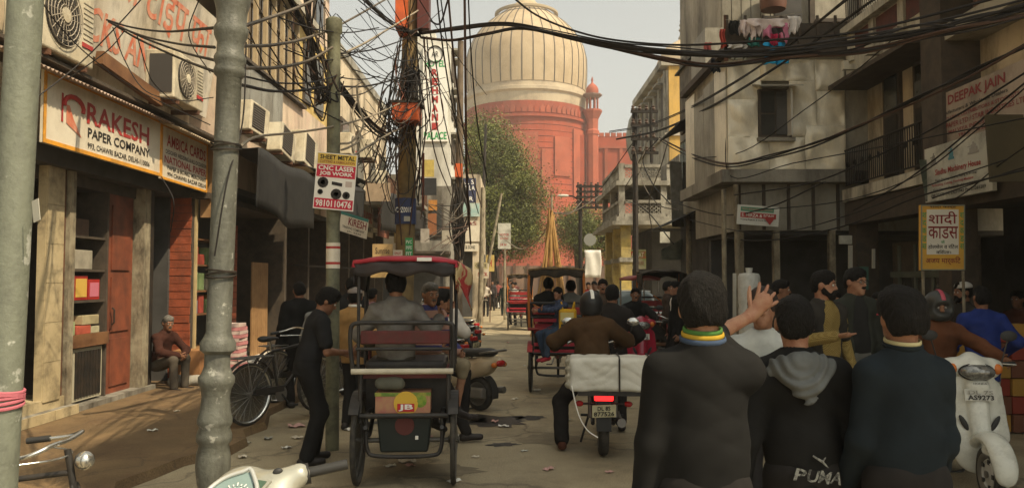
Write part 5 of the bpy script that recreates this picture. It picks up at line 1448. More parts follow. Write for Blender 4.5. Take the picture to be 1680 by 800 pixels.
# ================================================================== people
cl = lambda n, c, c2=None, **k: M(n, c, c2 or tuple(x * .75 for x in c), sc=k.pop('sc', 7), rough=k.pop('rough', .9), bump=k.pop('bump', .06), bsc=k.pop('bsc', 300), spec=.12, **k)
black_jk = cl('black_jacket', (.0125, .0124, .012)); black_hd = cl('black_sweat', (.0125, .0124, .012)); grey_hd = cl('grey_hood', (.12, .125, .12))
navy_jk = cl('navy_jacket', (.013, .0185, .0225)); dark_tr = cl('dark_trousers', (.022, .02, .019)); brown_tr = cl('brown_trousers', (.06, .05, .035))
black_tee = cl('black_tee', (.024, .024, .023)); shoe_d = M('dark_shoe', (.025, .02, .018), rough=.5)
gd = lambda px, Y: V(((px - CX) / F * Y, Y, 0))
# --- three young men walking away, in front on the right
yel = cl('yellow_knit', (.5, .33, .04)); grn_k = cl('green_knit', (.08, .2, .05)); blu_k = cl('blue_knit', (.06, .09, .15))
pA, iA = person('young man in black jacket with striped collar seen from behind, one hand raised', gd(1152, 3.0), rz=rad(-4), H=1.745, pelvis=(0, 0, .95), vox=.0125, bare=True, eyes=False,
    hands=((-.225, .02, .84), (.27, .40, 1.57)), elbow=((-.6, -1, -.2), (-.5, 1, .35)), hand_dir=(None, (.62, .1, .72)), palm=(None, (-.35, .9, -.3)), curl=(.5, .28), spread=.5, head=(0, 0), skin=SKIN_L, hair_kind='thick', width=.9,
    top=dict(mat=black_jk, name='jacket', sleeve=(1, .12), hem=.24, bulk=.01, fold=.0042, vox=.0105, seed=4, collar=((.064, grn_k, 'collar_stripe', .007), (.047, yel, 'collar_stripe', .013), (.03, blu_k, 'collar_stripe', .02))), legs=dict(mat=dark_tr), shoes=shoe_d)
pB, iB = person('young man in black sweatshirt with grey hood seen from behind, between two others', gd(1312, 3.42), rz=rad(-2), H=1.66, pelvis=(0, 0, .95), vox=.0125, eyes=False, lean=(2, -2),
    hands=((-.27, .05, .85), (.27, .05, .85)), head=(-10, 2), skin=SKIN_L, hair_kind='short', width=1.02, top=dict(mat=black_hd, name='sweatshirt', hem=.22, bulk=.008, fold=.0055, seed=9, vox=.011), legs=dict(mat=dark_tr), shoes=shoe_d)
# grey hood lying on the shoulders
nb, sp, sd, fw = iB['nb'], iB['sp'], iB['sd'], iB['fw']
lft, rgt = nb - sd * .1 + fw * .05 - sp * .045, nb + sd * .1 + fw * .05 - sp * .045
bk = nb - fw * .13 - sp * .13
s = Sdf()
for q in (-1, 1):
    s.cap(nb + sd * .085 * q + fw * .045 - sp * .03, nb + sd * .105 * q - fw * .06 - sp * .055, .03, .04, k=.03).cap(nb + sd * .105 * q - fw * .06 - sp * .055, bk + sd * .035 * q, .042, .035, k=.035)
s.cap(nb - fw * .085 - sd * .06 - sp * .03, nb - fw * .085 + sd * .06 - sp * .03, .038, k=.04).cap(nb - fw * .1 - sp * .05, bk - sp * .06 - fw * .01, .06, .018, k=.05, flat=(tuple(fw), .55))
s.ell(tuple(nb + V((0, 0, .075)) + fw * .015), (.062, .07, .09), k=.02, op='s')
def hood_f(g):
    x, z = g[..., 0] - nb.x, g[..., 2] - nb.z
    r = np.sqrt(x * x + z * z); return .0065 * np.sin(150 * r + 9 * x + 2 * np.sin(20 * x)) * np.clip(r * 12, 0, 1)
npart('hood', [s.mesh(.0085, hood_f)], grey_hd, pB)
pu_w = M('white_print', (.26, .26, .23), (.06, .06, .055), sc=60, rough=.8, lo=.45, hi=.6)
a = V((-.09, -.152, .885)); 
for i, ch in enumerate('PUMA'):
    text(pB, ch, V((-.085 + .052 * i, -.133 + .004 * abs(i - 1.5), .945 - .004 * i)), V((.047, 0, -.008)), V((.016, 0, .052)), pu_w, lift=.003, bold=.02, name='print_letter')
MB().tube([V((.0, -.134, 1.05)), V((.04, -.134, 1.025)), V((.065, -.134, 1.0))], [.004, .006, .002], 5).build('print_cat', pu_w, pB); MB().tube([V((.04, -.134, 1.025)), V((.055, -.134, 1.045))], [.005, .002], 5).build('print_cat', pu_w, pB)
org_k = cl('orange_knit', (.5, .16, .05)); crm_k = cl('cream_knit', (.45, .4, .22)); 
pC, iC = person('young man in dark navy jacket with orange hem stripe seen from behind', gd(1479, 3.25), rz=rad(-2), H=1.69, pelvis=(0, 0, .95), vox=.0125, eyes=False,
    hands=((-.2, .14, .88), (.19, .16, .88)), elbow=((-.25, -1, -.2), (.1, -1, -.2)), head=(6, 2), skin=SKIN, hair_kind='thick', width=.8, top=dict(mat=navy_jk, name='jacket', hem=.085, bulk=.002, fold=.0055, seed=21, vox=.011, collar=((.05, crm_k, 'collar_stripe', .006), (.033, navy_jk, 'collar_rib', .012)), hemband=((.045, org_k, 'hem_stripe', .006), (.06, crm_k, 'hem_stripe', .003))), legs=dict(mat=dark_tr), shoes=shoe_d)

# --- men facing the camera on the right
check_m = cl('mustard_check', (.26, .19, .06)); 
_n, _l = check_m.node_tree.nodes, check_m.node_tree.links
_ck = _n.new('ShaderNodeTexChecker'); _ck.inputs['Scale'].default_value = 110; _ck.inputs['Color1'].default_value = (.27, .2, .07, 1); _ck.inputs['Color2'].default_value = (.15, .1, .03, 1)
_tc = _n.new('ShaderNodeTexCoord'); _l.new(_tc.outputs['Object'], _ck.inputs['Vector']); _l.new(_ck.outputs['Color'], _n['Principled BSDF'].inputs['Base Color'])
vest_m = cl('dark_vest', (.035, .032, .028)); blue_in = cl('blue_lining', (.04, .07, .13)); olive_jk = cl('olive_jacket', (.035, .038, .03)); grey_tr = cl('grey_trousers', (.13, .13, .115))
front_cut = (((0, .2, .2), (.055, .16, .34)), ((0, .2, -.1), (.06, .16, .2)))
p_, i_ = person('bearded man in mustard checked shirt and dark vest, palm held out', gd(1347, 6.9), rz=rad(-160), H=1.8, pelvis=(0, 0, .96), vox=.017, bare=True, beard=2, head=(36, -2), skin=SKIN_L, hands=((-.24, .1, .9), (.16, .33, 1.22)), elbow=((-.6, -1, -.2), (.8, -.6, -.6)), hand_dir=(None, (-.5, .5, .1)), palm=(None, (0, 0, 1)), curl=(.5, .1),
    top=dict(mat=check_m, name='shirt', hem=.06), over=dict(mat=vest_m, name='vest', sleeve=0, hem=.12, bulk=.012, cut=(((-.03, .2, .15), (.12, .2, .62)), ((-.28, 0, .36), (.09, .12, .14)), ((.28, 0, .36), (.09, .12, .14)))), legs=dict(mat=grey_tr), shoes=shoe_d)
p_, i_ = person('man with glasses in black tee and open dark olive jacket', gd(1400, 7.4), rz=rad(-168), H=1.83, pelvis=(0, 0, .96), vox=.017, bare=False, beard=1, head=(14, -3), skin=SKIN_L, hands=((-.27, .05, .86), (.27, .05, .86)), belly=.012,
    top=dict(mat=black_tee, name='tee_shirt', hem=.03, sleeve=0), over=dict(mat=olive_jk, name='jacket', hem=.06, bulk=.016, cut=(((0, .2, .15), (.095, .18, .62)),)), legs=dict(mat=grey_tr), shoes=shoe_d)
h2 = i_['h2']
gl = MB()
for x in (-.031, .031): gl.tube([h2(x + .021 * math.cos(a), .1, .004 + .015 * math.sin(a)) for a in [2 * math.pi * i / 14 for i in range(14)]], .0022, 5, closed=True)
gl.tube([h2(-.01, .101, .008), h2(.01, .101, .008)], .002, 5).tube([h2(.052, .1, .008), h2(.078, .0, .01)], .002, 5).tube([h2(-.052, .1, .008), h2(-.078, .0, .01)], .002, 5)
gl.build('glasses', iron, p_)
MB().box((-.14, .148, 1.34), (.05, .008, .014)).build('chest_badge', M('red_badge', (.4, .04, .06)), p_)
grey_tee = cl('grey_white_tee', (.4, .41, .38)); 
p_, i_ = person('man in pale grey tee with green print, behind the raised hand', gd(1250, 4.75), rz=rad(172), H=1.69, vox=.018, head=(-12, 4), hair=M('dark_brown_hair', (.03, .018, .013), (.02, .012, .01), sc=60, rough=.75, bump=.25, bsc=260), hair_kind='thick', top=dict(mat=grey_tee, name='tee_shirt', sleeve=0, fold=.008), legs=dict(mat=dark_tr), shoes=shoe_d)
text(p_, 'GO', V((.1, .145, 1.2)), V((-.17, 0, .02)), V((0, .015, .11)), M('green_print_bright', (.06, .5, .12)), lift=.012, bold=.04, name='print')
person('dark moustached man in profile standing back in the shop shade', gd(1279, 9.4), rz=rad(-112), H=1.75, vox=.024, beard=1, top=dict(mat=cl('dim_shirt', (.05, .045, .04)), name='shirt'), legs=dict(mat=dark_tr), shoes=shoe_d, skin=SKIN)
person('man looking over from behind the checked shirt man', gd(1367, 9.0), rz=rad(170), H=1.62, vox=.024, top=dict(mat=cl('dim_red_shirt', (.12, .05, .04)), name='shirt'), legs=dict(mat=dark_tr), shoes=shoe_d, skin=SKIN_L)
person('man in dark coat half hidden behind the tee shirt man', gd(1440, 9.2), rz=rad(150), H=1.6, vox=.026, top=dict(mat=cl('dim_coat', (.04, .038, .035)), name='coat'), legs=dict(mat=dark_tr), shoes=shoe_d, skin=SKIN)
blue_sh = cl('royal_blue_kurta', (.022, .042, .2))
person('man in royal blue long shirt seen from behind the white scooter', gd(1609, 8.1), rz=rad(-12), H=1.66, pelvis=(0, 0, .95), vox=.018, eyes=False, hands=((-.2, .25, 1.05), (.27, .16, 1.02)), head=(10, 8), top=dict(mat=blue_sh, name='shirt', hem=.22, bulk=.012, fold=.009), legs=dict(mat=cl('pale_trousers', (.4, .39, .34))), shoes=shoe_d)
white_k = cl('white_kurta', (.55, .54, .48))
p_, i_ = person('man in white cap and white kurta beyond the blue shirt man', gd(1580, 9.3), rz=rad(95), H=1.72, vox=.022, hair=HAIR, beard=2, top=dict(mat=white_k, name='kurta', hem=.3), over=dict(mat=vest_m, name='vest', sleeve=0, hem=.1, bulk=.012), legs=dict(mat=white_k), shoes=shoe_d)
cp = Sdf().ell(i_['h2'](0, -.01, .075), (.09, .104, .062), np.array(i_['HM'])).plane(i_['h2'](0, 0, .055), tuple(i_['HM'] @ V((0, .1, 1)))); npart('cap', [cp.mesh(.01)], M('white_cap', (.6, .59, .54), rough=.9), p_)
person('figure in rust shirt at the dim stall past the blue shirt man', gd(1668, 10.5), rz=rad(120), H=1.6, vox=.026, top=dict(mat=cl('rust_shirt', (.14, .05, .03)), name='shirt', hem=.3), legs=dict(mat=dark_tr), shoes=shoe_d)
# --- middle of the street
person('man in dark jacket walking away beyond the brown jacket rider', gd(1004, 9.2), rz=rad(-6), H=1.69, vox=.018, eyes=False, hands=((-.2, .25, 1.0), (.26, .25, 1.02)), top=dict(mat=cl('charcoal_jacket', (.028, .024, .022)), name='jacket', hem=.14, bulk=.02, fold=.008), legs=dict(mat=dark_tr), shoes=shoe_d, feet=((-.1, .15, .08), (.1, -.12, .1)))
person('moustached man in brown shirt walking towards the camera in mid street', gd(989, 13.5), rz=rad(172), H=1.76, vox=.022, beard=1, skin=SKIN_L, top=dict(mat=cl('brown_check', (.1, .07, .05)), name='shirt'), legs=dict(mat=dark_tr), shoes=shoe_d, feet=((-.1, .15, .08), (.1, -.12, .1)))
person('far pedestrian in cream shirt walking away with hands behind his back', gd(797, 37), rz=0, H=1.62, vox=.03, eyes=False, hands=((-.05, -.17, 1.0), (.05, -.17, 1.02)), elbow=((-1, -.5, 0), (1, -.5, 0)), top=dict(mat=cl('cream_shirt', (.5, .44, .36)), name='shirt', hem=.14), legs=dict(mat=dark_tr), shoes=shoe_d, feet=((-.1, .15, .08), (.1, -.1, .1)))
p_, i_ = person('far pedestrian in dark green suit walking away with a white bag', gd(827, 38), rz=0, H=1.6, vox=.03, eyes=False, top=dict(mat=cl('dark_green_suit', (.035, .05, .04)), name='jacket', hem=.14), legs=dict(mat=cl('dark_green_trousers', (.03, .045, .045))), shoes=shoe_d, feet=((-.1, .15, .08), (.1, -.1, .1)))
bg = Sdf().cap((-.3, .03, .62), (-.3, .03, .45), .06, .11, k=.03, flat=((1, 0, 0), .5)); npart('bag', [bg.mesh(.025, folds(2, .01))], M('white_bag', (.55, .54, .5), rough=.5), p_)
for i, (px, Y, H, c, rz_, lab) in enumerate(((817, 47, 1.65, (.25, .08, .07), 10, 'tiny far figure in dull red by the boundary wall'), (838, 49, 1.7, (.1, .09, .09), 170, 'tiny far figure in grey left of the far rickshaw'), (808, 44, 1.7, (.06, .05, .05), 160, 'tiny far figure in black near the cream shirt walker'), (846, 46, 1.6, (.3, .12, .1), 5, 'tiny far figure in coral by the far rickshaw'),
    (965, 26, 1.66, (.3, .03, .03), 175, 'small figure in bright red beside the white cloth'), (975, 22, 1.7, (.05, .045, .04), 165, 'small figure in black beside the figure in red'), (983, 24, 1.62, (.12, .1, .08), 178, 'small brown figure behind the moustached man in mid street'))):
    person(lab, gd(px, Y), rz=rad(rz_), H=H, vox=.035, fingers=False, top=dict(mat=cl('far_cloth%d' % i, c), name='shirt'), legs=dict(mat=dark_tr), shoes=shoe_d)
person('man in white shirt beside the red rickshaw canopy on the far side', gd(842, 30), rz=rad(160), H=1.65, vox=.035, fingers=False, top=dict(mat=cl('far_cloth_white', (.4, .38, .34)), name='shirt'), legs=dict(mat=dark_tr), shoes=shoe_d)
# --- left side
person('man in black polo shirt standing head bowed beside the near rickshaw', gd(518, 7.55), rz=rad(-62), H=1.7, pelvis=(0, -.08, .93), lean=(14, 0), head=(-14, -30), vox=.015, bare=True, skin=SKIN, hands=((-.12, .34, 1.02), (.16, .3, 1.06)), elbow=((-.6, -1, -.2), (.5, -1, -.35)), hair_kind='thick', feet=((-.11, .02, .08), (.12, -.1, .08)),
    top=dict(mat=cl('black_polo', (.02, .02, .021)), name='polo_shirt', sleeve=0, hem=.1, bulk=.008, fold=.0055), legs=dict(mat=cl('black_trousers', (.017, .0165, .016)), bulk=.012), shoes=shoe_d)
p_, i_ = person('man in tan jacket and grey skull cap standing behind the thin pole', gd(583, 9.2), rz=rad(-10), H=1.66, vox=.017, eyes=False, head=(18, 4), hands=((-.2, .12, .9), (.27, .0, .9)), top=dict(mat=cl('tan_jacket', (.34, .2, .075)), name='jacket', hem=.13, bulk=.018, fold=.009), legs=dict(mat=dark_tr), shoes=shoe_d)
cp = Sdf().ell(i_['h2'](0, -.01, .06), (.092, .106, .07), np.array(i_['HM'])).plane(i_['h2'](0, 0, .05), tuple(i_['HM'] @ V((0, .1, 1)))); npart('skull_cap', [cp.mesh(.01)], M('grey_cap', (.2, .17, .15), rough=.9), p_)
MB().tube([i_['nb'] + i_['sp'] * .045 + V((.07 * math.sin(a), .075 * math.cos(a), 0)) for a in [2 * math.pi * i / 16 for i in range(16)]], [(.016, .008)] * 16, 8, closed=True, flat=(0, 0, 1)).build('shirt_collar', ink_white if 'ink_white' in globals() else EYE_W, p_, smooth=True)
person('figure in black jacket standing in the shop shade behind the bicycle', gd(492, 10.8), rz=rad(30), H=1.72, vox=.022, eyes=False, top=dict(mat=black_jk, name='jacket', bulk=.03), legs=dict(mat=dark_tr), shoes=shoe_d)
person('figure in grey top bending behind the black polo man', gd(528, 10.2), rz=rad(10), H=1.6, vox=.022, eyes=False, lean=(12, 0), top=dict(mat=cl('grey_check', (.2, .2, .19)), name='shirt'), legs=dict(mat=dark_tr), shoes=shoe_d)
person('tall figure in black jacket facing the shop behind the tan jacket man', gd(577, 12.0), rz=rad(15), H=1.78, vox=.022, eyes=False, top=dict(mat=black_tee, name='jacket', bulk=.02), legs=dict(mat=dark_tr), shoes=shoe_d)
person('figure in pale pink printed shirt left of the near rickshaw', gd(611, 13), rz=rad(-30), H=1.6, vox=.024, eyes=False, top=dict(mat=cl('pink_print_shirt', (.36, .2, .22), (.22, .12, .15), sc=14), name='shirt'), legs=dict(mat=dark_tr), shoes=shoe_d)
person('elderly man sitting hunched on the shop step by the red planks', gd(264, 12.15) + V((0, 0, .02)), rz=rad(-112), H=1.68, pelvis=(0, 0, .44), lean=(16, 0), vox=.017, bare=True, skin=SKIN, hair=HAIR_G, hair_kind='short', beard=1, head=(-22, -8), hands=((-.1, .42, .56), (.06, .44, .58)), elbow=((-1, -.2, -.2), (1, -.2, -.2)), feet=((-.12, .42, .09), (.12, .44, .09)),
    top=dict(mat=cl('shaded_rust_sweater', (.05, .02, .014)), name='sweater', hem=.06, bulk=.01), legs=dict(mat=cl('grey_brown_trousers', (.1, .085, .065))), shoes=shoe_d)  # sweater colour darkened to carry the shade he sits in
# ================================================================== vehicles
rubber = M('tyre_rubber', (.028, .026, .023), (.06, .053, .042), sc=14, rough=.85, bump=.2)
chrome = M('chrome', (.55, .55, .52), rough=.22, metal=.9)
steel_d = M('dull_steel', (.2, .19, .17), rough=.45, metal=.6)
blk = M('black_enamel', (.022, .021, .02), (.04, .035, .03), sc=9, rough=.45)
plast = M('black_plastic', (.03, .03, .029), rough=.55)
lens_red = M('red_lens', (.35, .02, .02), rough=.2); lens_or = M('amber_lens', (.55, .16, .03), rough=.2)
lamp_glass = M('headlamp_glass', (.3, .3, .28), (.09, .09, .085), sc=34, rough=.12, spec=.6, metal=.5)
def wheel(parent, c, R, w, rim_mat=steel_d, spokes=0, solid=False, tread=True, name='wheel', n=32, hub=.03, disc=None):
    """wheel in the y-z plane at c"""
    c = V(c)
    wh = MB()
    wh.lathe([(R - w * 1.0, -w * .42), (R - w * .75, -w * .5), (R - w * .75, w * .5), (R - w * 1.0, w * .42), (R - w * 1.25, 0), (R - w * 1.0, -w * .42)], c, n, ax=(1, 0, 0))
    wo = wh.build(name, rim_mat, parent, smooth=True)
    ty = MB().tube([c + V((0, (R - w * .5) * math.cos(a), (R - w * .5) * math.sin(a))) for a in [2 * math.pi * i / n for i in range(n)]], [(w * .52, w * .5)] * n, 10, closed=True)
    ty.build('tyre', rubber, wo, smooth=True)
    MB().lathe([(hub * .6, -.05), (hub, -.045), (hub * .7, -.02), (hub * .7, .02), (hub, .045), (hub * .6, .05)], c, 10, ax=(1, 0, 0)).build('hub', steel_d, wo, smooth=True)
    if spokes:
        sm = MB()
        for q in range(spokes):
            a = 2 * math.pi * q / spokes; sgn = 1 if q % 2 else -1
            sm.tube([c + V((.035 * sgn, hub * .9 * math.cos(a + .5), hub * .9 * math.sin(a + .5))), c + V((0, (R - w) * math.cos(a), (R - w) * math.sin(a)))], .0025, 4)
        o = sm.build('spokes', steel_d, wo); o['kind'] = 'stuff'
    if disc:
        MB().lathe([(R - w * 1.1, 0), (R - w * 1.2, .02), (R * .45, .035), (R * .4, .02), (hub, .03)], c, 20, ax=(-1, 0, 0)).build('disc', disc, wo, smooth=True)
        MB().lathe([(R - w * 1.1, 0), (R - w * 1.2, .02), (R * .45, .035), (R * .4, .02), (hub, .03)], c + V((0, 0, 0)), 20, ax=(1, 0, 0)).build('disc', disc, wo, smooth=True)
        for q in range(5):
            a = 2 * math.pi * q / 5; MB().box(c + V((.03, R * .45 * math.cos(a), R * .45 * math.sin(a))), (.012, .035, .035)).build('vent_hole', plast, wo)
    return wo
def arc(c, R, a0, a1, n, x=0.0): return [V(c) + V((x, R * math.cos(a), R * math.sin(a))) for a in [rad(a0 + (a1 - a0) * i / n) for i in range(n + 1)]]
def ytube(parent, name, pts, r, mat, n=8, k=5, sm=True): return MB().tube(spline(pts, k) if len(pts) > 2 else pts, r, n).build(name, mat, parent, smooth=sm)
# ------------------------------------------------------------------ cycle rickshaw (own frame: forward +y, rear axle at y = 0)
def rickshaw(label, loc, rz, paint, canopy_mat, trim_mat, flap=None, seat_mat=None, kind='near', detail=True, group='cycle rickshaws'):
    t = thing('cycle_rickshaw', label, 'cycle rickshaw', loc, rz=rz, group=group)
    for x in (-.4, .4): wheel(t, (x, 0, .37), .37, .042, spokes=28 if detail else 0, n=36)
    wheel(t, (0, 1.85, .35), .35, .04, spokes=24 if detail else 0)
    ytube(t, 'axle', [(-.42, 0, .37), (.42, 0, .37)], .02, steel_d)
    for x in (-.31, .31):
        ytube(t, 'chassis_rail', [(x, -.22, .61), (x, .2, .6), (x, .85, .5), (x * .35, 1.1, .48)], .02, blk)
        ytube(t, 'leaf_spring', [(x, -.25, .52), (x, 0, .41), (x, .25, .52)], .018, blk)
        ytube(t, 'rear_post', [(x * 1.16, -.2, .55), (x * 1.16, -.18, .97)], .018, blk)
    ytube(t, 'rear_bar', [(-.36, -.23, .61), (.36, -.23, .61)], .022, blk)
    ytube(t, 'lower_guard', [(-.31, -.2, .6), (-.3, -.2, .34), (-.2, -.2, .28), (.2, -.2, .28), (.3, -.2, .34), (.31, -.2, .6)], .017, blk)
    # seat box and bench
    MB().bb((-.36, -.12, .9), (.36, .5, .96)).build('seat_board', paint, t)
    sb = MB().bb((-.35, .1, .58), (.35, .46, .9)).build('seat_box', blk, t)
    MB().bb((-.34, -.08, .96), (.34, .48, 1.04)).build('seat_cushion', seat_mat or paint, t, bevel=.03)
    ytube(t, 'white_step_rail' if kind == 'near' else 'step_rail', [(-.43, -.23, .97), (.4, -.23, .97)], .024, M('cream_pipe', (.55, .5, .38), (.45, .4, .3), sc=8, rough=.5) if kind == 'near' else paint)
    # back rest rails
    ytube(t, 'top_rail', [(-.42, -.2, .97), (-.44, -.21, 1.15), (-.44, -.22, 1.3), (-.4, -.22, 1.36), (-.2, -.22, 1.365), (.2, -.22, 1.365), (.36, -.22, 1.36), (.4, -.22, 1.3), (.4, -.2, .97)], .018, blk)
    MB().bb((-.36, -.215, 1.19), (.37, -.19, 1.3)).build('back_panel', paint, t, bevel=.01)
    ytube(t, 'back_rail', [(-.4, -.2, 1.15), (.38, -.2, 1.15)], .014, blk)
    for x in (-.36, .36): ytube(t, 'armrest', [(x, -.18, 1.25), (x, .2, 1.25), (x, .38, 1.18), (x, .42, 1.0)], .016, paint)
    # canopy
    for x in (-.38, .38):
        ytube(t, 'canopy_post', [(x, -.19, .97), (x, -.19, 1.84)], .014, blk)
        ytube(t, 'canopy_post', [(x * 1.06, .42, .96), (x * 1.08, .5, 1.5), (x, .55, 1.83)], .014, blk)
    def roof(u, v):
        x = -.42 + .84 * u; y = -.22 + .95 * v
        e = abs(2 * u - 1)
        return V((x, y, 1.87 - .05 * e ** 4 + .03 * math.sin(math.pi * v) + .012 * math.sin(13 * u + 5 * v)))
    cn = MB().grid(roof, 20, 10).build('canopy', canopy_mat, t, smooth=True, solid=.012)
    MB().tube([V((-.42, -.22, 1.82)), V((-.42, -.22, 1.86)), V((-.2, -.225, 1.885)), V((.2, -.225, 1.885)), V((.42, -.22, 1.86)), V((.42, -.22, 1.82))], .018, 8).build('canopy_hem', trim_mat, cn, smooth=True)
    def valf(u, v): return V((-.42 + .84 * u, -.225 + .012 * math.sin(20 * u), 1.86 - .1 * v - .02 * math.sin(16 * u) * v))
    MB().grid(valf, 26, 3).build('valance', canopy_mat, cn, smooth=True, solid=.008)
    for x in (-.42, .42):
        def sidef(u, v, x=x): return V((x + .01 * math.sin(12 * u), -.22 + .95 * u, 1.84 - (.16 + .1 * u) * v))
        MB().grid(sidef, 12, 4).build('side_flap', (flap if flap and x > 0 else canopy_mat), cn, smooth=True, solid=.008)
    if flap:
        def fl_(u, v): return V((.43 + .11 * u + .02 * math.sin(7 * v), -.2 + .3 * u, 1.87 - .06 * u - .36 * v * (.45 + .55 * u)))
        MB().grid(fl_, 6, 6).build('corner_drape', flap, cn, smooth=True, solid=.008)
    # mudguards, footboard, front frame
    for x in (-.4, .4): MB().grid(lambda u, v, x=x: V((x - .04 + .08 * v, .41 * math.cos(rad(20 + 120 * u)), .37 + .41 * math.sin(rad(20 + 120 * u)))), 14, 2).build('mudguard', paint if kind != 'near' else blk, t, solid=.006)
    MB().bb((-.34, .5, .5), (.34, .95, .53)).build('footboard', brown_wood, t)
    ytube(t, 'main_tube', [(0, 1.0, .48), (0, 1.35, .42), (0, 1.72, .82)], .022, paint)
    ytube(t, 'top_tube', [(0, 1.2, .84), (0, 1.7, .88)], .018, paint)
    ytube(t, 'seat_tube', [(0, 1.3, .42), (0, 1.18, .93)], .018, paint)
    MB().ball((0, 1.14, .97), (.1, .15, .045), 12, 7).build('saddle', blk, t, smooth=True)
    for x in (-.05, .05): ytube(t, 'fork', [(x * .4, 1.7, .92), (x, 1.76, .7), (x, 1.85, .35)], .013, steel_d)
    ytube(t, 'handlebar', [(-.3, 1.5, 1.04), (-.2, 1.66, 1.08), (0, 1.7, 1.02), (.2, 1.66, 1.08), (.3, 1.5, 1.04)], .013, chrome)
    MB().lathe([(.09, -.006), (.09, .006)], (.05, 1.32, .4), 16, ax=(1, 0, 0)).build('chainring', steel_d, t)
    for sgn, x in ((1, .1), (-1, -.1)): MB().beam((x * .6, 1.32, .4), (x, 1.32 + .14 * sgn, .4 + .1 * sgn), .02, .02).box((x * 1.4, 1.32 + .14 * sgn, .4 + .1 * sgn), (.1, .06, .02)).build('crank', steel_d, t)
    return t
red_paint = M('worn_red_enamel', (.12, .018, .018), (.07, .015, .014), sc=7, rough=.5, dirt=.4, dsc=6)
canopy_blk = M('black_canopy_vinyl', (.025, .022, .022), (.04, .03, .028), sc=5, rough=.6)
red_vinyl = M('red_vinyl', (.4, .03, .05), (.3, .02, .03), sc=5, rough=.5)
flap_m = M('patterned_flap', (.42, .05, .05), (.5, .38, .2), sc=6, rough=.7, lo=.5, hi=.54)
base = V(((668 - CX) / F * 6.75, 6.75, 0))
near = rickshaw('black framed cycle rickshaw with red canopy edge seen from behind, nearest', base, rad(3), red_paint, canopy_blk, red_vinyl, flap=flap_m, seat_mat=blk)
# red topped canopy sheet patch
MB().grid(lambda u, v: V((-.43 + .86 * u, -.23 + .93 * v, 1.893 - .05 * abs(2 * u - 1) ** 4 + .03 * math.sin(math.pi * v))), 16, 6).build('canopy_top', red_vinyl, near, smooth=True, solid=.01)
MB().bb((.1, -.25, 1.87), (.22, -.243, 1.9)).build('canopy_patch', ink_white, near)
# carton and plastic crate carried below
ct = thing('carton', 'printed fruit carton lettered JB tied under the near rickshaw seat', 'carton', base, rz=rad(3))
MB().bb((-.24, -.17, .62), (.21, .08, .79)).build('box', M('carton_pink', (.36, .14, .1), (.4, .24, .12), sc=9, rough=.7), ct)
MB().bb((-.245, -.174, .76), (.215, -.17, .79)).build('print_band', M('print_green', (.12, .2, .04), (.3, .3, .06), sc=20), ct)
MB().lathe([(.1, 0), (.1, .004)], (.01, -.171, .7), 20, ax=(0, -1, 0)).build('print_disc', M('print_yellow', (.6, .38, .05)), ct)
MB().ball((.13, -.165, .72), (.06, .012, .06), 10, 6).build('print_leaf', M('print_leaf', (.12, .24, .03), (.25, .3, .05), sc=40), ct)
MB().bb((-.06, -.18, .635), (.08, -.176, .7)).build('print_label', M('print_red', (.45, .03, .03)), ct)
text(ct, 'JB', V((-.05, -.181, .64)), V((.12, 0, 0)), V((0, 0, .055)), ink_white, lift=.002, bold=.03)
cr = thing('crate', 'dark plastic crate slung below the carton of the near rickshaw', 'crate', base, rz=rad(3))
MB().prism([(-.23, -.16, .59), (.22, -.16, .59), (.19, -.16, .3), (-.2, -.16, .3)], (0, .3, 0)).build('bin', M('dark_green_plastic', (.014, .019, .016), rough=.5), cr, bevel=.015)
MB().box((.1, -.163, .42), (.025, .006, .03)).build('sticker', ink_white, cr); MB().lathe([(.08, 0), (.08, .004)], (-.0, -.162, .52), 16, ax=(0, -1, 0)).build('emblem', M('dim_red', (.1, .03, .025)), cr)
gc = thing('cloth_bundle', 'small grey cloth bundle tucked under the near rickshaw seat', 'bundle', base, rz=rad(3))
npart('bundle', [Sdf().cap((-.2, -.14, .86), (-.05, -.14, .86), .05, .05).mesh(.02, folds(5, .01))], cl('grey_bundle', (.13, .13, .1)), gc)
# passengers of the near rickshaw and the men beyond
def on(base_, rz_, v):
    c, s_ = math.cos(rz_), math.sin(rz_); return V((base_.x + v[0] * c - v[1] * s_, base_.y + v[0] * s_ + v[1] * c, v[2]))
person('passenger in grey brown shirt sitting in the near rickshaw, arm along the rail', on(base, rad(3), (-.1, .12, 0)), rz=rad(3), H=1.7, pelvis=(0, 0, 1.06), lean=(-6, 0), head=(8, 0), vox=.016, eyes=False, hands=((-.26, .3, 1.2), (.38, .02, 1.42)), elbow=((-.8, -.4, -.5), (.6, -.8, -.8)), feet=((-.1, .62, .6), (.12, .62, .6)), hair_kind='thick',
    top=dict(mat=cl('pale_grey_shirt', (.2, .19, .165), (.13, .115, .1)), name='shirt', hem=.08, bulk=.015, fold=.009), legs=dict(mat=brown_tr), shoes=shoe_d)
stripe_m = cl('striped_sweater', (.32, .2, .16))
_n, _l = stripe_m.node_tree.nodes, stripe_m.node_tree.links
_w = _n.new('ShaderNodeTexWave'); _w.bands_direction = 'Z'; _w.inputs['Scale'].default_value = 2.4; _tc = _n.new('ShaderNodeTexCoord'); _l.new(_tc.outputs['Object'], _w.inputs['Vector'])
_r = _n.new('ShaderNodeValToRGB'); _r.color_ramp.interpolation = 'CONSTANT'; _r.color_ramp.elements[0].color = (.34, .2, .15, 1); _r.color_ramp.elements[1].color = (.05, .05, .14, 1); _r.color_ramp.elements[1].position = .62
_l.new(_w.outputs['Fac'], _r.inputs['Fac']); _l.new(_r.outputs['Color'], _n['Principled BSDF'].inputs['Base Color'])
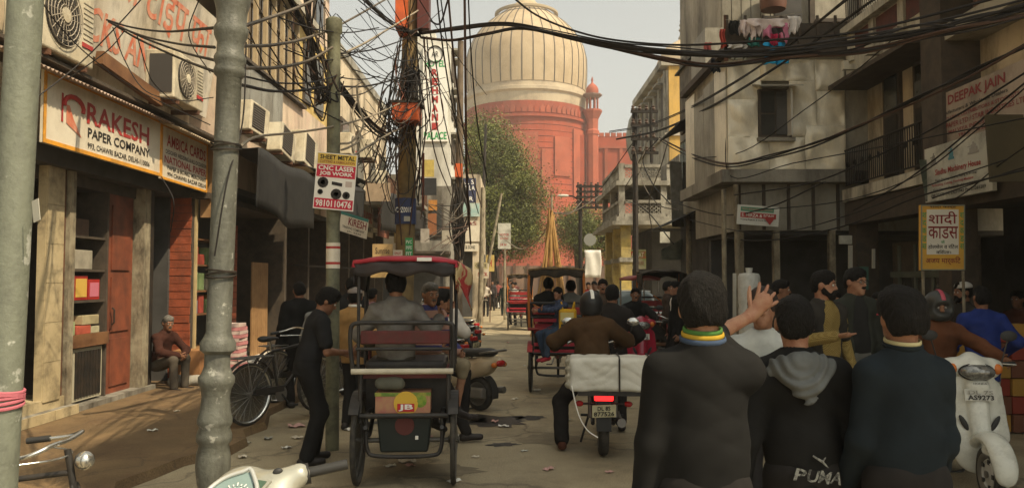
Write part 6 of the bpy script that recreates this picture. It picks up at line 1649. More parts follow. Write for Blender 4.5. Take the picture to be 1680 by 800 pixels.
person('grey haired man in striped sweater sitting on the rickshaw saddle, turned back', on(base, rad(3), (.08, 1.12, 0)), rz=rad(-128), H=1.68, pelvis=(0, 0, .98), lean=(8, 0), head=(-22, -4), vox=.016, skin=SKIN_L, hair=HAIR_G, beard=1, hands=((-.2, .3, 1.05), (.1, .3, 1.1)), feet=((-.12, .35, .5), (.15, .3, .42)), top=dict(mat=stripe_m, name='sweater', hem=.08, bulk=.015), legs=dict(mat=cl('khaki_shorts', (.24, .2, .13)), len=.2), shoes=shoe_d)
person('man in white shirt with hand at his face, sitting beyond the near rickshaw', gd(708, 8.5), rz=rad(-75), H=1.68, pelvis=(0, 0, .9), lean=(10, 0), head=(-10, -6), vox=.016, bare=True, skin=SKIN, hands=((.02, .26, 1.44), (.12, .24, 1.42)), elbow=((-.5, .6, -.9), (.6, .5, -.9)), feet=((-.12, .4, .3), (.14, .38, .1)), hair_kind='thick', top=dict(mat=cl('white_shirt', (.56, .52, .45)), name='shirt', hem=.12, bulk=.015, fold=.009), legs=dict(mat=dark_tr), shoes=shoe_d)
# red rickshaw in mid street
rk = base2 = V(((913 - CX) / F * 12.2, 12.2, 0))
r2 = rickshaw('red cycle rickshaw with fringed dark canopy and orange bows in mid street', base2, rad(-4), M('bright_red_enamel', (.34, .03, .03), (.22, .025, .022), sc=6, rough=.5, dirt=.3, dsc=6), M('thatch_canopy', (.03, .026, .02), (.06, .045, .03), sc=9, rough=.9), M('straw_fringe', (.2, .14, .07), (.1, .07, .04), sc=20, rough=.95), seat_mat=red_vinyl, kind='mid')
obow = M('orange_bow', (.42, .14, .03), rough=.5)
for x in (-.41, .41): ytube(r2, 'bow', [(x, -.22, 1.0), (x * 1.02, -.24, 1.5), (x, -.2, 1.84)], .02, obow)
ytube(r2, 'bow', [(-.4, -.22, 1.5), (-.32, -.2, 1.32), (-.1, -.18, 1.28), (.1, -.2, 1.4)], .016, obow)
for z in (1.08, .62, .72): MB().bb((-.34, -.245, z), (.34, -.225, z + .05)).build('red_slat', red_vinyl, r2)
jean = cl('blue_jeans', (.05, .075, .12)); boy_top = cl('navy_checked_shirt', (.06, .08, .13), (.03, .035, .06), sc=30)
p_, i_ = person('boy in blue shirt and jeans sitting sideways on the red rickshaw with yellow bag', on(base2, rad(-4), (.05, -.16, 0)), rz=rad(128), H=1.36, pelvis=(0, 0, 1.28), lean=(4, 0), head=(18, 0), vox=.016, skin=SKIN_L, hair_kind='fringe', hands=((.0, .52, 1.62), (-.06, .5, 1.66)), elbow=((-.8, .2, -.4), (.8, .3, -.4)), feet=((-.1, .42, .76), (.1, .3, .74)), top=dict(mat=boy_top, name='shirt', hem=.1), legs=dict(mat=jean), shoes=red_vinyl)
bg_ = thing('school_bag', 'bright yellow school bag slung on the back of the boy', 'bag', on(base2, rad(-4), (.17, -.34, .86)), rz=rad(-12))
bag_y = cl('yellow_bag', (.62, .36, .03)); 
MB().bb((-.13, -.06, 0), (.13, .06, .42)).build('pouch', bag_y, bg_, bevel=.03); MB().bb((-.09, -.085, .05), (.09, -.06, .2)).build('pocket', plast, bg_, bevel=.01); MB().bb((-.1, -.075, .24), (.1, -.06, .37)).build('flap', M('pale_yellow_print', (.6, .5, .2)), bg_)
for x in (-.09, .09): ytube(bg_, 'strap', [(x, .06, .4), (x * 1.1, .02, .52), (x * .8, -.02, .42)], .012, bag_y)
person('passenger in black sitting inside the red rickshaw', on(base2, rad(-4), (-.13, .25, 0)), rz=rad(-4), H=1.66, pelvis=(0, 0, 1.06), lean=(-4, 0), vox=.022, eyes=False, feet=((-.1, .6, .6), (.12, .6, .6)), hands=((-.2, .3, 1.2), (.2, .3, 1.2)), top=dict(mat=black_tee, name='shirt', bulk=.02), legs=dict(mat=dark_tr), shoes=shoe_d)
person('second passenger in grey sitting inside the red rickshaw', on(base2, rad(-4), (.22, .3, 0)), rz=rad(-4), H=1.62, pelvis=(0, 0, 1.06), vox=.024, eyes=False, feet=((-.1, .6, .6), (.12, .6, .6)), hands=((-.2, .3, 1.2), (.2, .3, 1.2)), top=dict(mat=cl('grey_shawl', (.2, .2, .18)), name='shawl', bulk=.03), legs=dict(mat=dark_tr), shoes=shoe_d)
# far rickshaws
def recol(root, label, loc, rz): 
    c = copy_tree(root); c.location = loc; c.rotation_euler = (0, 0, rz); tag(c, label); return c
for o_ in ():
    pass
recol(r2, 'far red cycle rickshaw with dark hood beyond the red one', V(((853 - CX) / F * 27, 27, 0)), rad(-2))
recol(r2, 'cycle rickshaw half hidden behind the black jacket man, facing the camera', V(((1100 - CX) / F * 14.5, 15.6, 0)), rad(176))
# ------------------------------------------------------------------ motorcycle with bale
def motorcycle(label, loc, rz, tank, group=None, lit=False, plate=None):
    t = thing('motorcycle', label, 'motorcycle', loc, rz=rz, group=group)
    wheel(t, (0, 0, .31), .31, .1, rim_mat=steel_d, spokes=18); wheel(t, (0, 1.28, .3), .3, .085, rim_mat=steel_d, spokes=18)
    for x in (-.1, .1):
        ytube(t, 'swing_arm', [(x, 0, .31), (x, .5, .4)], .02, blk); ytube(t, 'shock', [(x * 1.2, .02, .36), (x * 1.2, .12, .72)], .028, steel_d)
        ytube(t, 'fork', [(x * .9, 1.28, .3), (x * .8, 1.08, .82), (x * .8, 1.02, 1.0)], .022, chrome)
    s = Sdf().cap((0, .55, .42), (0, .8, .42), .12, .11).cap((0, .8, .42), (0, .92, .6), .09, .07).cap((0, .3, .6), (0, .8, .62), .05)
    npart('engine', [s.mesh(.03)], steel_d, t)
    npart('tank', [Sdf().cap((0, .62, .86), (0, .95, .92), .12, .13, flat=((1, 0, 0), .9)).mesh(.025)], tank, t)
    npart('seat', [Sdf().cap((0, -.15, .7), (0, .5, .72), .11, .11, flat=((0, 0, 1), .5)).mesh(.025)], plast, t)
    npart('side_panel', [Sdf().cap((0, .0, .6), (0, .42, .6), .09, .11).mesh(.025)], tank, t)
    MB().grid(lambda u, v: V((-.06 + .12 * v, .36 * math.cos(rad(40 + 120 * u)), .31 + .36 * math.sin(rad(40 + 120 * u)))), 14, 2).build('mudguard', plast, t, solid=.01)
    MB().bb((-.07, -.36, .3), (.07, -.33, .62)).build('tail_guard', plast, t)
    tl = MB().bb((-.09, -.37, .58), (.09, -.3, .66)).build('tail_light', M('lit_tail_light', (.9, .02, .02), emit=1.6, rough=.2) if lit else lens_red, t, bevel=.015)
    for x in (-.2, .2):
        i_o = ytube(t, 'indicator_stalk', [(x * .4, -.3, .55), (x, -.32, .55)], .01, plast); MB().ball((x * 1.15, -.32, .55), (.04, .035, .028), 8, 6).build('indicator', lens_red if lit else lens_or, t, smooth=True)
    if plate:
        pl_ = MB().slab((-.11, -.385, .43), (.22, 0, .01), (0, -.01, .115), (0, .008, 0)).build('number_plate', M('plate_yellow', (.5, .46, .28), (.42, .38, .24), sc=9, rough=.5), t)
        text(pl_, plate[0], V((-.06, -.392, .495)), V((.12, 0, .005)), V((0, -.003, .04)), ink_black, lift=.004, bold=.02); text(pl_, plate[1], V((-.095, -.389, .442)), V((.19, 0, .008)), V((0, -.003, .042)), ink_black, lift=.004, bold=.02)
    ytube(t, 'silencer', [(.13, .75, .36), (.16, .3, .3), (.17, -.25, .36)], .045, steel_d)
    ytube(t, 'handlebar', [(-.36, .82, 1.02), (-.25, .94, 1.06), (0, 1.0, 1.0), (.25, .94, 1.06), (.36, .82, 1.02)], .014, chrome)
    MB().ball((0, 1.16, .92), (.11, .09, .11), 12, 8).build('headlight', plast, t, smooth=True)
    for x in (-.3, .3): ytube(t, 'mirror_stem', [(x, .9, 1.04), (x * 1.15, .86, 1.22)], .007, blk); MB().ball((x * 1.18, .85, 1.26), (.07, .015, .045), 10, 6).build('mirror', chrome, t, smooth=True)
    ytube(t, 'side_stand', [(-.12, .5, .36), (-.22, .48, .03)], .012, blk)
    ytube(t, 'foot_peg', [(-.22, .42, .32), (.22, .42, .32)], .014, blk)
    ytube(t, 'grab_rail', [(-.12, .1, .7), (-.13, -.2, .72), (0, -.28, .73), (.13, -.2, .72), (.12, .1, .7)], .014, chrome)
    return t
mb_ = V(((988 - CX) / F * 7.85, 7.85, 0))
motorcycle('black motorcycle with lit tail light carrying the white bale', mb_, rad(-5), blk, lit=True, plate=('DL 8S', '877526'))
bale_m = M('white_woven_plastic', (.6, .58, .5), (.52, .5, .42), sc=5, rough=.55, bump=.3, bsc=14)
bt = thing('bale', 'large white woven plastic bale tied across the motorcycle carrier', 'bale', mb_ + V((.03, -.3, .69)), rz=rad(-4))
s = Sdf().cap((-.34, 0, .14), (.46, 0, .13), .13, .13, k=.02, flat=((0, 1, 0), 1.0))
bx_noise = folds(31, .009, 1.3)
class BoxSdf(Sdf): pass
def rbox(c, h, r, vox, noise=None):
    lo = np.array(c) - np.array(h) - 3 * vox; n = np.ceil((2 * np.array(h) + 6 * vox) / vox).astype(int) + 1
    ax = [lo[i] + vox * np.arange(n[i]) for i in range(3)]; g = np.stack(np.meshgrid(*ax, indexing='ij'), -1)
    q_ = np.abs(g - np.array(c)) - (np.array(h) - r)
    D = np.sqrt((np.maximum(q_, 0) ** 2).sum(-1)) + np.minimum(q_.max(-1), 0) - r
    if noise is not None: D = D + noise(g)
    return nets(D, lo, vox)
npart('wrapping', [rbox((.06, 0, .15), (.44, .2, .155), .045, .014, bx_noise)], bale_m, bt)
npart('frayed_end', [rbox((-.385, 0, .15), (.03, .18, .14), .03, .012, lambda g: .012 * np.sin(90 * g[..., 2] + 60 * g[..., 1]) * np.sin(50 * g[..., 1]))], M('frayed_plastic', (.42, .39, .3), (.25, .22, .16), sc=18, rough=.7, bump=.5), bt)
for x in (.08, .36): MB().tube([V((x, -.215, .0)), V((x, -.215, .3)), V((x, -.15, .315)), V((x, .2, .315)), V((x, .215, .0))], .008, 6).build('binding', iron, bt)
ytube(bt, 'loose_string', [(-.36, -.2, .05), (-.3, -.21, -.2), (-.22, -.2, -.35), (-.12, -.21, -.42)], .006, ink_white)
MB().bb((-.3, -.18, -.045), (.5, .18, -.005)).build('carrier_board', blk, bt)
brn_jk = cl('brown_jacket', (.075, .042, .02))
person('rider in brown jacket and black helmet with white stripe, seen from behind', mb_ + V((-.06, .35, 0)), rz=rad(2), H=1.72, pelvis=(0, .02, .82), lean=(10, 0), vox=.016, eyes=False, hands=((-.36, .46, 1.02), (.36, .46, 1.04)), elbow=((-1, -.2, -.5), (1, -.2, -.5)), feet=((-.34, -.1, .1), (.22, .12, .38)), knee=((-.6, 1, .2), (.5, 1, .2)), width=1.02,
    helmet=(M('black_helmet', (.025, .025, .025), rough=.35), ink_white), top=dict(mat=brn_jk, name='jacket', hem=.1, bulk=.03, fold=.012, seed=5), legs=dict(mat=dark_tr, bulk=.015), shoes=cl('brown_sandal', (.1, .04, .025)))
# parked motorcycles left of the street
motorcycle('parked motorcycle with pale panels behind the beige scooter', V((-1.05, 13.2, 0)), rad(55), M('pale_panel', (.4, .36, .3), rough=.4), group='parked two wheelers', plate=('DL 3S', '5501'))
motorcycle('parked green panelled motorcycle, second in the row behind the scooter', V((-1.0, 15.0, 0)), rad(60), M('green_panel', (.1, .15, .07), rough=.4), group='parked two wheelers', plate=('DL 3C', '2290'))
motorcycle('parked black motorcycle, third in the row behind the scooter', V((-1.0, 17.0, 0)), rad(58), blk, group='parked two wheelers')
motorcycle('parked red motorcycle, farthest in the row before the corner shop', V((-1.15, 19.5, 0)), rad(60), red_vinyl, group='parked two wheelers')
# ------------------------------------------------------------------ scooters
def scooter(label, loc, rz, paint, plate=None, group=None, front_only=False, brand=None):
    """own frame: forward +y, rear axle at y = 0, front axle at 1.24"""
    t = thing('scooter', label, 'scooter', loc, rz=rz, group=group)
    wheel(t, (0, 0, .225), .225, .095, disc=M('white_rim', (.45, .44, .4), rough=.4)); wheel(t, (0, 1.24, .225), .225, .09, disc=M('white_rim', (.45, .44, .4)))
    vx = .016
    # apron
    s = Sdf()
    s.cap((0, 1.0, .36), (0, .93, .86), .19, .17, k=.04, flat=((0, 1, 0), .33)).cap((-.17, .95, .46), (-.15, .9, .84), .085, .07, flat=((0, 1, 0), .5)).cap((.17, .95, .46), (.15, .9, .84), .085, .07, flat=((0, 1, 0), .5))
    s.cap((0, 1.06, .5), (0, .98, .86), .075, .085, k=.04, flat=((0, 1, 0), .6)).cap((0, 1.02, .86), (0, .95, .93), .09, .06, k=.03, flat=((0, 1, 0), .5))
    for x in (-.12, .12): s.ell((x * 1.05, 1.055, .58), (.022, .05, .075), np.array(Matrix.Rotation(.5 if x > 0 else -.5, 3, 'Y')), k=.01, op='s')
    ap = npart('apron', [s.mesh(vx)], paint, t)
    for x in (-.115, .115): MB().ball((x, 1.035, .58), (.022, .012, .07), 8, 6, m=Matrix.Rotation(.5 if x > 0 else -.5, 3, 'Y')).build('air_slot', plast, ap)
    MB().bb((-.17, .86, .3), (.17, .9, .82)).build('inner_apron', plast, t, bevel=.03)
    # fender
    s = Sdf()
    for a0 in range(0, 130, 12):
        a1 = a0 + 12; f = lambda a: (0, 1.24 + .265 * math.cos(rad(a)), .235 + .265 * math.sin(rad(a)))
        s.cap(f(a0 - 8 + 15), f(a1 - 8 + 15), .075, .08, k=.03, flat=((0, math.cos(rad(a0)), math.sin(rad(a0))), .5))
    s.cap((0, 1.24, .4), (0, 1.45, .38), .07, .05, k=.05)
    s.ell((0, 1.24, .225), (.07, .255, .255), k=.02, op='s')
    npart('front_fender', [s.mesh(vx)], paint, t)
    MB().bb((-.06, 1.485, .36), (.06, 1.505, .385)).build('fender_trim', chrome, t)
    # handlebar cowl with headlight
    s = Sdf().cap((-.13, .9, 1.0), (.13, .9, 1.0), .085, k=.05).cap((0, .96, .99), (0, .86, 1.05), .1, .08, k=.05).cap((-.2, .86, 1.02), (.2, .86, 1.02), .045, k=.05)
    cw = npart('handlebar_cowl', [s.mesh(vx)], paint, t)
    MB().ball((0, 1.03, .98), (.13, .065, .064), 16, 8).build('headlight', lamp_glass, cw, smooth=True); MB().tube([V((.132 * math.cos(a), 1.03 - .03 * abs(math.cos(a)), .98 + .066 * math.sin(a))) for a in [2 * math.pi * i / 24 for i in range(24)]], .007, 6, closed=True).build('lamp_rim', plast, cw, smooth=True)
    for x in (-.165, .165): MB().ball((x, .955, 1.0), (.045, .04, .045), 10, 6).build('indicator', lens_or, cw, smooth=True)
    for x in (-1, 1):
        ytube(t, 'grip', [(x * .2, .86, 1.03), (x * .36, .8, 1.03)], .019, plast); ytube(t, 'brake_lever', [(x * .2, .9, 1.04), (x * .34, .88, 1.03)], .007, chrome)
    # floor, rear body, seat
    MB().bb((-.17, .4, .27), (.17, .95, .32)).build('floorboard', plast, t, bevel=.02)
    s = Sdf().cap((0, .36, .45), (0, -.12, .6), .17, .13, k=.06).cap((0, .38, .4), (0, .42, .62), .13, .12, k=.05).cap((0, -.1, .62), (0, -.32, .66), .12, .06, k=.05)
    s.ell((0, 0, .2), (.1, .27, .27), k=.02, op='s')
    rb_ = npart('rear_body', [s.mesh(.02)], paint, t)
    MB().ball((0, -.36, .64), (.09, .04, .045), 10, 6).build('tail_light', lens_red, rb_, smooth=True)
    for x in (-.1, .1): MB().ball((x, -.33, .62), (.04, .04, .035), 8, 6).build('rear_indicator', lens_or, rb_, smooth=True)
    npart('seat', [Sdf().cap((0, .4, .74), (0, -.15, .77), .12, .13, k=.05, flat=((0, 0, 1), .45)).mesh(.022)], plast, t)
    ytube(t, 'grab_rail', [(-.12, -.1, .76), (-.13, -.34, .8), (.13, -.34, .8), (.12, -.1, .76)], .014, steel_d)
    MB().grid(lambda u, v: V((-.06 + .12 * v, -.27 * math.cos(rad(-10 + 70 * u)), .225 + .27 * math.sin(rad(-10 + 70 * u)))), 8, 2).build('rear_mudguard', plast, t, solid=.01)
    MB().box((-.13, .05, .25), (.1, .5, .14)).build('engine', steel_d, t, bevel=.03)
    ytube(t, 'silencer', [(.14, .35, .22), (.15, -.3, .28)], .045, steel_d)
    ytube(t, 'center_stand', [(-.14, .25, .2), (-.16, .2, .02), (.16, .2, .02), (.14, .25, .2)], .012, blk)
    for x in (-.24, .24): ytube(t, 'mirror_stem', [(x, .86, 1.04), (x * 1.2, .86, 1.22)], .006, blk); MB().ball((x * 1.25, .86, 1.26), (.065, .015, .045), 10, 6).build('mirror', plast, t, smooth=True)
    if plate:
        pl_ = MB().slab((.115, 1.075, .76), (-.23, 0, 0), (0, -.02, .09), (0, -.008, 0)).build('number_plate', M('plate_white', (.55, .54, .47), (.45, .44, .38), sc=9, rough=.5), t)
        text(pl_, plate[0], V((.09, 1.075, .81)), V((-.18, 0, 0)), V((0, -.008, .03)), M('faint_ink', (.25, .24, .2)), lift=.004, bold=.01); text(pl_, plate[1], V((.095, 1.075, .766)), V((-.19, 0, 0)), V((0, -.008, .038)), ink_black, lift=.004, bold=.025)
    if brand: text(t, brand, V((.05, 1.06, .885)), V((-.1, 0, 0)), V((0, -.004, .014)), plast, lift=.012, bold=.02, name='badge')
    return t
w_paint = M('white_scooter_paint', (.66, .66, .58), (.6, .6, .52), sc=3, rough=.22, coat=.4, dirt=.25, dsc=7)
# front axle near px 1607, Y 6.2; heading to the camera
sw_ = V((3.9, 7.38, 0))
wsc = scooter('white scooter with number plate coming towards the camera', sw_, rad(170), w_paint, plate=('DL 7S', 'AS9273'), brand='HONDA')
person('scooter rider in brown sweater and dark helmet with pink stripe facing the camera', V((3.88, 7.3, 0)), rz=rad(168), H=1.72, pelvis=(0, 0, .84), lean=(10, 0), head=(4, -2), vox=.016, bare=True, skin=SKIN, hands=((-.36, .58, 1.07), (.38, .56, 1.07)), elbow=((-1, -.1, -.5), (1, -.1, -.5)), feet=((-.14, .35, .38), (.14, .35, .38)), knee=((-.4, 1, .3), (.4, 1, .3)),
    helmet=(M('dull_helmet', (.06, .062, .055), (.03, .03, .028), sc=9, rough=.4), M('pink_panel', (.42, .07, .1), rough=.4), None), top=dict(mat=cl('rust_brown_sweater', (.13, .052, .025)), name='sweater', hem=.06, bulk=.012, fold=.009), legs=dict(mat=dark_tr), shoes=shoe_d)
rsc = scooter('red scooter with white plate facing the camera beyond the crowd', V((2.16, 13.8, 0)), rad(176), M('red_scooter_paint', (.36, .02, .045), (.28, .015, .035), sc=4, rough=.25, coat=.4), plate=('DL 6S', '4512'))
person('rider in black jacket on the red scooter', V((2.12, 13.7, 0)), rz=rad(178), H=1.7, pelvis=(0, 0, .84), lean=(6, 0), vox=.02, skin=SKIN, hands=((-.34, .56, 1.05), (.34, .56, 1.05)), elbow=((-1, -.1, -.5), (1, -.1, -.5)), feet=((-.14, .35, .38), (.14, .35, .38)), beard=1, top=dict(mat=black_jk, name='jacket', bulk=.02), legs=dict(mat=dark_tr), shoes=shoe_d)
person('man in profile with pale face talking beside the red scooter', gd(1095, 14.6), rz=rad(-95), H=1.72, vox=.022, skin=SKIN_L, beard=1, top=dict(mat=cl('dim_brown_coat', (.07, .05, .04)), name='coat'), legs=dict(mat=dark_tr), shoes=shoe_d)
person('man in black coat and white collar facing his friend beside the red scooter', gd(1109, 13.6), rz=rad(95), H=1.72, vox=.022, skin=SKIN_L, top=dict(mat=ink_white, name='shirt'), over=dict(mat=black_jk, name='coat', bulk=.02, hem=.2, cut=(((0, .2, .4), (.06, .15, .18)),)), legs=dict(mat=dark_tr), shoes=shoe_d)
bsc_ = scooter('beige scooter parked with its rear wheel towards the road, left of mid street', V(((787 - CX) / F * 10.5, 10.5, 0)), rad(52), M('beige_scooter_paint', (.46, .37, .24), (.4, .31, .2), sc=3, rough=.3, coat=.3), group='parked two wheelers')
# silver scooter whose dashboard shows at the bottom edge
silver = M('silver_scooter_paint', (.4, .4, .34), (.36, .36, .3), sc=3, rough=.28, metal=.35, coat=.3, dirt=.15, dsc=9)
fs_loc = V((-.66, 2.52, -.0)); fz = rad(12)
fsc = thing('scooter', 'silver scooter with pale teal dial dashboard at the lower picture edge', 'scooter', fs_loc, rz=fz)
fsc.rotation_euler = (0, rad(-15), fz); fsc.scale = (.955,) * 3
wheel(fsc, (0, -.35, .225), .225, .095); wheel(fsc, (0, .9, .225), .225, .09)
npart('rear_body', [Sdf().cap((0, .0, .45), (0, -.45, .6), .17, .13, k=.06).mesh(.03)], silver, fsc)
npart('seat', [Sdf().cap((0, .05, .74), (0, -.5, .77), .12, .13, flat=((0, 0, 1), .45)).mesh(.025)], plast, fsc)
npart('apron', [Sdf().cap((0, .66, .34), (0, .55, .84), .17, .15, flat=((0, 1, 0), .33)).mesh(.025)], silver, fsc)
MB().bb((-.17, .05, .27), (.17, .6, .32)).build('floorboard', plast, fsc)
npart('front_fender', [Sdf().cap((0, .75, .5), (0, 1.1, .46), .09, .07, k=.05).mesh(.025)], silver, fsc)
# cowl: tilted slab; dash plane faces back and up
dc = V((0, .5, 1.0)); dn = V((0, -.62, .78)); du = V((1, 0, 0)); dv = dn.cross(du)
s = Sdf().cap(dc - du * .1 - dn * .05, dc + du * .1 - dn * .05, .1, k=.05, flat=(tuple(dn), .62)).cap(dc + dv * .06 - dn * .05, dc - dv * .07 - dn * .06, .12, .1, k=.05, flat=(tuple(dn), .55))
s.cap(dc + du * .1 + dv * .03 - dn * .03, dc + du * .23 + dv * .045 - dn * .03, .05, .045, k=.05).cap(dc - du * .1 + dv * .03 - dn * .03, dc - du * .23 + dv * .045 - dn * .03, .05, .045, k=.05)
cw = npart('handlebar_cowl', [s.mesh(.011)], silver, fsc)
def dpt(x, y, h=.0): return dc + du * x + dv * y + dn * (.034 + h)
outl = [(-.115, -.075), (-.125, -.02), (-.1, .045), (-.04, .08), (.03, .085), (.068, .075), (.066, -.075)]
MB().prism([dpt(x * 1.0, y, -.012) for x, y in outl], dn * .012).build('dial_face', M('dial_teal', (.2, .27, .26), (.15, .21, .2), sc=8, rough=.3), cw)
bz = [dpt(x, y, .006) for x, y in outl]; MB().tube(spline(bz + [bz[0]], 4)[:-1], .009, 8, closed=True).build('bezel', M('pale_bezel', (.5, .51, .48), rough=.3, metal=.4), cw, smooth=True)
dl = MB()
for q in range(15):
    a = rad(205 - 230 * q / 14); r0, r1 = .05, .058 if q % 2 else .064
    dl.beam(dpt(r0 * math.cos(a) - .005, r0 * math.sin(a) - .02, .004), dpt(r1 * math.cos(a) - .005, r1 * math.sin(a) - .02, .004), .004, .002, up=dn)
o_ = dl.build('dial_marks', ink_white, cw); o_['kind'] = 'stuff'
for q in range(7):
    a = rad(200 - 220 * q / 6); text(cw, str(q * 20), dpt(.038 * math.cos(a) - .013, .038 * math.sin(a) - .026, .003), du * .016, dv * .011, ink_white, lift=.001, bold=.02, name='numeral')
MB().beam(dpt(-.005, -.02, .006), dpt(.03, .005, .006), .004, .003, up=dn).build('needle', lens_red, cw)
MB().prism([dpt(x, y, -.004) for x, y in ((.082, .03), (.118, .008), (.085, -.025))], dn * .006).build('turn_light', M('dark_green_lens', (.06, .1, .07), rough=.2), cw)
MB().prism([dpt(x, y, -.01) for x, y in ((.076, .045), (.135, .008), (.078, -.045))], dn * .008).build('light_rim', silver, cw)
for x in (-1, 1):
    hs_ = ytube(fsc, 'switch_box', [tuple(dc + du * .2 * x + dv * .05 - dn * .04), tuple(dc + du * .27 * x + dv * .05 - dn * .045)], .042, plast)
    ytube(fsc, 'grip', [tuple(dc + du * .26 * x + dv * .05 - dn * .04), tuple(dc + du * .42 * x + dv * .04 - dn * .05)], .021, plast)
MB().ball(dc + du * .16 + dv * .05 + dn * .02, (.02, .012, .015), 10, 6).build('switch', plast, fsc, smooth=True)
# ------------------------------------------------------------------ bicycles
def bicycle(label, loc, rz, paint, rack=True, group='parked bicycles'):
    """forward +y, rear axle at 0, front axle 1.1"""
    t = thing('bicycle', label, 'bicycle', loc, rz=rz, group=group)
    R = .35
    wheel(t, (0, 0, R), R, .038, rim_mat=chrome, spokes=28); wheel(t, (0, 1.12, R), R, .038, rim_mat=chrome, spokes=28)
    bbk, st, ht, hb_ = (0, .46, .3), (0, .34, .8), (0, .93, .86), (0, .96, .72)
    for nm, a, b in (('seat_tube', bbk, st), ('top_tube', st, ht), ('down_tube', bbk, hb_)): ytube(t, nm, [a, b], .016, paint)
    for x in (-.05, .05):
        ytube(t, 'seat_stay', [(x * .5, .36, .76), (x, 0, R)], .009, paint); ytube(t, 'chain_stay', [(x * .5, .46, .3), (x, 0, R)], .01, paint); ytube(t, 'fork', [(x * .6, .95, .8), (x, 1.02, .62), (x, 1.12, R)], .011, paint)
    ytube(t, 'head_tube', [hb_, (0, .915, .98)], .019, paint); ytube(t, 'seat_post', [st, (0, .31, .92)], .013, chrome)
    npart('saddle', [Sdf().cap((0, .22, .95), (0, .42, .95), .075, .03, k=.03, flat=((0, 0, 1), .5)).mesh(.016)], plast, t)
    hbar = ytube(t, 'handlebar', [(-.27, .62, .98), (-.27, .82, 1.0), (-.18, .92, 1.04), (0, .92, 1.03), (.18, .92, 1.04), (.27, .82, 1.0), (.27, .62, .98)], .012, chrome)
    for x in (-.27, .27): ytube(hbar, 'grip', [(x, .6, .978), (x, .72, .99)], .018, plast)
    ytube(t, 'brake_rod', [(-.24, .72, .95), (-.1, .9, .95), (.1, .9, .95), (.24, .72, .95)], .006, chrome)
    for c, a0, a1, m_ in (((0, 0, R), 20, 215, paint), ((0, 1.12, R), -10, 150, paint)):
        MB().grid(lambda u, v: V((-.028 + .056 * v, c[1] + .39 * math.cos(rad(a0 + (a1 - a0) * u)), c[2] + .39 * math.sin(rad(a0 + (a1 - a0) * u)))), 20, 2).build('mudguard', m_, t, smooth=True, solid=.005)
    MB().grid(lambda u, v: V((-.03 + .06 * v, .394 * math.cos(rad(165 + 45 * u)), R + .394 * math.sin(rad(165 + 45 * u)))), 8, 2).build('white_guard_tip', ink_white, t, solid=.004)
    MB().lathe([(.09, -.005), (.09, .005)], (.045, .46, .3), 18, ax=(1, 0, 0)).build('chainring', steel_d, t); MB().bb((.04, .05, .33), (.055, .5, .4)).build('chain_guard', paint, t)
    for sg, x in ((1, .08), (-1, -.08)): MB().beam((x * .7, .46, .3), (x, .46 + .1 * sg, .3 - .13 * sg), .016, .016).box((x * 1.7, .46 + .1 * sg, .3 - .13 * sg), (.1, .06, .02)).build('pedal', plast, t)
    if rack:
        rk_ = MB()
        for x in (-.08, 0, .08): rk_.tube([(x, -.22, .76), (x, .3, .76)], .007, 5)
        rk_.tube([(-.08, -.22, .76), (.08, -.22, .76)], .007, 5); rk_.tube([(-.08, -.1, .76), (-.06, 0, R)], .006, 5); rk_.tube([(.08, -.1, .76), (.06, 0, R)], .006, 5)
        rk_.build('rack', steel_d, t)
    ytube(t, 'stand', [(-.05, .05, R), (-.16, .02, .02)], .009, steel_d)
    MB().ball((0, 1.0, .92), (.05, .05, .05), 10, 6).build('lamp', chrome, t, smooth=True)
    return t
bicycle('black roadster bicycle with white mudguard tip parked by the shops', gd(411, 8.95) + V((0, 0, .085)), rad(-28), blk)
bicycle('bicycle with chrome handlebar at the lower picture corner behind the thick pole', V((-2.98, 3.75, 0)), rad(-82), blk, rack=False).scale = (.92, .92, .92)
bicycle('second black bicycle leaning behind the black polo man', gd(455, 10.6) + V((0, 0, .085)), rad(-35), iron)
# ------------------------------------------------------------------ car and battery rickshaw far right
car_w = M('white_car_paint', (.6, .62, .6), rough=.25, coat=.4)
ct_ = thing('car', 'white car facing the camera beyond the crowd in mid street', 'car', gd(1024, 21), rz=rad(180))
s = Sdf(); lo_ = [(0, -1.6), (0, 1.7)]
npart('body', [rbox((0, 0, .62), (.8, 1.9, .34), .16, .07)], car_w, ct_); npart('cabin', [rbox((0, -.3, 1.1), (.68, 1.15, .32), .22, .06)], M('car_glass', (.16, .2, .2), rough=.1, spec=.6), ct_)
MB().bb((-.6, -1.2, 1.38), (.6, .55, 1.43)).build('roof', car_w, ct_, bevel=.02)
for x in (-.78, .78):
    for y in (-1.2, 1.2): wheel(ct_, (x, y, .3), .3, .16, disc=steel_d)
for x in (-.58, .58): MB().ball((x, 1.86, .68), (.16, .06, .09), 10, 6).build('headlight', lamp_glass, ct_, smooth=True)
MB().bb((-.35, 1.88, .5), (.35, 1.93, .62)).build('grille', plast, ct_); MB().bb((-.78, 1.84, .3), (.78, 1.95, .45)).build('bumper', car_w, ct_, bevel=.03)
for x in (-.86, .86): MB().ball((x, .5, 1.0), (.09, .06, .07), 8, 6).build('mirror', car_w, ct_, smooth=True)
MB().bb((-.22, 1.955, .34), (.22, 1.965, .43)).build('number_plate', ink_white, ct_)
et = thing('battery_rickshaw', 'battery rickshaw with flat red roof facing the camera beyond the red scooter', 'battery rickshaw', gd(1047, 16.8), rz=rad(180))
red_roof = M('faded_red_roof', (.32, .07, .06), (.26, .055, .05), sc=3, rough=.6)
MB().grid(lambda u, v: V((-.28 + .56 * u, -.9 + 1.9 * v, 1.72 + .06 * math.sin(math.pi * u))), 8, 8).build('roof', red_roof, et, smooth=True, solid=.05)
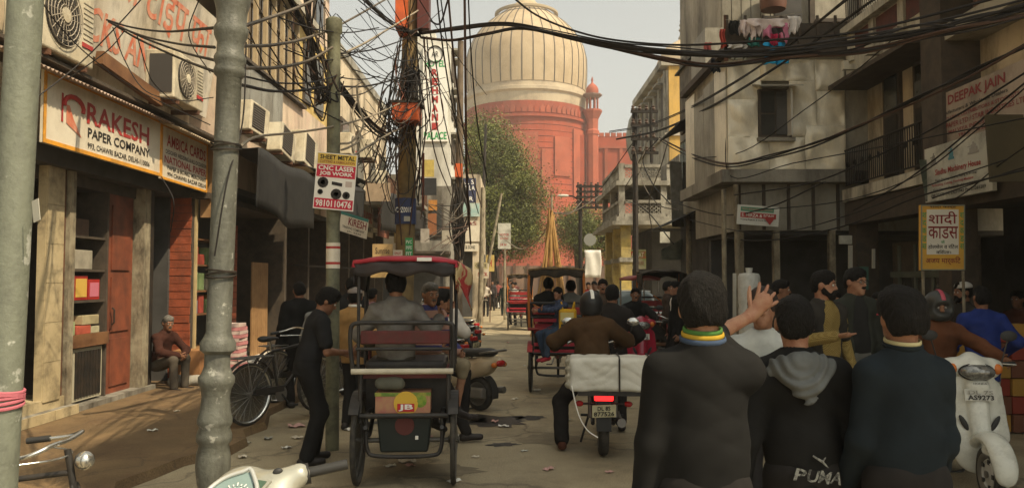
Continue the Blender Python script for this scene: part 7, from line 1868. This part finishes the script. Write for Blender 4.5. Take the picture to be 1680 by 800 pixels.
for x in (-.26, .26):
    for y in (-.85, .9): ytube(et, 'post', [(x, y, .5), (x, y, 1.72)], .018, chrome)
npart('front_panel', [rbox((0, 1.0, .75), (.24, .08, .3), .06, .03)], red_paint, et); MB().ball((0, 1.1, .85), (.08, .05, .08), 12, 8).build('headlight', lamp_glass, et, smooth=True)
for x in (-.17, .17): MB().ball((x, 1.09, .72), (.035, .03, .035), 8, 6).build('indicator', lens_or, et, smooth=True)
MB().bb((-.27, -.9, .35), (.27, .9, .42)).build('floor', blk, et); MB().bb((-.26, -.6, .42), (.26, -.1, .8)).build('seat', red_vinyl, et, bevel=.03)
wheel(et, (0, 1.1, .22), .22, .08); wheel(et, (-.26, -.6, .22), .22, .08); wheel(et, (.26, -.6, .22), .22, .08)
ytube(et, 'handlebar', [(-.22, .85, 1.1), (0, .95, 1.08), (.22, .85, 1.1)], .014, chrome)
# ================================================================== cables
cab_b = M('black_cable', (.018, .016, .015), rough=.7); cab_g = M('grey_cable', (.12, .1, .075), (.08, .066, .05), sc=8, rough=.7); cab_l = M('pale_cable', (.27, .23, .17), rough=.7); cab_br = M('brown_cable', (.07, .04, .028), rough=.7)
WR = random.Random(5)
def cable(pts, r, mat, label, group, k=6, n=5, name='cable'):
    w = [P(*p) if not isinstance(p, Vector) else p for p in pts]
    return solo(name, MB().tube(spline(w, k), r, n), mat, label, 'cable', group, smooth=True)
def strands(pts, n, spread, r, mat, label, group, jit=.5):
    """n separate cables along one path; spread in photo px at each point"""
    for q in range(n):
        a = WR.uniform(0, 6.28); f = WR.uniform(.2, 1.0); out = []
        for i, (x, y, Y) in enumerate(pts):
            sp_ = spread[i] if hasattr(spread, '__len__') else spread
            ang = a + i * WR.uniform(.1, .9) * jit
            out.append((x + sp_ * .5 * f * math.cos(ang), y + sp_ * f * math.sin(ang), Y + WR.uniform(-.05, .05)))
        cable(out, r * WR.uniform(.75, 1.2), mat if WR.random() > .15 else cab_br, label, group)
g1 = 'bundle of black cables sagging across the street'
strands([(688, 55, 13), (760, 46, 11.3), (830, 40, 10), (900, 53, 9.2), (1000, 73, 8.5), (1100, 84, 8), (1200, 90, 7.6), (1300, 84, 7.2), (1400, 70, 6.8), (1500, 52, 6.5), (1600, 32, 6.2), (1720, 0, 6)], 12, [3, 5, 5, 6, 8, 9, 9, 10, 13, 18, 22, 24], .0105, cab_b, 'black cable in the thick bundle sagging across the whole street', g1)
strands([(690, 62, 13), (740, 66, 12), (800, 55, 10.8), (860, 46, 9.8), (960, 68, 9), (1100, 98, 8.2), (1180, 106, 7.8), (1300, 92, 7.2), (1420, 82, 6.8), (1560, 50, 6.3), (1720, 15, 6)], 5, [3, 4, 4, 5, 5, 6, 6, 7, 8, 9, 9], .012, cab_b, 'black cable along the lower edge of the bundle sagging across the street', g1)
cable([(840, -5, 9), (880, 25, 9), (940, 50, 8.7), (1010, 66, 8.4), (1120, 74, 8), (1260, 66, 7.4), (1420, 50, 6.9), (1700, -20, 6)], .012, cab_b, 'single black cable dipping in from the picture top to join the bundle', None)
g2 = 'black cables running to the upper corner past the balcony'
strands([(1082, 228, 20), (1108, 243, 18), (1150, 262, 15), (1200, 272, 13), (1262, 258, 11.8), (1330, 240, 10.6), (1400, 214, 9.6), (1500, 164, 8.6), (1600, 114, 7.8), (1720, 55, 7)], 4, [3, 4, 4, 4, 5, 5, 5, 6, 7, 8], .014, cab_b, 'black cable sweeping from the timber house to the balcony corner', g2)
strands([(1000, 215, 24), (1060, 205, 22), (1120, 182, 17), (1200, 138, 12), (1290, 78, 9), (1400, -10, 7.4)], 2, 3, .013, cab_b, 'steep black cable rising over the metal clad house', 'steep cables over the metal clad house')
strands([(1010, 230, 24), (1080, 215, 20), (1160, 178, 14.5), (1240, 130, 11), (1330, 70, 9), (1450, -15, 7.4)], 2, 3, .013, cab_b, 'steep black cable rising over the laundry terrace', 'steep cables over the laundry terrace')
for i, pts in enumerate(([(1205, 320, 13), (1330, 300, 11.5), (1440, 255, 10), (1560, 195, 8.8), (1720, 95, 7.5)], [(1240, 345, 12.9), (1380, 330, 11.5), (1500, 290, 10), (1600, 215, 8.8), (1720, 110, 7.6)], [(1140, 260, 15), (1220, 248, 12.9), (1320, 180, 11.4), (1400, 120, 10), (1470, 60, 9)],
    [(1400, 345, 12), (1480, 300, 10.5), (1560, 240, 9.4), (1640, 170, 8.4), (1720, 105, 7.6)], [(1520, 350, 10), (1580, 318, 9.2), (1640, 270, 8.4), (1720, 215, 7.6)], [(1530, 325, 9.8), (1600, 300, 8.9), (1720, 262, 7.8)], [(1060, 380, 22), (1140, 378, 17), (1240, 395, 12.8), (1380, 372, 11.5), (1500, 325, 10), (1600, 298, 8.6), (1720, 270, 7.6)], [(1130, 360, 16), (1220, 380, 12.8), (1300, 378, 12), (1400, 350, 11.2), (1500, 312, 9.9), (1650, 262, 8.2)],
    [(1190, 205, 13.4), (1200, 290, 13.1), (1300, 268, 11.8), (1450, 240, 9.8), (1700, 190, 7.6)], [(1100, 330, 18), (1180, 352, 14), (1260, 340, 12.4), (1350, 300, 11)])):
    cable(pts, .008 if i % 3 else .011, cab_b, 'thin black wire slanting across the signboards and balcony', 'thin wires over the signboard building')
for i, pts in enumerate(([(1095, 235, 19), (1085, 270, 19), (1065, 330, 20), (1070, 380, 20)], [(1080, 228, 20), (1055, 260, 22), (1070, 300, 21), (1100, 335, 18.5)], [(1040, 240, 25), (1055, 300, 24), (1080, 335, 21), (1115, 345, 17.5)], [(955, 330, 36), (985, 310, 30), (1020, 260, 26), (1052, 215, 25)], [(958, 345, 36), (990, 350, 31), (1030, 300, 26), (1060, 240, 24.5)], [(1000, 322, 30), (1030, 330, 26), (1060, 345, 22), (1105, 400, 18)], [(1060, 235, 24.8), (1045, 290, 25), (1005, 330, 30), (960, 335, 36)])):
    cable(pts, .014, cab_b if i % 2 else cab_g, 'dark cable drooping before the lattice balcony house', 'cables drooping before the lattice balconies')
for i, pts in enumerate(([(905, 348, 24), (890, 385, 25), (860, 408, 27), (838, 400, 30), (815, 380, 32)], [(905, 348, 24), (935, 350, 28), (955, 330, 36)], [(910, 350, 24), (945, 345, 30), (985, 320, 34)])):
    cable(pts, .02, cab_l if i == 0 else cab_g, ('pale rope looping from the bamboo bundle to the leaning white pole' if i == 0 else 'grey wire from the bamboo bundle to the crossarm pole'), None if i == 0 else 'wires from the bamboo bundle')
# --- left tangle
g3 = 'black cables descending to the utility pole'
strands([(455, -40, 7.6), (485, 20, 8), (512, 70, 8.6), (545, 125, 9.4), (580, 172, 10.4), (620, 215, 11.6), (660, 232, 12.7)], 10, [10, 10, 9, 9, 9, 8, 5], .011, cab_b, 'black cable in the slanting bundle from the picture top to the utility pole', g3)
strands([(500, -30, 7.8), (508, 40, 8), (512, 100, 8.2), (520, 140, 8.3), (545, 150, 8.3)], 6, [10, 9, 7, 8, 4], .009, cab_b, 'black cable hanging in the bunch beside the thin pole', 'cables bunched at the thin pole')
for q in range(16):
    x0 = WR.uniform(470, 540); y0 = WR.uniform(-30, 60); x1 = WR.uniform(530, 565); y1 = WR.uniform(120, 170); m_ = WR.uniform(30, 95)
    cable([(x0, y0, WR.uniform(7.4, 8)), ((x0 + x1) / 2 + WR.uniform(-30, 10), (y0 + y1) / 2 + m_ * .6, 7.9), (x1 - WR.uniform(0, 25), y1 + m_ * .35, 8), (x1, y1, 8.05)], WR.choice((.006, .008, .01)), WR.choice((cab_b, cab_b, cab_br, cab_g)), 'dark wire looping down to the thin pole', 'wires looping at the thin pole')
g4 = 'grey service pipes from the ornate lamp post'
for i, (pts, r, m_) in enumerate(([[(398, 44, 5), (440, 30, 6), (490, 12, 7), (540, -12, 8)], .014, cab_g], [[(398, 76, 5), (450, 74, 6), (505, 62, 7.2), (560, 40, 9), (640, -5, 11)], .013, cab_g], [[(398, 112, 5), (455, 111, 6), (505, 100, 7.2), (545, 78, 8)], .014, cab_g], [[(398, 140, 5), (450, 150, 6), (500, 148, 7.2), (545, 142, 8.1), (610, 140, 10), (690, 118, 13)], .012, cab_b],
    [(385, 248, 4.7), (420, 225, 6), (480, 218, 7.2), (545, 208, 8), (610, 190, 10.4), (660, 168, 12.6)] and [[(385, 248, 4.7), (420, 225, 6), (480, 218, 7.2), (545, 208, 8), (610, 190, 10.4), (660, 168, 12.6)], .011, cab_l], [[(575, 258, 8.4), (610, 236, 10), (650, 214, 12.2), (690, 200, 13.2)], .014, cab_l], [[(570, 85, 8.1), (600, 70, 9.5), (650, 40, 11.5), (690, 15, 13)], .014, cab_l], [[(560, 88, 8.1), (610, 82, 10), (650, 70, 12), (668, 62, 12.8)], .01, cab_b])):
    cable(pts, r, m_, ('pale' if m_ is cab_l else 'grey' if m_ is cab_g else 'black') + ' service cable strung between the lamp post and the utility pole', g4)
strands([(570, -30, 9), (600, 0, 10), (640, 35, 11.6), (672, 52, 12.7), (690, 58, 13)], 7, [18, 16, 10, 5, 3], .01, cab_b, 'black cable coming in from the picture top to the orange box pole', 'cables meeting at the orange box pole')
for i, pts in enumerate(([(175, 33, 8.8), (215, 45, 8.4), (270, 52, 7.6), (352, 46, 5)], [(178, 36, 8.8), (230, 58, 8), (290, 72, 7), (352, 78, 5)], [(180, 36, 8.8), (235, 62, 8), (300, 86, 7), (355, 100, 5)], [(182, 38, 8.8), (230, 66, 8), (300, 98, 7), (358, 120, 5)], [(60, -10, 6), (95, 40, 7), (150, 95, 7.4), (230, 150, 8), (345, 205, 8.6)], [(240, -10, 7), (190, 45, 7), (130, 105, 7), (60, 160, 6.6)], [(205, 50, 8), (180, 80, 8), (140, 110, 8), (110, 130, 8)],
    [(185, 45, 8.6), (205, 100, 8.4), (240, 150, 8.4), (300, 165, 8.6), (350, 160, 9)], [(225, 60, 8), (240, 110, 8.6), (255, 140, 9), (300, 180, 9.4)], [(330, -10, 7), (310, 60, 8), (345, 120, 9)], [(265, 290, 8.5), (285, 330, 8.3), (280, 380, 8.6)])):
    cable(pts, .011 if i < 4 else .006, cab_b, 'black cable strung from the large air conditioner to the lamp post' if i < 4 else 'thin black wire straying over the paper company front', 'cables over the paper company sign' if i < 4 else 'stray wires over the paper company front')
cable([(404, 70, 4.8), (398, 200, 4.7), (372, 300, 4.5), (352, 420, 4.5)], .005, cab_b, 'thin wire hanging down along the ornate lamp post', None)
for q in range(30):
    x0 = WR.uniform(400, 600); y0 = WR.uniform(-30, 130); x1 = x0 + WR.uniform(70, 190); y1 = y0 + WR.uniform(-30, 130); sg = WR.uniform(5, 45); d0 = 5.2 + (x0 - 400) * .022
    cable([(x0, y0, d0), (x0 + (x1 - x0) * .35, y0 + (y1 - y0) * .35 + sg, d0 + 1), (x0 + (x1 - x0) * .7, y0 + (y1 - y0) * .7 + sg, d0 + 2), (x1, y1, d0 + 3)], WR.choice((.004, .005, .007)), cab_b, 'thin dark wire crossing before the window band building', 'thin wires before the window band', n=4)
for q in range(8):
    x0 = WR.uniform(560, 690); x1 = WR.choice((WR.uniform(640, 688), WR.uniform(742, 800))); y1 = WR.uniform(120, 330)
    cable([(x0, -20, 10), ((x0 + x1) / 2 + WR.uniform(-25, 25), y1 * .45, 12), (x1, y1, 15)], WR.choice((.005, .007)), cab_b, 'thin dark wire falling past the utility pole', 'thin wires falling past the utility pole', n=4)
# vertical cables in the middle
for i, (pts, r) in enumerate(([[(762, -10, 9), (763, 80, 9.2), (764, 190, 9.6), (766, 300, 10.4), (772, 400, 14)], .016], [[(768, -10, 9), (773, 90, 9.4), (783, 200, 10), (800, 300, 12)], .009], [[(716, -10, 11), (728, 90, 12), (745, 190, 14), (768, 290, 18), (785, 350, 22)], .013], [[(735, -10, 11), (745, 100, 12), (758, 200, 14.5), (776, 290, 18), (790, 340, 22)], .016], [[(722, -10, 11), (738, 110, 12.4), (752, 230, 16), (758, 300, 20)], .01], [[(700, 60, 13), (708, 150, 13.4), (722, 230, 15), (745, 310, 20)], .012], [[(696, 62, 13), (703, 180, 13.4), (716, 260, 15), (740, 320, 20)], .012], [[(706, 55, 13), (716, 110, 13.4), (730, 200, 15), (752, 290, 20)], .012], [[(690, 20, 13), (720, 40, 13), (735, 0, 12.6)], .016])):
    cable(pts, r, cab_b if i % 3 else cab_br, 'black cable hanging steeply beside the hotel sign', 'cables hanging beside the hotel sign')
# tangle round the utility pole
for q in range(46):
    rr = WR.random(); m_ = WR.choice((cab_b, cab_b, cab_b, cab_br, cab_g, M('rusty_cable', (.16, .06, .04)))); r_ = WR.choice((.006, .008, .011))
    x0 = 668 + WR.uniform(-20, 26); y0 = WR.uniform(45, 130)
    if rr < .45:   # hugging the pole
        y1 = y0 + WR.uniform(120, 280); x1 = 668 + WR.uniform(-26, 26); b_ = WR.uniform(-22, 22)
        pts = [(x0, y0, 12.75), (x0 + b_, y0 + (y1 - y0) * .35, 12.65), (x1 + b_ * .6, y0 + (y1 - y0) * .75, 12.65), (x1, y1, 12.75)]
    elif rr < .8:  # slanting down to the dark awnings
        x1 = WR.uniform(578, 640); y1 = WR.uniform(190, 320); sg = WR.uniform(0, 22)
        pts = [(x0, y0, 12.75), (x0 + (x1 - x0) * .35, y0 + (y1 - y0) * .45 + sg, 12.6), (x0 + (x1 - x0) * .7, y0 + (y1 - y0) * .8 + sg, 12.2), (x1, y1, 11.9)]
    else:
        y1 = y0 + WR.uniform(60, 130); b_ = WR.choice((-1, 1)) * WR.uniform(25, 48)
        pts = [(x0, y0, 12.75), (x0 + b_ * .8, y0 + 25, 12.6), (x0 + b_, y1 - 25, 12.6), (x0 + b_ * .3, y1, 12.75)]
    cable(pts, r_, m_, 'tangled wire looping around the orange box utility pole', 'tangled wires around the utility pole', n=4)
for q in range(26):
    x0 = WR.uniform(575, 640); y0 = WR.uniform(150, 260); x1 = x0 + WR.uniform(20, 80); y1 = y0 + WR.uniform(-40, 70)
    cable([(x0, y0, 11.5), ((x0 + x1) / 2, max(y0, y1) + WR.uniform(5, 45), 11.8), (x1, y1, 12.3)], WR.choice((.005, .007, .009)), WR.choice((cab_b, cab_br, cab_g, cab_b)), 'wire drooping between the dark awning and the utility pole', 'wires drooping before the stained wall', n=4)
for q in range(14):
    x0 = WR.uniform(690, 745); y0 = WR.uniform(330, 420); x1 = 752 + WR.uniform(-6, 30); y1 = WR.uniform(320, 400)
    cable([(x0, y0, 22), ((x0 + x1) / 2, (y0 + y1) / 2 + WR.uniform(-6, 14), 22.6), (x1, y1, 23.6)], .012, WR.choice((cab_b, cab_br, cab_g)), 'wire fanning out from the far cable wrapped pole', 'wires fanning from the far wrapped pole', n=4)
for pts, r, lab in (([(592, 150, 10), (578, 190, 9.6), (592, 225, 9.6), (575, 240, 9.4), (560, 246, 9.2)], .014, 'pale looping pipe hanging beside the laser job sign'), ([(585, 140, 8.4), (588, 170, 8.4), (596, 205, 8.4), (578, 232, 8.3), (558, 236, 8.2)], .012, 'thick pale cable end curling by the thin pole')):
    cable(pts, r, cab_l, lab, None)

# ================================================================== laundry
def cloth(label, x0, y0, x1, y1, Y, mat, seed, ragged=.15):
    rr = random.Random(seed); ph = [rr.uniform(0, 6) for _ in range(5)]
    y1 = y1 + (8 if y1 < 70 else 2); a = P(x0, y0, Y); b = P(x1, y1, Y); w = b.x - a.x; h = a.z - b.z
    def fn(u, v):
        rg = ragged * h * (.5 + .5 * math.sin(7 * u + ph[0]) * math.sin(13 * u + ph[1]))
        return V((a.x + w * u + .015 * math.sin(6 * v + ph[3]), Y + .035 * math.sin(11 * u + ph[2]) * (.3 + v) + .02 * math.sin(23 * u + ph[4]) * v, a.z - (h - rg) * v))
    return solo('laundry', MB().grid(fn, 20, 8), mat, label, 'laundry', 'laundry on the terrace line', smooth=True, solid=.006)
lm = lambda n, c: cl(n, c)
LY = 12.85
cloth('black garment at the end of the terrace laundry line', 1195, 34, 1212, 51, LY, black_tee, 1)
cloth('pale pink garment hanging second on the laundry line', 1213, 33, 1231, 56, LY, lm('pale_pink', (.66, .55, .52)), 2, .4)
cloth('pale pink shirt hanging third on the laundry line', 1231, 33, 1252, 62, LY - .02, lm('pale_pink2', (.66, .56, .54)), 3, .5)
cloth('bright pink shawl hanging from the laundry line', 1253, 38, 1295, 68, LY - .04, lm('bright_pink', (.62, .22, .34)), 4, .5)
cloth('white frilled garment at the high end of the laundry line', 1292, 27, 1314, 52, LY, lm('white_frill', (.72, .68, .65)), 5, .5)
cloth('pinkish white cloth draped along the laundry line', 1225, 31, 1296, 42, LY - .07, lm('pinkish_white', (.7, .6, .57)), 6, .6)
cloth('red cloth tucked in the pink shawl', 1263, 56, 1280, 68, LY - .08, lm('red_cloth', (.45, .03, .08)), 7)
cloth('dark printed cloth beside the pink shawl', 1268, 46, 1285, 62, LY - .06, lm('dark_print', (.06, .05, .05)), 8)
cloth('bright blue cloth hanging over the terrace boards', 1254, 82, 1294, 104, LY - .05, lm('bright_blue', (.03, .36, .68)), 9, .05)
cloth('strip of blue cloth above the cables', 1252, 70, 1290, 75, LY - .05, lm('bright_blue', (.03, .36, .68)), 10, .05)
cloth('orange red cloth hanging on the terrace corner post', 1181, 48, 1190, 78, LY, lm('orange_red', (.45, .08, .06)), 11)
cloth('teal cloth hanging low on the terrace', 1227, 62, 1247, 69, LY, lm('teal_cloth', (.03, .17, .15)), 12)
cloth('white towel lying over the terrace boards', 1194, 73, 1226, 78, LY, lm('white_towel', (.52, .5, .46)), 13)
cloth('patterned towel below the white towel', 1200, 89, 1226, 97, LY, lm('patterned_towel', (.34, .33, .26)), 14)
cloth('dark trousers hanging at the terrace corner', 1165, 96, 1182, 118, 13.6, lm('dark_cloth', (.04, .042, .05)), 15)
cloth('red and white cloth at the terrace corner', 1156, 70, 1168, 90, 14, lm('red_white', (.4, .1, .09)), 16)
cable([P(1190, 33, LY), P(1250, 31, LY), P(1316, 20, LY + .1)], .004, cab_l, 'thin washing line strung above the terrace', None)
solo('terrace_post', MB().bb(P(1189, 100, 13.0), P(1193, 26, 13.04)), rust, 'rusty terrace corner post holding the washing line', 'post')

# ================================================================== goods, litter and small things
def gbox(name, label, cat, a, b, mat, group=None, detail=None):
    t = thing(name, label, cat, ((a[0] + b[0]) / 2, (a[1] + b[1]) / 2, min(a[2], b[2])), group=group)
    MB().bb(a, b).build('box', mat, t, bevel=.006)
    if detail: MB().bb((max(a[0], b[0]) - .001, a[1] + .03, a[2] + .04), (max(a[0], b[0]) + .004, b[1] - .03, b[2] - .04)).build('label', detail, t)
    return t
redbox = M('red_gift_box', (.36, .025, .02), (.28, .02, .015), sc=5, rough=.4); goldp = M('gold_print', (.6, .38, .08), rough=.4)
gold_names = ['red gift box with gold print, leftmost on the display shelf', 'tall red gift box with gold print in the middle of the display shelf', 'pinkish red gift box at the right of the display shelf']
for i, (y0, y1, z1, lab) in enumerate(((9.88, 10.06, 1.75, gold_names[0]), (10.08, 10.4, 1.77, gold_names[1]), (10.42, 10.7, 1.72, gold_names[2]))):
    gbox('gift_box', lab, 'box', (-5.8, y0, 1.452), (-5.56, y1, z1), redbox, 'gift boxes in the display case', goldp if i == 1 else M('pink_print', (.5, .15, .2)))
for i, (y0, y1, z0, z1, c, lab) in enumerate(((10.02, 10.5, 1.852, 2.1, (.35, .32, .25), 'white carton on the upper display shelf'), (9.88, 10.0, 1.852, 2.2, (.4, .28, .1), 'narrow yellow box on the upper display shelf'), (9.88, 10.12, 1.012, 1.18, (.32, .4, .2), 'pale green carton on the display counter'), (10.16, 10.5, 1.012, 1.12, (.45, .1, .06), 'red packet lying on the display counter'), (10.3, 10.7, 1.13, 1.25, (.4, .34, .2), 'tan packet lying on the red one in the display case'), (10.52, 10.72, 1.012, 1.1, (.5, .46, .3), 'cream packet on the display counter'), (10.0, 10.4, 2.282, 2.5, (.1, .06, .04), 'dark brown carton on the top display shelf'))):
    gbox('carton', lab, 'box', (-5.85, y0, z0), (-5.56, y1, z1), M('goods%d' % i, c, tuple(x * .7 for x in c), sc=6, rough=.6), 'cartons in the display case')
for i in range(20):
    z = (1.132, 1.532, 1.982)[i % 3]; y = 13.3 + .27 * (i // 3); c = WR.choice(((.35, .06, .04), (.4, .35, .25), (.15, .22, .25), (.45, .3, .1), (.1, .1, .09), (.2, .28, .12)))
    gbox('carton', 'small carton on the shelves of the plank kiosk', 'box', (-5.75, y, z), (-5.45, y + .2, z + WR.uniform(.14, .32)), M('kgoods%d' % (hash(c) % 97), c, tuple(x * .6 for x in c), sc=6), 'small cartons on the kiosk shelves')
cb_m = M('cardboard', (.34, .17, .07), (.28, .135, .055), sc=4, rough=.85)
t_ = thing('carton', 'brown cardboard box on the step before the plank kiosk', 'box', (-5.1, 12.75, .17)); MB().bb((-5.35, 12.5, .17), (-4.9, 12.95, .6)).build('box', cb_m, t_); MB().bb((-5.352, 12.7, .597), (-4.898, 12.76, .604)).build('tape', M('parcel_tape', (.4, .24, .1)), t_); MB().bb((-5.14, 12.494, .32), (-5.08, 12.5, .42)).build('handle_hole', plast, t_)
pk = thing('paper_stack', 'stack of pink and white paper bundles beside the ornate lamp post', 'paper stack', (-4.75, 13.6, .17))
for k in range(13): MB().box((-4.75 + WR.uniform(-.02, .02), 13.6, .2 + .062 * k), (.32, .4, .056), rz=WR.uniform(-.06, .06)).build('bundle', M('pink_paper%d' % (k % 2), (.6, .25, .25) if k % 2 else (.62, .48, .42), rough=.8), pk)
stn = MB(); s_ = Sdf().cap((-5.2, 12.3, .15), (-4.85, 12.35, .16), .1, .08).mesh(.03, folds(4, .012)); stn.add(s_[0].tolist(), s_[1].tolist())
solo('stone_block', stn, grey_pl, 'rough stone block below the cardboard box', 'stone', smooth=True)
# litter
lit = [(290, 686), (402, 728), (395, 722), (398, 750), (487, 700), (487, 719), (470, 735), (668, 758), (672, 764), (662, 740), (745, 790), (640, 740), (705, 717), (697, 722), (575, 706), (880, 640), (833, 562), (845, 655), (930, 690), (812, 692), (588, 725), (320, 640), (826, 700), (860, 740), (780, 750), (640, 765), (440, 720), (250, 720), (1000, 775), (900, 770), (750, 715), (860, 600)]
for i, (px, py) in enumerate(lit):
    c = Gd(px, py); s_ = WR.uniform(.03, .065) * (1.6 if i in (7, 4) else 1); zz = .09 if c.x < -3 else .006
    rr = random.Random(i); ph = [rr.uniform(0, 6) for _ in range(3)]; an = rr.uniform(0, 3)
    fn = lambda u, v: V((c.x + s_ * ((u - .5) * 2 * math.cos(an) - (v - .5) * 1.3 * math.sin(an)), c.y + s_ * ((u - .5) * 2 * math.sin(an) + (v - .5) * 1.3 * math.cos(an)), zz + s_ * .35 * abs(math.sin(5 * u + ph[0]) * math.sin(4 * v + ph[1])) + .002))
    solo('paper_scrap', MB().grid(fn, 6, 5), WR.choice((paper_w, ink_white, paper_g, M('pink_scrap', (.5, .3, .26)))), 'small crumpled paper scrap lying on the dirty road', 'litter', 'paper scraps on the road', solid=.002)
# right side: plastic rolls, crates, pipes
rl_m = M('bubble_wrap', (.6, .6, .55), (.5, .5, .45), sc=14, rough=.35, bump=.6, bsc=60)
t_ = thing('wrap_roll', 'upright roll of white bubble wrap at the dark shop front', 'roll', P(1229, 458, 11) * 1.0 - V((0, 0, P(1229, 458, 11).z)))
rx = P(1229, 458, 11).x
MB().lathe([(.13, .9), (.145, .95), (.148, 1.3), (.142, 1.36), (.15, 1.4), (.148, 1.76), (.13, 1.8), (.04, 1.81), (.05, 1.88), (.0, 1.88)], (rx, 11, 0), 24).build('roll', rl_m, t_, smooth=True); MB().lathe([(.15, 0), (.15, .9)], (rx, 11, 0), 20).build('lower_roll', rl_m, t_, smooth=True)
sign('notice_board', 'narrow white panel leaning beside the bubble wrap roll', P(1203, 560, 11.4), P(1208, 560, 11.4), P(1203, 448, 11.4), paper_g, thick=.03)
crm = [M('crate_red', (.3, .05, .03)), M('crate_yellow', (.45, .25, .05)), M('crate_brown', (.2, .08, .045))]
for i in range(18):
    col, row = i % 3, i // 3
    x0 = 4.95 + .32 * col; z0 = .02 + .2 * row
    gbox('carton', '%s carton, %s column and %s from the floor, at the dim stall' % (('red', 'yellow', 'brown')[(i * 7 + row) % 3], ('first', 'second', 'third')[col], ('first', 'second', 'third', 'fourth', 'fifth', 'sixth')[row]), 'box', (x0, 8.9 + .02 * (i % 2), z0), (x0 + .3, 9.25, z0 + .19), crm[(i * 7 + row) % 3], 'stacked cartons at the dim stall')
for i, (px, Y, lab) in enumerate(((1188, 13.0, 'pale iron pipe standing before the timber house'), (1165, 17.0, 'whitish pipe standing in the timber house doorway'), (1130, 17.5, 'broad pale post of the timber house front'))):
    p0 = P(px, 458, Y); solo('standing_pipe', MB().tube([(p0.x, Y, 0), (p0.x + .01, Y, 3.2)], .04 + .02 * (i == 2), 8), weathered, lab, 'pipe')
# things hung in the dim right shops
for i, (x0, y0, x1, y1, Y, c, lab) in enumerate(((1410, 475, 1425, 437, 12.2, (.06, .13, .1), 'green printed pack hanging in the dim shop'), (1393, 440, 1399, 402, 12.4, (.4, .38, .32), 'narrow white banner hanging in the dim shop'), (1432, 440, 1436, 408, 12.4, (.4, .38, .32), 'white strip of labels hanging in the dim shop'))):
    sign('hanging_pack', lab, P(x0, y0, Y), P(x1, y0, Y), P(x0, y1, Y), M('pack%d' % i, c), thick=.04)
# torn cloth and lamp at the timber house eave
solo('torn_awning', MB().grid(lambda u, v: P(1085 + 38 * u, 408 - 18 * u * (1 - v) + 18 * v, 19 + .3 * v + .05 * math.sin(7 * u)), 10, 5), cl('grey_green_cloth', (.2, .22, .18)), 'small torn grey green awning sticking out of the timber house', 'awning', smooth=True, solid=.01)
# clutter on the far left walls
for i, (y, z, w, h, lab) in enumerate(((22.3, 5.2, .9, .6, 'pale air conditioner high on the stained wall'), (25.6, 5.6, .9, .6, 'pale air conditioner midway on the stained wall'), (28.6, 5.0, .9, .6, 'pale air conditioner at the far end of the stained wall'))):
    ac_unit(lab, (-4.68, y, z), rad(90), (w, .4, h), True)
for i, (y0, y1, z0, z1, X, c, lab) in enumerate(((22.5, 24.5, 3.0, 3.9, -4.3, (.45, .4, .3), 'cream side sign along the stained wall, first of three'), (25, 27, 3.1, 4.0, -4.2, (.3, .12, .08), 'brown side sign along the stained wall, second of three'), (27.8, 30, 3.0, 4.1, -4.1, (.42, .3, .12), 'ochre side sign along the stained wall, last of three'))):
    sign('shop_sign', lab, (X, y0, z0), (X, y1, z0), (X, y0, z1), M('side_sign%d' % i, c, tuple(q * .7 for q in c), sc=3), thick=.05, lines=(('TRADERS', .1, .45, .9, .8, ink_white if i else ink_red, .02), ('PAPER MART', .1, .15, .9, .33, ink_black)))
def balcony(label, X, y0, y1, z, mat):
    t = thing('balcony', label, 'balcony', (X - .5, (y0 + y1) / 2, z))
    MB().bb((X - .9, y0, z), (X, y1, z + .12)).build('floor', mat, t)
    MB().tube([(X - .03, y0, z + .95), (X - .03, y1, z + .95)], .025, 6).build('rail', rust, t)
    for k in range(int((y1 - y0) / .16)): MB().box((X - .03, y0 + .08 + .16 * k, z + .53), (.02, .02, .84)).build('bar', rust, t)
    return t
balcony('small iron railed balcony on the stained wall', -4.1, 26.2, 28.2, 4.2, grey_pl)
balcony('iron railed balcony beside the hotel building', -3.3, 29.2, 31.0, 4.4, grey_pl)
for i, (px0, py0, px1, py1, Y, c, lab) in enumerate(((600, 330, 640, 300, 20, (.4, .3, .2), 'faded tan board hung under the dark awnings'), (690, 320, 716, 292, 29, (.03, .03, .03), 'black awning flap left of the dark blue signboard'), (696, 290, 712, 262, 30.6, (.5, .38, .1), 'yellow board under the hotel sign'), (703, 345, 717, 328, 30.8, (.5, .22, .05), 'orange poster on the wall below the hotel sign'), (702, 385, 716, 350, 30.5, (.3, .12, .05), 'brown shutter panel lower on the hotel wall'), (690, 398, 704, 375, 28, (.4, .36, .3), 'pale meter box left of the brown shutter'), (605, 455, 640, 428, 18, (.5, .34, .14), 'tan panel in the shop behind the near rickshaw'), (725, 400, 740, 378, 30, (.42, .38, .3), 'small white board under the teal banner'))):
    t_, _x = sign('wall_board', lab, P(px0, py0, Y), P(px1, py0, Y), P(px0, py1, Y), M('clutter%d' % i, c, tuple(q * .7 for q in c), sc=5), thick=.06)
    a_ = P(px0, (py0 + py1) / 2, Y + .03)
    if a_.x > -4.9: MB().beam(a_, (-5.0, a_.y + .1, a_.z + .1), .03, .03).build('bracket', iron, t_)
# ================================================================== air
hz = MB().box((0, 130, 28), (380, 330, 62))
ho = hz.build('haze', None)
tag(ho, 'thin warm dusty haze filling the street air', 'haze', kind='stuff')
hmat = bpy.data.materials.new('haze'); hmat.use_nodes = True
hn, hl_ = hmat.node_tree.nodes, hmat.node_tree.links
hn.remove(hn['Principled BSDF'])
pv_ = hn.new('ShaderNodeVolumePrincipled')
pv_.inputs['Color'].default_value = (.93, .9, .82, 1); pv_.inputs['Density'].default_value = .0016; pv_.inputs['Anisotropy'].default_value = .3
hl_.new(pv_.outputs['Volume'], hn['Material Output'].inputs['Volume'])
ho.data.materials.append(hmat)
